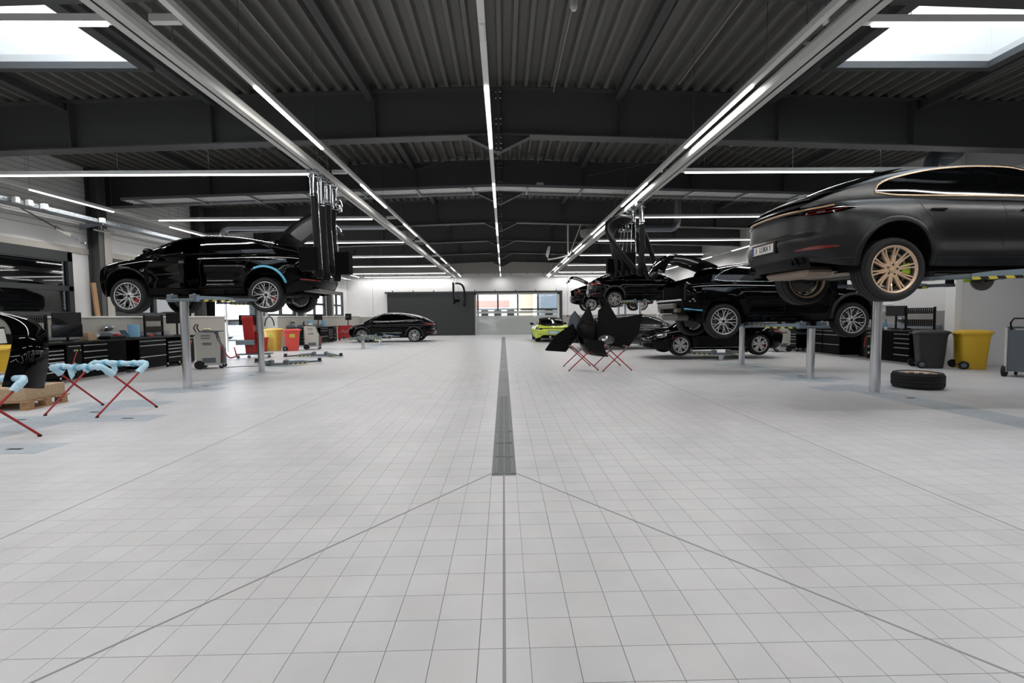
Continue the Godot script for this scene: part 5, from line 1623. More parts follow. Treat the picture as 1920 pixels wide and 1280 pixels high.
func hose(x: float, z: float, pts: Array, r: float, label: String, group: String, flap := Vector3.ZERO) -> void:
	var t := thing("exhaust_hose", label, "hose", Vector3(x, 4.15, -z), 0, group)
	pts = pts.map(func(p): return p + Vector3(0, -0.12, 0))
	# trolley under the rail
	obj("trolley", G.new().bbox(Vector3(0, -0.03, 0), Vector3(0.16, 0.05, 0.2), 0.01).cyl(Vector3(-0.09, 0.0, 0.06), Vector3(0.09, 0.0, 0.06), 0.03, -1, 12).cyl(Vector3(-0.09, 0.0, -0.06), Vector3(0.09, 0.0, -0.06), 0.03, -1, 12), "zinc", t)
	var top: Vector3 = pts[0]
	obj("clamp_pipe", G.new().lathe([Vector2(r * 0.9, 0), Vector2(r * 0.95, -0.02), Vector2(r * 1.25, -0.03), Vector2(r * 1.25, -0.06), Vector2(r * 0.95, -0.07), Vector2(r * 0.9, top.y + 0.06), Vector2(r * 0.9, top.y - 0.02)], Transform3D(Basis(), Vector3(top.x, -0.05, top.z)), 16), "chrome", t)
	obj("hose_tube", ribbed(pts, r), "hose_black", t)
	var e: Vector3 = pts[-1]
	obj("nozzle", G.new().lathe([Vector2(0, 0.0), Vector2(r * 1.1, 0.0), Vector2(r * 1.1, -0.10), Vector2(r * 0.8, -0.16), Vector2(0, -0.16)], Transform3D(Basis(), e), 16), "black_plastic", t)
	if flap != Vector3.ZERO:
		obj("hanging_plate", G.new().bbox(e + Vector3(flap.x, flap.y * 0.5 - 0.02, flap.z), Vector3(0.34, flap.y, 0.26), 0.01), "black_matte", t)
	obj("cable", G.new().cyl(Vector3(0.06, -0.05, 0), e + Vector3(0.06, 0, 0), 0.006, -1, 6), "chrome", t)

func build_hoses() -> void:
	extraction_rail(-3.55, "long aluminium exhaust extraction rail on the window side")
	extraction_rail(3.40, "long aluminium exhaust extraction rail above the trestles", 0.06)
	var gl := "hose bundle on the window side rail"
	var lb := ["straight black ribbed exhaust hose with a square plate behind the raised car", "black ribbed exhaust hose hanging between the two plates", "black ribbed exhaust hose with a chrome fan head", "black ribbed exhaust hose with a square plate away from the car"]
	hose(-3.55, 9.1, [Vector3(0, -0.3, 0), Vector3(0.02, -1.0, 0), Vector3(0.06, -1.72, 0)], 0.07, lb[0], gl, Vector3(-0.16, 0.44, 0.0))
	hose(-3.55, 9.4, [Vector3(0.03, -0.42, 0), Vector3(0.05, -1.1, 0), Vector3(0.08, -1.75, 0.0)], 0.075, lb[1], gl)
	hose(-3.55, 9.65, [Vector3(0.05, -0.34, 0), Vector3(0.06, -1.0, 0), Vector3(0.1, -1.6, 0)], 0.07, lb[2], gl)
	hose(-3.55, 9.95, [Vector3(0.06, -0.36, 0), Vector3(0.04, -1.0, 0), Vector3(0.1, -1.72, 0)], 0.07, lb[3], gl, Vector3(0.12, 0.46, 0.0))
	tag(obj("fan_head", G.new().lathe([Vector2(0, 0.05), Vector2(0.09, 0.05), Vector2(0.12, 0.02), Vector2(0.12, -0.06), Vector2(0.04, -0.09), Vector2(0, -0.09)], Transform3D(Basis(Vector3.BACK, PI / 2), Vector3(-3.35, 3.66, -9.8)), 20), "chrome"), "round chrome fan head among the hoses on the window side", "fan")
	var gr := "hose bundle on the rail above the trestles"
	var lr := ["black ribbed hose in the bundle drooping to the farthest square plate", "black ribbed hose next to the farthest hose of the bundle", "black ribbed hose in the middle of the drooping bundle", "thick black ribbed hose over the big square plate", "black ribbed hose slanting away from the bundle", "long black ribbed hose looping low beside the raised tailgate", "straight black ribbed hose at the near end of the bundle"]
	var z := 14.2
	for k in 5:
		var dx := -0.10 - 0.05 * k
		hose(3.40, 13.6 - k * 0.3, [Vector3(0, -0.16, 0), Vector3(dx, -0.08, -0.08), Vector3(dx * 2.0 - 0.05, -0.35, -0.1), Vector3(dx * 1.6 - 0.06 + 0.04 * k, -0.9, 0), Vector3(-0.25 + 0.07 * k, -1.42, 0)], 0.07, lr[k], gr, Vector3(0, 0.40 + 0.06 * (k % 2), 0) if k != 1 and k != 4 else Vector3.ZERO)
	hose(3.40, 13.0, [Vector3(0.02, -0.2, 0), Vector3(0.1, -0.14, 0), Vector3(0.28, -0.6, 0), Vector3(0.52, -1.45, 0), Vector3(0.70, -1.62, 0), Vector3(0.80, -1.40, 0), Vector3(0.66, -0.9, 0), Vector3(0.42, -0.3, 0)], 0.075, lr[5], gr)
	hose(3.40, 11.8, [Vector3(0.05, -0.34, 0), Vector3(0.08, -0.9, 0), Vector3(0.02, -1.5, 0)], 0.075, lr[6], gr)
	hose(-3.55, 33.9, [Vector3(0, -0.2, 0), Vector3(0.0, -0.9, 0), Vector3(0.05, -1.6, 0)], 0.08, "black exhaust hose hanging before the dark sliding door", "hoses at the far rail end", Vector3(0.2, 0.2, 0))
	hose(-3.55, 34.3, [Vector3(0.1, -0.25, 0), Vector3(0.55, -0.35, 0), Vector3(0.75, -0.9, 0), Vector3(0.72, -1.75, 0)], 0.08, "black exhaust hose looping before the dark sliding door", "hoses at the far rail end")
	# wire mesh cable tray under the second beam, following the roof slope
	var tr := thing("cable_tray", "wide wire mesh cable tray across the hall below the second beam", "tray", Vector3(0, 0, -13.3))
	for s in [-1, 1]:
		var bs := Basis(Vector3.BACK, -s * PITCH)
		var c := Vector3(RIDGE, 4.95, 0)
		obj("side_rail", G.new().box(c + bs * Vector3(s * 5.1, 0.0, 0.24), Vector3(10.2, 0.07, 0.012), bs), "galvanised", tr)
		obj("side_rail", G.new().box(c + bs * Vector3(s * 5.1, 0.0, -0.24), Vector3(10.2, 0.07, 0.012), bs), "galvanised", tr)
		obj("white_cable_bed", G.new().box(c + bs * Vector3(s * 5.1, -0.005, 0), Vector3(10.2, 0.012, 0.44), bs), "white_paint", tr)
		var g := G.new()
		for k in 100: g.box(c + bs * Vector3(s * (0.05 + k * 0.102), -0.025, 0), Vector3(0.012, 0.012, 0.48), bs)
		for k in 4: g.box(c + bs * Vector3(s * 5.1, -0.032, -0.18 + 0.12 * k), Vector3(10.2, 0.008, 0.008), bs)
		var o := obj("wire_mesh", g, "white_paint", tr); o.set_meta("kind", "stuff")
		for k in 7: obj("support_arm", G.new().box(c + bs * Vector3(s * (0.75 + k * 1.5), -0.06, 0.0), Vector3(0.045, 0.05, 0.74), bs), "galvanised", tr)
	# perforated tray along the window wall
	var pt := thing("cable_tray", "perforated galvanised cable tray along the window wall", "tray", Vector3(-10.93, 4.0, 0))
	obj("tray_base", G.new().span(-0.2, 0, -4, 0.15, 0.006, -34.5), "galvanised", pt)
	obj("tray_side", G.new().span(-0.206, 0, -4, -0.2, 0.09, -34.5), "galvanised", pt)
	# the hall side is pierced by a row of slots: strips above and below, webs between the slots
	var web := G.new().span(0.15, 0, -4, 0.156, 0.05, -34.5).span(0.15, 0.066, -4, 0.156, 0.09, -34.5)
	for k in 217: web.span(0.15, 0.05, -4.0 - k * 0.14, 0.156, 0.066, -4.095 - k * 0.14)
	obj("slotted_side", web, "galvanised", pt).set_meta("kind", "stuff")
	for k in 7:
		var zz := -(BEAM0 + k * BAY)
		obj("wall_bracket", G.new().prism(PackedVector2Array([Vector2(-0.48, 0), Vector2(0.14, 0), Vector2(0.14, -0.03), Vector2(-0.48, -0.16)]), 0.04, Transform3D(Basis(), Vector3(0, -0.004, zz + 1.0))), "galvanised", pt)
	for k in 4:
		var zb: float = [-10.75, -11.05, -11.4, -13.0][k]
		tag(obj("junction_box", G.new().bbox(Vector3(-10.72, 4.06, zb), Vector3(0.10, 0.13, 0.11), 0.01), "white_paint"), "small white junction box clipped to the perforated cable tray", "box", "junction boxes on the window wall tray")
	tag(obj("hook_bar", G.new().bbox(Vector3(-11.05, 3.84, -13.35), Vector3(0.03, 0.04, 0.5), 0.006).span(-11.06, 3.84, -13.34, -11.04, 3.995, -13.37), "zinc"), "zinc bar hung under the tray beside the grey column casing", "bar")
	# galvanised ducts
	var dl := thing("air_duct", "galvanised round duct with an elbow on the window side", "duct")
	var path := [Vector3(-9.25, 3.7, -16), Vector3(-9.25, 4.2, -16)]
	for k in 7: path.append(Vector3(-9.25 + 0.22 * (1 - cos(k * PI / 12)), 4.2 + 0.22 * sin(k * PI / 12), -16))
	path.append(Vector3(-3.9, 4.42, -16))
	obj("pipe", G.new().tube(path, 0.11, 20), "galvanised", dl)
	for x in [-8.2, -6.4, -4.6]: obj("duct_joint", G.new().cyl(Vector3(x, 4.42, -16), Vector3(x + 0.05, 4.42, -16), 0.118, -1, 20), "galvanised", dl)
	var dr := thing("air_duct", "galvanised round duct bending up to the roof beside the hose bundle", "duct")
	path = [Vector3(3.9, 4.28, -16), Vector3(5.65, 4.28, -16)]
	for k in 7: path.append(Vector3(5.65 + 0.25 * sin(k * PI / 12), 4.28 + 0.25 * (1 - cos(k * PI / 12)), -16))
	path.append(Vector3(5.9, 5.55, -16))
	obj("pipe", G.new().tube(path, 0.11, 20), "galvanised", dr)
	for x in [4.2, 5.4]: obj("hanger", G.new().cyl(Vector3(x, 4.39, -16), Vector3(x, roof_y(x), -16), 0.006, -1, 6), "zinc", dr)
	for x in [-8.3, -6.5, -4.7]: obj("hanger", G.new().cyl(Vector3(x, 4.53, -16), Vector3(x, roof_y(x), -16), 0.006, -1, 6), "zinc", dl)
	obj("duct_joint", G.new().cyl(Vector3(5.9, 4.56, -16), Vector3(5.9, 4.61, -16), 0.118, -1, 20), "galvanised", dr)
	var dk := thing("air_duct", "dark ribbed duct elbow above the roof of the satin black car", "duct")
	path = [Vector3(10.15, 4.6, -11.2)]
	for k in 7: path.append(Vector3(10.15 + 0.3 * (1 - cos(k * PI / 12)), 4.85 + 0.3 * sin(k * PI / 12), -11.2))
	path.append(Vector3(10.8, 5.16, -11.25)); path.append(Vector3(11.0, 5.16, -11.752))
	obj("pipe", ribbed(path, 0.15), "lift_grey", dk)
	obj("hanger", G.new().cyl(Vector3(10.6, 5.28, -11.2), Vector3(10.6, roof_y(10.6), -11.2), 0.008, -1, 6), "zinc", dk)
	# small fittings under the roof
	var sd := thing("smoke_detector", "white round smoke detector under the ribbed roof beside its conduit", "detector", Vector3(1.05, 5.78, -6.95))
	obj("base", G.new().cyl(Vector3(0, 0.02, 0), Vector3(0, 0.10, 0), 0.055, -1, 20), "white_paint", sd)
	obj("head", G.new().lathe([Vector2(0, -0.05), Vector2(0.03, -0.05), Vector2(0.045, -0.03), Vector2(0.055, 0.0), Vector2(0.055, 0.02), Vector2(0, 0.02)], Transform3D(), 20), "white_paint", sd)
	for q in [[1.05, -7.0, -35.0, "beside the smoke detector"], [-3.6, 3.0, -9.2, "on the window side of the ridge strut"], [3.4, 3.0, -9.2, "beyond the ridge strut above the trestles"], [8.9, 3.0, -9.2, "beside the skylight above the satin black car"]]:
		var cy := roof_y(q[0]) - 0.03
		tag(obj("conduit", G.new().cyl(Vector3(q[0], cy, q[1]), Vector3(q[0], cy, q[2]), 0.012, -1, 6), "wall_grey"), "thin grey cable conduit under the roof deck " + q[3], "conduit")
	tag(obj("roof_lamp", G.new().bbox(Vector3(-1.05, 4.84, -13.0), Vector3(0.20, 0.06, 0.12), 0.015), "white_paint"), "small white box lamp under the mesh cable tray", "lamp")
	tag(obj("junction_box", G.new().bbox(Vector3(1.05, 5.02, -13.3), Vector3(0.2, 0.12, 0.06), 0.01), "white_paint"), "double white junction box above the mesh cable tray", "box")
	for q in [[-3.9, 4.75, -19.5, "on the window side"], [3.5, 4.75, -19.3, "beside the hose bundle"]]:
		var f := thing("air_heater", "grey round air heater under the roof beam " + q[3], "heater", Vector3(q[0], q[1], q[2]))
		obj("housing", G.new().lathe([Vector2(0, -0.2), Vector2(0.3, -0.2), Vector2(0.36, -0.1), Vector2(0.36, 0.08), Vector2(0.2, 0.14), Vector2(0, 0.14)], Transform3D(), 24), "wall_grey", f)
		obj("flue", G.new().cyl(Vector3(0, 0.14, 0), Vector3(0, 0.42, 0), 0.1, -1, 14), "wall_grey", f)
	var dish := thing("swivel_lamp", "white round swivel lamp on a roof post beside the lamp line", "lamp", Vector3(2.05, 3.9, -21.5))
	obj("post", G.new().cyl(Vector3(0.9, 0.2, 0), Vector3(0.9, 1.97, 0), 0.035, -1, 10), "white_paint", dish)
	obj("stay", G.new().cyl(Vector3(0.95, 0.2, 0), Vector3(1.5, 1.6, 0), 0.025, -1, 8), "white_paint", dish)
	obj("arm", G.new().tube([Vector3(0.9, 0.2, 0), Vector3(0.4, 0.08, 0), Vector3(0.0, 0.02, 0), Vector3(-0.02, 0.2, 0)], 0.03, 8), "white_paint", dish)
	obj("head", G.new().lathe([Vector2(0, -0.05), Vector2(0.24, -0.05), Vector2(0.26, 0.0), Vector2(0.2, 0.06), Vector2(0, 0.08)], Transform3D(Basis(Vector3.BACK, PI / 2 - 0.2), Vector3(0, 0.38, 0)), 24), "white_paint", dish)

# ---------------------------------------------------------------- workbenches
# a cabinet whose front faces +x in its own axes; w runs along z
func cabinet(kind: String, w: float, label: String, at: Vector3, turn: float, group: String, h := 0.86, casters := false) -> Node3D:
	var t := thing("drawer_cabinet" if kind.begins_with("d") else "base_cabinet", label, "cabinet", at, turn, group)
	var y0 := 0.13 if casters else 0.06
	obj("body", G.new().bbox(Vector3(-0.34, (h + y0) / 2, 0), Vector3(0.66, h - y0, w - 0.006), 0.006), "cabinet", t)
	if casters:
		for q in [[-0.08, -1], [-0.08, 1], [-0.58, -1], [-0.58, 1]]:
			var cs := obj("caster", G.new().cyl(Vector3(q[0], 0.05, q[1] * (w / 2 - 0.07) - 0.016), Vector3(q[0], 0.05, q[1] * (w / 2 - 0.07) + 0.016), 0.05, -1, 16), "rubber", t)
			obj("fork", G.new().box(Vector3(q[0], 0.09, q[1] * (w / 2 - 0.07)), Vector3(0.06, 0.08, 0.045)), "chrome", cs)
	else:
		obj("plinth", G.new().span(-0.62, 0, -w / 2 + 0.003, -0.03, 0.06, w / 2 - 0.003), "wall_grey", t)
	if kind.begins_with("d"):
		var n := int(kind.substr(1))
		var hs := []
		for k in n: hs.append(1.0 if k < n - 2 else (1.5 if n > 3 else 2.0))
		if n == 3: hs = [0.7, 1.7, 1.7]
		var tot := 0.0
		for v in hs: tot += v
		var y := h - 0.03
		for k in n:
			var dh: float = (h - y0 - 0.06) * hs[k] / tot
			var d := obj("drawer", G.new().bbox(Vector3(-0.004, y - dh / 2, 0), Vector3(0.018, dh - 0.008, w - 0.04), 0.003), "cabinet", t)
			obj("handle", G.new().bbox(Vector3(0.012, y - 0.022, 0), Vector3(0.022, 0.022, w - 0.06), 0.006), "alu_strip", d)
			y -= dh
	elif kind == "door":
		var d := obj("door", G.new().bbox(Vector3(-0.004, (h + y0) / 2, 0), Vector3(0.018, h - y0 - 0.03, w - 0.03), 0.003), "cabinet", t)
		obj("lock", G.new().cyl(Vector3(0.0, h - 0.12, w * 0.36), Vector3(0.02, h - 0.12, w * 0.36), 0.012, -1, 10), "chrome", d)
	else:   # a supply unit with couplings and a hose
		obj("panel", G.new().bbox(Vector3(-0.004, (h + y0) / 2, 0), Vector3(0.018, h - y0 - 0.03, w - 0.03), 0.003), "black_plastic", t)
		obj("handle", G.new().bbox(Vector3(0.012, h - 0.05, 0), Vector3(0.022, 0.022, w - 0.1), 0.006), "alu_strip", t)
		for k in 3: obj("coupling", G.new().cyl(Vector3(0.005, h - 0.15, -w * 0.25 + k * w * 0.2), Vector3(0.06, h - 0.15, -w * 0.25 + k * w * 0.2), 0.02, -1, 10), "zinc" if k != 1 else "sticker_green", t)
		obj("supply_hose", G.new().tube([Vector3(0.06, h - 0.16, 0), Vector3(0.10, h - 0.2, 0.06), Vector3(0.09, h - 0.36, 0.12), Vector3(0.07, h - 0.46, 0.14)], 0.011, 6), "red_paint", t)
		for k in 4: obj("dial", G.new().cyl(Vector3(0.005, h - 0.45 - 0.09 * k, w * 0.1), Vector3(0.03, h - 0.45 - 0.09 * k, w * 0.1), 0.035, -1, 12), "black_matte" if k % 2 else "alu_strip", t)
	return t

func monitor(label: String, at: Vector3, turn: float, w := 0.42, h := 0.26, double := false) -> void:
	var t := thing("monitor", label, "monitor", at, turn)
	obj("foot", G.new().bbox(Vector3(0, 0.01, 0), Vector3(0.16, 0.02, 0.20), 0.005), "black_plastic", t)
	obj("stem", G.new().bbox(Vector3(-0.03, 0.22, 0), Vector3(0.03, 0.44, 0.05), 0.006), "black_plastic", t)
	var s := part("screen_head", t, Vector3(0.02, 0.52, 0))
	obj("bezel", G.new().bbox(Vector3(0, 0, 0), Vector3(0.03, h, w), 0.006), "black_plastic", s)
	obj("screen_face", G.new().box(Vector3(0.0155, 0, 0), Vector3(0.002, h - 0.03, w - 0.03)), "screen", s)
	if double:
		var s2 := part("screen_head", t, Vector3(0.06, 0.25, 0))
		s2.basis = Basis(Vector3.BACK, 0.3)
		obj("bezel", G.new().bbox(Vector3(0, 0, 0), Vector3(0.03, h, w * 1.05), 0.006), "black_plastic", s2)
		obj("screen_face", G.new().box(Vector3(0.0155, 0, 0), Vector3(0.002, h - 0.03, w)), "screen", s2)

func pegboard(label: String, at: Vector3, turn: float, w := 0.62) -> void:
	var t := thing("pegboard", label, "tool board", at, turn)
	for s in [-1, 1]: obj("upright", G.new().bbox(Vector3(0, 0.31, s * w / 2), Vector3(0.05, 0.62, 0.05), 0.005), "black_plastic", t)
	for q in [[0.52, 0.16], [0.2, 0.18]]:
		# pierced sheet: strips across and webs between the holes
		var g := G.new()
		for j in 5: g.span(0.016, q[0] + q[1] * (-0.5 + j * 0.21), -w / 2, 0.024, q[0] + q[1] * (-0.5 + j * 0.21) + q[1] * 0.13, w / 2)
		for j in 4:
			for i in 14: g.span(0.016, q[0] + q[1] * (-0.37 + j * 0.21), -w / 2 + i * w / 13.6, 0.024, q[0] + q[1] * (-0.29 + j * 0.21), -w / 2 + i * w / 13.6 + w * 0.045)
		obj("pierced_board", g, "black_plastic", t).set_meta("kind", "stuff")

func mask(label: String, at: Vector3, turn: float) -> void:
	var t := thing("cable_reel", label, "reel", at, turn)
	var rows := []
	for j in 9:
		var a := PI * j / 8.0
		var row := []
		for i in 17:
			var b := TAU * i / 16.0
			row.append(Vector3(0.07 * sin(a) * cos(b), 0.09 + 0.085 * sin(a) * sin(b), -0.14 * cos(a)))
		rows.append(row)
	obj("housing", G.new().grid(rows, false), "lift_grey", t)
	obj("end_cap", G.new().cyl(Vector3(0, 0.09, 0.10), Vector3(0, 0.09, 0.145), 0.05, 0.035, 14), "chrome", t)
	obj("label_strip", G.new().bbox(Vector3(0.062, 0.11, -0.05), Vector3(0.02, 0.04, 0.08), 0.004), "paper", t)
	obj("wall_mount", G.new().bbox(Vector3(-0.06, 0.05, 0), Vector3(0.04, 0.1, 0.12), 0.006), "black_plastic", t)

func build_benches() -> void:
	var gl := "cabinets of the window side bench"
	var fx := -9.8
	# window side: from the near end on; [kind, from, to, label, casters]
	var units := [["d3", 7.9, 8.9, "black three drawer cabinet behind the pallet", false], ["d3", 8.9, 9.88, "black three drawer cabinet beside the six drawer roller cabinet", false], ["d6", 9.95, 10.68, "black six drawer roller cabinet parked under the bench behind the wrapped trestle", true], ["supply", 10.72, 11.12, "black supply unit with red hose next to the six drawer roller cabinet", false],
		["d4", 11.12, 11.84, "black four drawer cabinet behind the wrapped trestle", false], ["door", 11.84, 12.42, "black door cabinet beside the open bench bay", false], ["d3", 12.82, 13.86, "wide black three drawer cabinet past the open bench bay", false], ["d5", 13.90, 14.55, "black five drawer roller cabinet behind the near lift post", true], ["supply", 14.62, 15.1, "black supply unit behind the grey service trolley", false],
		["d5", 23.2, 23.9, "black five drawer cabinet past the wheelie bins", false], ["door", 23.9, 24.7, "black door cabinet past the wheelie bins", false], ["d3", 25.4, 26.5, "black three drawer cabinet near the red tool trolley", false], ["d5", 26.55, 27.3, "black five drawer roller cabinet beside the red tool trolley", true], ["supply", 27.35, 27.9, "black supply unit touching the red tool trolley", false]]
	for u in units:
		cabinet(u[0], u[2] - u[1], u[3], Vector3(fx, 0, -(u[1] + u[2]) / 2), 0, gl, 0.78 if u[4] else 0.86, u[4])
	for q in [[7.9, 15.1, "long black worktop of the window side bench under the dark framed window"], [23.2, 27.9, "black worktop of the far window side bench"]]:
		var w := thing("worktop", q[2], "worktop", Vector3(fx, 0, 0))
		obj("slab", G.new().bbox(Vector3(-0.36, 0.885, -(q[0] + q[1]) / 2), Vector3(0.80, 0.045, q[1] - q[0]), 0.006), "worktop", w)
		obj("supply_channel", G.new().bbox(Vector3(-0.74, 0.99, -(q[0] + q[1]) / 2), Vector3(0.06, 0.13, q[1] - q[0] - 0.1), 0.008), "galvanised", w)
		var n := int((q[1] - q[0]) / 1.8)
		for k in n: obj("socket", G.new().bbox(Vector3(-0.705, 0.99, -q[0] - 0.9 - k * 1.8), Vector3(0.012, 0.07, 0.12), 0.003), "white_paint", w)
	# things on the window side bench
	monitor("double black monitor on the bench under the dark framed window", Vector3(-10.0, 0.908, -11.0), -0.85, 0.5, 0.30, true)
	pegboard("black pegboard stand behind the double monitor", Vector3(-10.38, 0.908, -10.55), 0.0, 0.7)
	monitor("black monitor on the bench behind the near lift post", Vector3(-10.1, 0.908, -14.8), -0.8, 0.56, 0.32)
	pegboard("black pegboard stand behind the grey service trolley", Vector3(-10.38, 0.908, -14.2), 0.0, 0.7)
	var cb := thing("clipboard", "white paper on a clipboard leaning on the bench wall", "clipboard", Vector3(-10.3, 0.91, -9.85))
	cb.basis = Basis(Vector3.BACK, 0.15)
	obj("board", G.new().bbox(Vector3(0, 0.19, 0), Vector3(0.012, 0.36, 0.26), 0.003), "black_plastic", cb)
	obj("sheet", G.new().box(Vector3(0.008, 0.18, 0), Vector3(0.002, 0.30, 0.22)), "paper", cb)
	obj("clip", G.new().bbox(Vector3(0.012, 0.355, 0), Vector3(0.02, 0.03, 0.1), 0.004), "chrome", cb)
	tag(obj("tool_case", G.new().bbox(Vector3(-10.36, 1.02, -10.10), Vector3(0.12, 0.22, 0.26), 0.015), "black_plastic"), "small black case with a white tag beside the clipboard", "case")
	tag(obj("carton", G.new().bbox(Vector3(-10.05, 0.975, -11.6), Vector3(0.2, 0.13, 0.24), 0.004).bbox(Vector3(-10.07, 1.065, -11.63), Vector3(0.14, 0.05, 0.18), 0.004), "cardboard"), "small brown carton beside the double monitor", "box")
	mask("grey cable reel fixed above the bench beside the blue paper roll", Vector3(-10.50, 1.10, -12.75), 0.0)
	mask("grey cable reel fixed above the far window side bench", Vector3(-10.50, 1.12, -23.8), 0.0)
	var rl := [["blue paper roll standing on the bench beside the grey cable reel", -13.2, 0.13], ["blue paper roll on the far bench beside the door cabinet", -25.1, 0.13], ["blue paper roll on the far bench near the red tool trolley", -27.0, 0.12]]
	for r in rl:
		var p := thing("paper_roll", r[0], "paper roll", Vector3(-10.2, 0.908, r[1]))
		obj("roll", G.new().lathe([Vector2(0.03, 0.36), Vector2(r[2], 0.36), Vector2(r[2], 0.0), Vector2(0.03, 0.0)], Transform3D(), 28), "roll_blue", p)
		obj("core", G.new().lathe([Vector2(0.026, 0.365), Vector2(0.03, 0.365), Vector2(0.03, 0.0), Vector2(0.026, 0.0), Vector2(0.026, 0.365)], Transform3D(), 16), "cardboard", p)
	var tb := thing("tool_tray", "black tool tray with a red cloth on the bench", "tray", Vector3(-10.05, 0.908, -12.3))
	obj("tray", G.new().bbox(Vector3(0, 0.04, 0), Vector3(0.3, 0.08, 0.5), 0.01), "black_plastic", tb)
	obj("red_cloth", G.new().bbox(Vector3(0.04, 0.10, -0.1), Vector3(0.14, 0.06, 0.16), 0.025), "red_paint", tb)
	var lp := thing("laptop", "open dark laptop on the bench before the blue paper roll", "laptop", Vector3(-9.98, 0.908, -12.85), 0.3)
	obj("keyboard", G.new().bbox(Vector3(0, 0.01, 0), Vector3(0.24, 0.02, 0.34), 0.004), "black_plastic", lp)
	obj("lid", G.new().bbox(Vector3(-0.16, 0.11, 0), Vector3(0.012, 0.23, 0.34), 0.004, Basis(Vector3.BACK, 0.5)), "screen", lp)
	tag(obj("red_cap", G.new().lathe([Vector2(0, 0.06), Vector2(0.03, 0.06), Vector2(0.05, 0.04), Vector2(0.055, 0.0), Vector2(0, 0.0)], Transform3D(Basis(), Vector3(-10.3, 0.91, -13.95)), 18), "red_paint"), "small red cap on the bench before the near lift post", "bowl")  # a red cap, turned as a low closed dome
	tag(obj("plank", G.new().box(Vector3(-11.12, 1.95, -13.12), Vector3(0.05, 0.92, 0.12), Basis(Vector3.RIGHT, 0.10)), "wood"), "wooden plank leaning on the sill beside the grey column casing", "plank")
	tag(obj("folder", G.new().bbox(Vector3(-10.85, 1.515, -10.3), Vector3(0.24, 0.03, 0.4), 0.005), "red_paint"), "red folder lying on the window sill", "folder")
	# bench on the other side, fronts facing the hall
	var gr := "cabinets of the bench behind the bins"
	var gx := 10.62
	var us := [["d5", 12.12, 12.66, "black five drawer cabinet at the bench end beside the dark bin", false], ["door", 12.66, 13.3, "black door cabinet beside the five drawer bench end cabinet", false], ["supply", 13.3, 13.62, "black supply unit behind the polished lift post", false], ["d3", 14.7, 15.5, "black three drawer cabinet behind the front wheel of the bumperless car", false], ["d3", 15.5, 16.3, "black three drawer cabinet next to the white service trolley", false], ["d5", 16.9, 17.5, "black five drawer roller cabinet behind the white service trolley", true], ["d3", 18.2, 19.2, "black three drawer cabinet behind the sports car", false], ["door", 19.2, 19.9, "black door cabinet behind the sports car", false]]
	for u in us: cabinet(u[0], u[2] - u[1], u[3], Vector3(gx, 0, -(u[1] + u[2]) / 2), PI, gr, 0.78 if u[4] else 0.86, u[4])
	var w2 := thing("worktop", "long black worktop of the bench behind the bins", "worktop", Vector3(gx, 0, 0))
	obj("slab", G.new().bbox(Vector3(0.38, 0.885, -16.05), Vector3(0.86, 0.045, 7.9), 0.006), "worktop", w2)
	obj("supply_channel", G.new().bbox(Vector3(0.80, 0.99, -16.05), Vector3(0.06, 0.13, 7.8), 0.008), "galvanised", w2)
	monitor("black monitor on an arm above the bench end beside the yellow bin", Vector3(10.92, 0.908, -12.95), PI + 0.9, 0.46, 0.28)
	pegboard("black pegboard stand at the bench end beside the yellow bin", Vector3(11.12, 0.908, -12.42), PI + 0.55, 0.6)
	mask("grey cable reel fixed to the tiled wall behind the polished lift post", Vector3(11.40, 1.10, -13.35), PI)
	var bt := thing("water_bottle", "teal water bottle standing on the bench beside the pegboard", "bottle", Vector3(10.76, 0.908, -13.12))
	obj("flask", G.new().lathe([Vector2(0, 0.26), Vector2(0.018, 0.26), Vector2(0.02, 0.22), Vector2(0.04, 0.19), Vector2(0.042, 0.0), Vector2(0, 0.0)], Transform3D(), 18), "bottle_teal", bt)
	obj("screw_cap", G.new().cyl(Vector3(0, 0.255, 0), Vector3(0, 0.29, 0), 0.021, -1, 12), "bottle_teal", bt)
	tag(obj("white_cup", G.new().lathe([Vector2(0, 0.0), Vector2(0.03, 0.0), Vector2(0.036, 0.08), Vector2(0.032, 0.08), Vector2(0.027, 0.01), Vector2(0, 0.01)], Transform3D(Basis(), Vector3(10.70, 0.908, -13.02)), 16), "white_paint"), "small white cup beside the teal water bottle", "cup")
	tag(obj("crumpled_cable", ribbed([Vector3(10.72, 0.935, -12.5), Vector3(10.8, 0.96, -12.4), Vector3(10.9, 0.93, -12.45), Vector3(10.84, 0.95, -12.55), Vector3(10.74, 0.93, -12.42)], 0.016), "black_plastic"), "tangled black cable on the bench end", "cable")
	tag(obj("red_switch", G.new().bbox(Vector3(10.9, 0.94, -13.75), Vector3(0.09, 0.06, 0.12), 0.015), "red_paint"), "small red box on the bench behind the polished lift post", "box")
	tag(obj("wall_shelf", G.new().bbox(Vector3(11.42, 1.62, -14.0), Vector3(0.12, 0.04, 0.5), 0.008), "white_paint"), "short white shelf on the wall behind the polished lift post", "shelf")

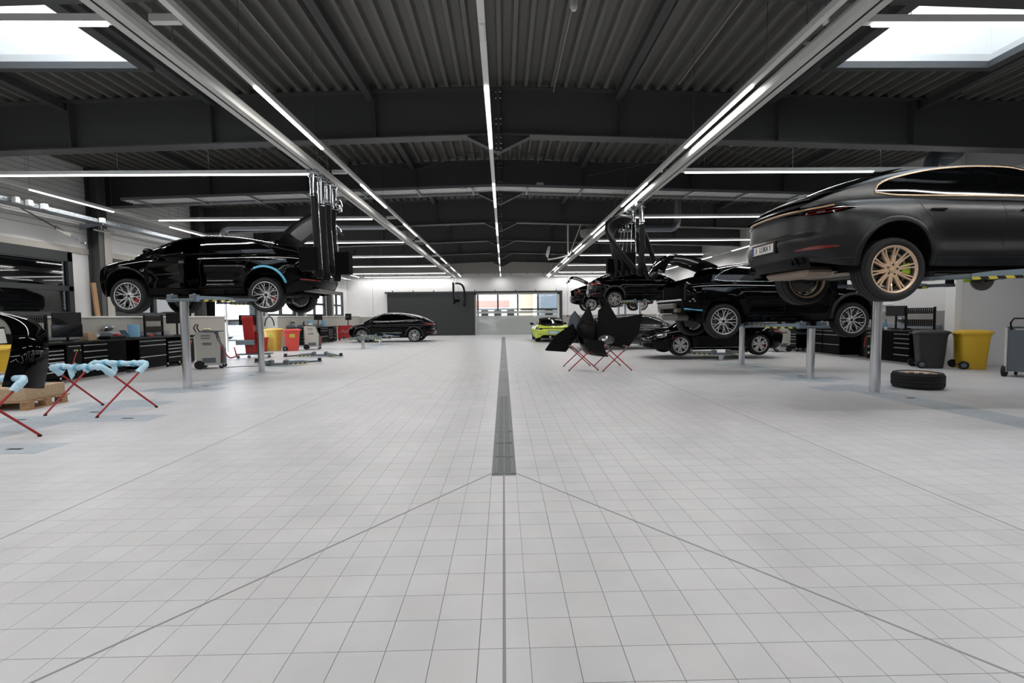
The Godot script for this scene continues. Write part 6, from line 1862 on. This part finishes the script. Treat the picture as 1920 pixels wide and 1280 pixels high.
# ---------------------------------------------------------------- bins, trolleys, trestles and loose parts
func wheelie_bin(m: String, label: String, at: Vector3, turn: float, h := 1.05, w := 0.56, sticker := "") -> void:
	var t := thing("wheelie_bin", label, "bin", at, turn)
	# tapered tub with rounded corners
	var rows := []
	for q in [[0.0, 0.74], [0.02, 0.78], [0.35, 0.86], [0.78, 0.96], [0.86, 1.0], [0.865, 1.05], [0.90, 1.05]]:
		var row := []
		for k in 33:
			var a := TAU * k / 32.0
			var e := pow(pow(absf(cos(a)), 6) + pow(absf(sin(a)), 6), -1.0 / 6)
			row.append(Vector3(cos(a) * e * w * 0.52 * q[1], h * q[0], sin(a) * e * w * 0.46 * q[1]))
		rows.append(row)
	obj("tub", G.new().grid(rows, true), m, t)
	rows = []
	for q in [[0.90, 1.07], [0.935, 1.07], [0.955, 1.0], [0.985, 0.7], [0.99, 0.0]]:
		var row := []
		for k in 33:
			var a := TAU * k / 32.0
			var e := pow(pow(absf(cos(a)), 6) + pow(absf(sin(a)), 6), -1.0 / 6)
			row.append(Vector3(cos(a) * e * w * 0.52 * q[1] + 0.02, h * q[0], sin(a) * e * w * 0.46 * q[1]))
		rows.append(row)
	obj("lid", G.new().grid(rows, true), m, t)
	obj("handle_bar", G.new().cyl(Vector3(-w * 0.60, h * 0.9, -w * 0.36), Vector3(-w * 0.60, h * 0.9, w * 0.36), 0.018, -1, 10), m, t)
	obj("lid_grip", G.new().bbox(Vector3(w * 0.58, h * 0.925, 0), Vector3(0.07, 0.03, w * 0.5), 0.01), m, t)
	for s in [-1, 1]:
		var wl := obj("wheel", G.new().cyl(Vector3(-w * 0.42, 0.1, s * w * 0.46 - 0.025), Vector3(-w * 0.42, 0.1, s * w * 0.46 + 0.025), 0.1, -1, 24), "rubber", t)
		obj("hub", G.new().cyl(Vector3(-w * 0.42, 0.1, s * (w * 0.46 + 0.026)), Vector3(-w * 0.42, 0.1, s * (w * 0.46 + 0.03)), 0.055, -1, 16), "lift_grey", wl)
	obj("axle", G.new().cyl(Vector3(-w * 0.42, 0.1, -w * 0.46), Vector3(-w * 0.42, 0.1, w * 0.46), 0.012, -1, 8), "zinc", t)
	if sticker:
		obj("sticker", G.new().box(Vector3(0.05, h * 0.68, w * 0.435), Vector3(0.2, 0.14, 0.004), Basis(Vector3.RIGHT, 0.04)), sticker, t)
		obj("sticker_print", G.new().box(Vector3(0.05, h * 0.68, w * 0.438), Vector3(0.12, 0.07, 0.004), Basis(Vector3.RIGHT, 0.04)), "sticker_green", t)

# grey and white air conditioning service trolley; front faces +z
func service_trolley(label: String, at: Vector3, turn: float, body := "cart_white", face := "cart_grey") -> void:
	var t := thing("service_trolley", label, "trolley", at, turn)
	var pr := PackedVector2Array([Vector2(-0.28, 0.10), Vector2(0.28, 0.10), Vector2(0.30, 0.62), Vector2(0.24, 0.72), Vector2(0.16, 1.02), Vector2(-0.30, 1.04)])
	for s in [-1, 1]:
		var sp := obj("side_panel", G.new().prism(pr, 0.04, Transform3D(Basis(), Vector3(0, 0, s * 0.25))), body, t)
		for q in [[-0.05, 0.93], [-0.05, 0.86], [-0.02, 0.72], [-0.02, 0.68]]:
			obj("vent_slot_shade", G.new().bbox(Vector3(q[0], q[1], s * 0.272), Vector3(0.22, 0.018, 0.006), 0.002), "black_plastic", sp)  # black bars on the surface, painted for the shade inside vent slots
		obj("floor_window", G.new().bbox(Vector3(0.02, 0.24, s * 0.272), Vector3(0.32, 0.14, 0.006), 0.002), "lift_grey", sp)
	obj("core", G.new().prism(PackedVector2Array([Vector2(-0.27, 0.12), Vector2(0.22, 0.12), Vector2(0.24, 0.6), Vector2(0.12, 0.98), Vector2(-0.27, 1.0)]), 0.46), face, t)
	obj("display", G.new().bbox(Vector3(0.20, 0.84, 0), Vector3(0.02, 0.16, 0.3), 0.004, Basis(Vector3.BACK, 0.3)), "screen", t)
	obj("tray", G.new().bbox(Vector3(0.06, 1.05, 0), Vector3(0.50, 0.04, 0.54), 0.012), face, t)
	obj("rag", G.new().bbox(Vector3(-0.05, 1.10, 0.06), Vector3(0.20, 0.07, 0.18), 0.03), "cream", t)
	obj("handle", G.new().tube([Vector3(-0.28, 1.02, 0.18), Vector3(-0.34, 1.15, 0.18), Vector3(-0.30, 1.24, 0.14), Vector3(-0.30, 1.24, -0.14), Vector3(-0.34, 1.15, -0.18), Vector3(-0.28, 1.02, -0.18)], 0.016, 8), "black_plastic", t)
	obj("gas_bottle", G.new().lathe([Vector2(0, 0.62), Vector2(0.04, 0.6), Vector2(0.09, 0.54), Vector2(0.09, 0.14), Vector2(0, 0.13)], Transform3D(Basis(), Vector3(0.30, 0, 0)), 18), "cart_grey", t)
	obj("hose_loop", G.new().tube([Vector3(0.3, 0.66, 0.24), Vector3(0.38, 0.5, 0.26), Vector3(0.36, 0.3, 0.26), Vector3(0.30, 0.26, 0.27)], 0.014, 8), "caliper_red", t)
	for s in [-1, 1]:
		obj("wheel", G.new().cyl(Vector3(-0.22, 0.12, s * 0.24), Vector3(-0.22, 0.12, s * 0.30), 0.12, -1, 24), "rubber", t)
		obj("caster", G.new().cyl(Vector3(0.30, 0.06, s * 0.22 - 0.015), Vector3(0.30, 0.06, s * 0.22 + 0.015), 0.06, -1, 16), "rubber", t)
		obj("caster_fork", G.new().bbox(Vector3(0.30, 0.10, s * 0.22), Vector3(0.05, 0.08, 0.05), 0.006), "zinc", t)

# a folding trestle: two red U frames crossing; n0, n1 feet of one frame, f0, f1 of the other
func trestle(label: String, n0: Vector3, n1: Vector3, f0: Vector3, f1: Vector3, h: float, wrapped: bool) -> Node3D:
	var t := thing("folding_trestle", label, "trestle", Vector3.ZERO, 0)
	for q in [[n0, n1, f0, f1], [f0, f1, n0, n1]]:
		var a: Vector3 = q[0]; var b: Vector3 = q[1]
		var ta: Vector3 = a.lerp(q[2], 0.86) + Vector3(0, h, 0); var tb: Vector3 = b.lerp(q[3], 0.86) + Vector3(0, h, 0)
		for e in [[a, ta], [b, tb]]:
			var lg := obj("leg", G.new().cyl(e[0] + Vector3(0, 0.01, 0), e[1], 0.0135, -1, 10), "leg_red", t)
			obj("foot_cap", G.new().cyl(e[0] + Vector3(0, 0.0, 0), e[0].lerp(e[1], 0.03), 0.018, -1, 10), "black_plastic", lg)
		obj("top_bar", G.new().tube([ta, ta + Vector3(0, 0.012, 0), tb + Vector3(0, 0.012, 0), tb], 0.0135, 8), "leg_red", t)
		var pad := []; var rr := []
		for k in 25:
			var f := k / 24.0
			var p := ta.lerp(tb, clampf((f - 0.1) / 0.8, 0, 1))
			if f < 0.1: p = ta.lerp(a, (0.1 - f) * 1.8)
			if f > 0.9: p = tb.lerp(b, (f - 0.9) * 1.8)
			pad.append(p + Vector3(rng.randf_range(-0.006, 0.006), 0.006 + rng.randf_range(-0.01, 0.008), rng.randf_range(-0.006, 0.006)) if wrapped else p)
			rr.append((0.04 + rng.randf_range(-0.006, 0.014)) if wrapped else 0.024)
		obj("film_wrap" if wrapped else "foam_sleeve", G.new().tube(pad, rr, 12), "film_blue" if wrapped else "foam_grey", t)
		if wrapped:
			for f in [0.22, 0.5, 0.74]:
				obj("tape_band", G.new().cyl(ta.lerp(tb, f), ta.lerp(tb, f + 0.05), 0.052, -1, 12, false), "tape_blue", t)
			obj("film_end", G.new().prism(PackedVector2Array([Vector2(0, 0), Vector2(0.09, 0.01), Vector2(0.10, -0.10), Vector2(0.05, -0.16), Vector2(0.02, -0.09)]), 0.012, Transform3D(Basis(), ta.lerp(tb, 0.35) + Vector3(0, -0.02, 0.02))), "film_blue", t)
			obj("foam_sleeve", G.new().cyl(tb, tb.lerp(b, 0.16), 0.024, -1, 10), "foam_grey", t)
	return t

# a curved piece of bodywork: part of a bumper skin with its thickness
func skin(called: String, c: Dictionary, u0: float, u1: float, yb: Array, yt: Array, s: int, m: String, label: String, category: String, xf: Transform3D, back := "black_matte") -> void:
	var t := thing(called, label, category)
	var mid := Vector3.ZERO
	for i in 5:
		for j in 3:
			var f := i / 4.0
			mid += c_off(c, lerpf(u0, u1, f), lerpf(spl(yb, f), spl(yt, f), j / 2.0), 0.0, s) / 15.0
	t.transform = Transform3D(xf.basis, xf.origin - xf.basis * mid)
	obj("outer_skin", c_patch(c, G.new(), u0, u1, yb, yt, 0.0, s, 24, 8), m, t)
	obj("inner_face", c_patch(c, G.new(), u0, u1, yb, yt, -0.014, s, 24, 8), back, t)
	var g := G.new()
	for e in [yb, yt]:
		var rows := [[], []]
		for i in 25:
			var f := i / 24.0
			rows[0].append(c_off(c, lerpf(u0, u1, f), spl(e, f), 0.0, s)); rows[1].append(c_off(c, lerpf(u0, u1, f), spl(e, f), -0.014, s))
		g.grid(rows, false)
	for f in [0.0, 1.0]:
		var rows := [[], []]
		for j in 9:
			var y := lerpf(spl(yb, f), spl(yt, f), j / 8.0)
			rows[0].append(c_off(c, lerpf(u0, u1, f), y, 0.0, s)); rows[1].append(c_off(c, lerpf(u0, u1, f), y, -0.014, s))
		g.grid(rows, false)
	obj("cut_edge", g, back, t)

func build_things() -> void:
	wheelie_bin("bin_yellow", "pale yellow wheelie bin with a green sticker beside the red bin", Vector3(-9.9, 0, -20.5), -0.2, 0.98, 0.6, "sticker_yellow")
	wheelie_bin("bin_red", "coral red wheelie bin with a yellow sticker beside the pale yellow bin", Vector3(-9.08, 0, -20.4), 0.25, 0.95, 0.58, "sticker_yellow")
	wheelie_bin("red_paint", "dark red bin behind the pale yellow bin", Vector3(-10.15, 0, -20.0), 0.2, 0.62, 0.4)
	wheelie_bin("bin_dark", "dark grey wheelie bin at the end of the bench", Vector3(10.66, 0, -11.60), -0.4, 0.96, 0.58)
	wheelie_bin("bin_deep_yellow", "deep yellow wheelie bin beside the dark grey bin", Vector3(11.40, 0, -11.28), -0.4, 0.96, 0.58)
	wheelie_bin("bin_deep_yellow", "deep yellow bin behind the pallet with cardboard", Vector3(-9.12, 0, -8.62), 0.1, 0.98, 0.6)
	service_trolley("white and grey service trolley with a rag standing behind the near lift post", Vector3(-8.35, 0, -13.55), 0.35)
	service_trolley("white service trolley beside the coral red wheelie bin", Vector3(-8.55, 0, -21.2), 0.3)
	service_trolley("white service trolley behind the tail of the sports car", Vector3(10.05, 0, -17.1), PI + 0.3)
	service_trolley("grey service trolley standing beside the black door edge", Vector3(11.05, 0, -9.75), 0.5, "cart_white", "cart_grey")
	# wheel alignment tower
	var tw := thing("alignment_tower", "tall red wheel alignment tower with a monitor on a wheeled base", "tower", Vector3(-9.0, 0, -16.9), 0.2)
	obj("base_frame", G.new().bbox(Vector3(0.15, 0.14, 0.0), Vector3(1.1, 0.05, 0.4), 0.01), "lift_grey", tw)
	for x in [-0.35, 0.0, 0.35, 0.65]: obj("caster", G.new().cyl(Vector3(x, 0.055, 0.17), Vector3(x, 0.055, 0.205), 0.055, -1, 16), "lift_grey", tw)
	obj("column", G.new().bbox(Vector3(0, 0.80, 0), Vector3(0.34, 1.28, 0.26), 0.02, Basis(Vector3.BACK, 0.07)), "red_paint", tw)
	obj("back_fin", G.new().bbox(Vector3(0.17, 0.55, -0.12), Vector3(0.3, 0.8, 0.1), 0.02), "red_paint", tw)
	var ms := obj("monitor_panel", G.new().bbox(Vector3(0.02, 1.34, -0.10), Vector3(0.78, 0.36, 0.04), 0.008), "screen", tw)
	obj("column_head", G.new().bbox(Vector3(-0.06, 1.40, 0.04), Vector3(0.34, 0.16, 0.24), 0.03), "red_paint", tw)
	obj("drawer_box", G.new().bbox(Vector3(-0.10, 0.56, 0.14), Vector3(0.56, 0.17, 0.3), 0.01), "lift_blue", tw)
	obj("side_arm", G.new().tube([Vector3(0.16, 0.9, 0), Vector3(0.3, 0.86, 0.05), Vector3(0.42, 0.98, 0.05)], 0.016, 8), "black_plastic", tw)
	obj("printer_flap", G.new().bbox(Vector3(0.32, 0.66, 0.05), Vector3(0.2, 0.02, 0.24), 0.005, Basis(Vector3.BACK, -0.9)), "black_plastic", tw)
	tag(obj("coiled_hose", ribbed([Vector3(-9.75, 0.35, -16.6), Vector3(-9.6, 0.12, -16.5), Vector3(-9.45, 0.05, -16.45), Vector3(-9.3, 0.1, -16.5), Vector3(-9.4, 0.4, -16.6)], 0.025), "caliper_red"), "red air hose lying beside the wheel alignment tower", "hose")
	# black strip curtain at the gate
	var cu := thing("strip_curtain", "black fabric curtain gathered beside the open gateway", "curtain", Vector3(-11.1, 0, -18.1))
	obj("curtain_rail", G.new().span(-0.42, 3.08, -0.06, 0.3, 3.14, 0.12), "frame_dark", cu)
	for k in 5: obj("fold", G.new().cyl(Vector3(0.05 * k - 0.1, 0.9, 0.05 * (k % 2)), Vector3(0.07 * k - 0.14, 3.1, 0.05 * (k % 2)), 0.06, 0.09, 10), "black_matte", cu)
	# red tool trolley near the far wall
	var rt := thing("tool_trolley", "red tool trolley with tools hung on its side near the parked coupe", "trolley", Vector3(-9.75, 0, -29.3), 0.25)
	obj("body", G.new().bbox(Vector3(0, 0.50, 0), Vector3(0.85, 0.82, 0.5), 0.01), "red_paint", rt)
	for k in 7:
		var d := obj("drawer", G.new().bbox(Vector3(0.428, 0.83 - k * 0.105, 0), Vector3(0.012, 0.095, 0.46), 0.003), "red_paint", rt)
		obj("handle", G.new().bbox(Vector3(0.438, 0.865 - k * 0.105, 0), Vector3(0.01, 0.016, 0.42), 0.003), "caliper_red", d)
	for k in 6: obj("hung_tool", G.new().bbox(Vector3(-0.30 + k * 0.09, 0.52 + 0.03 * (k % 3), 0.265), Vector3(0.025, 0.16, 0.02), 0.005), "chrome", rt)
	for q in [[-0.36, -0.2], [-0.36, 0.2], [0.36, -0.2], [0.36, 0.2]]: obj("caster", G.new().cyl(Vector3(q[0], 0.045, q[1] - 0.015), Vector3(q[0], 0.045, q[1] + 0.015), 0.045, -1, 14), "rubber", rt)
	monitor("black monitor on the red tool trolley", Vector3(-9.6, 0.92, -29.4), -0.8, 0.4, 0.4)
	monitor("black monitor on the far window side bench", Vector3(-10.2, 0.908, -26.2), -0.9, 0.45, 0.3)
	# trestles and bodywork
	trestle("red folding trestle wrapped in pale blue film standing empty", Vector3(-6.76, 0, -6.99), Vector3(-5.84, 0, -6.79), Vector3(-6.58, 0, -7.80), Vector3(-5.53, 0, -7.55), 0.71, true)
	trestle("red folding trestle wrapped in blue film carrying a black bumper", Vector3(-6.75, 0, -5.15), Vector3(-5.85, 0, -5.0), Vector3(-6.5, 0, -5.95), Vector3(-5.62, 0, -5.75), 0.71, true)
	trestle("red folding trestle under the glossy black bumper corner", Vector3(1.62, 0, -11.75), Vector3(1.62, 0, -12.8), Vector3(2.38, 0, -11.85), Vector3(2.38, 0, -12.94), 0.60, false)
	trestle("red folding trestle under the upright matte black panels", Vector3(2.44, 0, -11.58), Vector3(2.44, 0, -12.75), Vector3(3.2, 0, -11.72), Vector3(3.2, 0, -12.88), 0.60, false)
	var c := suv("paint_black")
	# bumper standing on its end on the near trestle
	skin("car_bumper", c, 0.02, 1.05, [[0, 0.32], [1, 0.36]], [[0, 0.78], [0.6, 0.76], [1, 0.95]], 1, "paint_black", "large black car bumper standing on end on the wrapped trestle", "bumper", Transform3D(Basis(Vector3(0, 1, 0), 2.5) * Basis(Vector3.RIGHT, -1.35) * Basis(Vector3.BACK, 0.35), Vector3(-6.0, 1.16, -5.95)))
	skin("car_bumper", c, 0.0, 0.95, [[0, 0.32], [1, 0.36]], [[0, 0.78], [1, 0.9]], -1, "paint_black", "glossy black bumper corner hanging low on the trestle", "bumper", Transform3D(Basis(Vector3.UP, 0.9) * Basis(Vector3.BACK, 0.35), Vector3(2.12, 0.66, -11.95)))
	skin("car_bumper", c, 0.1, 1.0, [[0, 0.35], [1, 0.36]], [[0, 0.72], [1, 0.98]], 1, "black_plastic", "matte black bumper shell leaning behind the glossy corner", "bumper", Transform3D(Basis(Vector3.UP, 0.5) * Basis(Vector3.BACK, -0.5), Vector3(2.30, 1.0, -12.6)))
	var pl := [[PackedVector2Array([Vector2(-0.42, 0.0), Vector2(0.35, -0.12), Vector2(0.62, 0.25), Vector2(0.72, 0.75), Vector2(0.1, 0.62), Vector2(-0.16, 1.08), Vector2(-0.38, 0.85)]), "upright matte black wheel arch panel with a pointed top", Vector3(2.85, 0.66, -12.2), -0.25, "black_plastic"],
		[PackedVector2Array([Vector2(-0.32, 0.0), Vector2(0.2, -0.05), Vector2(0.3, 0.35), Vector2(0.05, 1.0), Vector2(-0.2, 0.6)]), "upright dark panel standing behind the pointed arch panel", Vector3(2.25, 0.66, -12.75), 0.3, "cladding"],
		[PackedVector2Array([Vector2(-0.4, 0.0), Vector2(0.25, 0.0), Vector2(0.4, 0.3), Vector2(-0.1, 0.85), Vector2(-0.24, 0.7)]), "grey triangular inner panel leaning behind the bumper pieces", Vector3(2.0, 0.66, -12.72), 0.4, "lift_grey"],
		[PackedVector2Array([Vector2(-0.55, -0.05), Vector2(0.0, -0.1), Vector2(0.35, 0.35), Vector2(0.2, 0.62), Vector2(-0.3, 0.3)]), "dark flat panel hanging off the trestle toward the drain", Vector3(1.62, 0.55, -12.35), 0.2, "black_plastic"]]
	for q in pl:
		# slightly dished sheets with a turned edge
		var t := thing("body_panel", q[1], "car panel", q[2], q[3])
		var sh := Geometry2D.offset_polygon(q[0], 0.0)
		obj("sheet", G.new().prism(q[0], 0.012), q[4], t)
		var n: int = q[0].size()
		var rim := []
		for k in n + 1: rim.append(Vector3(q[0][k % n].x, q[0][k % n].y, 0.012))
		obj("turned_edge", G.new().tube(rim, 0.016, 6), q[4], t)
		obj("stiffening_rib", G.new().tube([Vector3(q[0][0].x * 0.8, 0.1, 0.012), Vector3(q[0][2].x * 0.7, q[0][2].y * 0.9, 0.05)], 0.02, 8), q[4], t)
	tag(obj("lamp_cluster", G.new().lathe([Vector2(0, 0.05), Vector2(0.08, 0.06), Vector2(0.13, 0.02), Vector2(0.12, -0.03), Vector2(0, -0.05)], Transform3D(Basis(Vector3.RIGHT, 1.2).scaled(Vector3(1.6, 1, 1)), Vector3(2.62, 0.76, -12.0)), 20), "lamp_clear"), "clear head lamp cluster lying on the trestle among black panels", "head lamp")
	# pallet with flat cardboard
	var pa := thing("pallet", "wooden pallet standing on the floor beside the near trestle", "pallet", Vector3(-8.05, 0, -7.75), 0.12)
	for k in 5: obj("deck_board", G.new().bbox(Vector3(0, 0.133, -0.36 + k * 0.18), Vector3(1.2, 0.022, 0.12), 0.003), "wood", pa)
	for x in [-0.52, 0, 0.52]:
		obj("bottom_board", G.new().bbox(Vector3(x, 0.011, 0), Vector3(0.12, 0.022, 0.8), 0.003), "wood", pa)
		for z in [-0.33, 0, 0.33]: obj("block", G.new().bbox(Vector3(x, 0.072, z), Vector3(0.12, 0.098, 0.12), 0.004), "wood", pa)
	var cbx := thing("carton", "flat brown cardboard carton lying on the pallet", "box", Vector3(-8.08, 0.145, -7.75), 0.12)
	obj("carton_body", G.new().bbox(Vector3(0, 0.1, 0), Vector3(1.15, 0.2, 0.78), 0.006), "cardboard", cbx)
	obj("flap", G.new().bbox(Vector3(0.1, 0.204, 0.1), Vector3(0.8, 0.006, 0.4), 0.002, Basis(Vector3.RIGHT, 0.02)), "cardboard", cbx)
	obj("film_scrap", G.new().bbox(Vector3(0.25, 0.213, -0.1), Vector3(0.4, 0.012, 0.25), 0.004), "film_blue", cbx)
	tag(obj("carton", G.new().bbox(Vector3(-8.45, 0.458, -7.8), Vector3(0.34, 0.19, 0.3), 0.006), "cardboard"), "small brown carton standing on the flat carton", "box")
	# the taken off wheel
	var tn := thing("spare_wheel", "gold wheel with black tyre lying flat on the floor", "wheel", Vector3(7.65, 0.146, -8.55), 0.3)
	var ws := wheel_parts("paired", 0.392)
	obj("tyre", ws.tyre, "rubber", tn); obj("rim", ws.rim, "gold_rim", tn); obj("spokes", ws.face, "gold_rim", tn)
	obj("hub_cap", ws.cap, "gold", tn)
	# hose coiled on the bench wall, red call point, cable on the floor
	var arc := []
	for k in 17: arc.append(Vector3(-10.52, 1.05 + 0.42 * sin(PI * k / 16.0), -20.6 - 0.42 + 0.42 * cos(PI * k / 16.0) - 0.4))
	tag(obj("wall_hose", G.new().tube(arc, 0.025, 8), "black_plastic"), "black hose bow on the wall above the wheelie bins", "hose")
	tag(obj("call_point", G.new().bbox(Vector3(4.75, 1.36, -34.95), Vector3(0.12, 0.12, 0.06), 0.01), "caliper_red"), "small red fire call point on the far wall", "call point")
	tag(obj("floor_cable", G.new().tube([Vector3(-7.95, 0.008, -13.6), Vector3(-7.6, 0.008, -13.9), Vector3(-7.2, 0.008, -13.85), Vector3(-6.9, 0.008, -14.3)], 0.008, 6), "black_plastic"), "thin dark cable lying on the floor beside the service trolley", "cable")
	street()

# what shows through the glazed door and the gate
func street() -> void:
	struct("ground_outside", G.new().span(-60, -0.25, -35.2, 40, -0.02, -75).span(-60, -0.25, 10, -11.72, -0.02, -35.2), "street", "grey paved street outside the hall", "street")
	var sh := structure("wall_showroom", "dark mullioned glass front of the showroom beyond the glazed door", "facade")
	for k in 7: obj("mullion", G.new().span(-4.4 + k * 1.9, 0, -45.0, -4.24 + k * 1.9, 4.4, -45.1), "frame_dark", sh)
	for y in [2.0, 4.3]: obj("transom", G.new().span(-5, y, -45.0, 9, y + 0.09, -45.1), "frame_dark", sh)
	obj("added_shade_roof", G.new().span(-9.0, 4.4, -35.3, 12, 4.6, -45.2), "wall_grey", sh)  # out of view, added to shade the showroom behind the glass
	obj("side_wall", G.new().span(-9.2, 0, -35.3, -9.0, 4.6, -45.2).span(12.0, 0, -35.3, 12.2, 4.6, -45.2), "wall_grey", sh)
	obj("gallery_rail", G.new().span(1.6, 1.9, -43.0, 7, 2.0, -43.1), "ink", sh)
	var hs := [["white building with a red band seen through the glazed door", -9.0, 2.0, -66.0, 7.0, "house_white"], ["tan building seen through the glazed door", 2.3, 3.9, -62.0, 4.6, "house_tan"], ["dark grey building seen through the glazed door", 4.6, 12.0, -58.0, 7.0, "lift_grey"], ["grey office block seen through the open gateway", -48.0, -30.0, -40.0, 9.0, "wall_grey"]]
	for h in hs:
		var t := thing("building", h[0], "building", Vector3((h[1] + h[2]) / 2, 0, h[3]))
		var w: float = h[2] - h[1]
		obj("wall", G.new().bbox(Vector3(0, h[4] / 2, -3), Vector3(w, h[4], 6), 0.02), h[5], t)
		obj("roof", G.new().bbox(Vector3(0, h[4] + 0.1, -3), Vector3(w + 0.4, 0.2, 6.4), 0.02), "wall_grey", t)
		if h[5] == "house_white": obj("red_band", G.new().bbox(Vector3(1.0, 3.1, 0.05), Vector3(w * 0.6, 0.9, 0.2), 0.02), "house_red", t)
		var n := int(w / 1.8)
		for k in n:
			var f := obj("window", G.new().bbox(Vector3(-w / 2 + 1.0 + k * 1.8, 1.6, 0.02), Vector3(1.0, 1.3, 0.06), 0.01), "frame_dark", t)
			obj("pane", G.new().box(Vector3(-w / 2 + 1.0 + k * 1.8, 1.6, 0.055), Vector3(0.86, 1.16, 0.01)), "glass_dark", f)
	var look := {"barrel": "rim_silver", "face": "rim_silver", "caliper": "rim_dark"}
	for q in [["white parked car seen in the street through the open gateway", Vector3(-16.8, 0, -31.5), "car_white", 0.3], ["silver parked car seen in the street through the open gateway", Vector3(-22.0, 0, -39.5), "rim_silver", 0.2], ["white parked car seen through the glazed door", Vector3(-3.6, 0, -42), "car_white", 0.1], ["lime car seen through the glazed door", Vector3(1.8, 0, -40), "paint_lime", 0.0], ["dark car seen through the glazed door beside the lime car", Vector3(7.2, 0, -52.5), "paint_grey", 0.0]]:
		var t := thing("parked_car", q[0], "car", q[1], q[3])
		var c := low(suv(q[2], {"R": 0.39, "hub": 0.36}), 0.86)
		car_body(c, t); car_cabin(c, t)
		for w in [[-1.4475, 1], [-1.4475, -1], [1.4475, 1], [1.4475, -1]]:
			var ws := wheel_parts("five", 0.345, false)
			var wn := part("wheel", t, Vector3(w[0], 0.345, w[1] * 0.82))
			wn.basis = Basis(Vector3.RIGHT, PI / 2 * w[1])
			obj("tyre", ws.tyre, "rubber", wn); obj("rim", ws.face, "rim_silver", wn)

func build_rest() -> void:
	gold_car()
	black_car()
	macan_car()
	other_cars()
	build_lifts()
	build_hoses()
	build_benches()
	build_things()
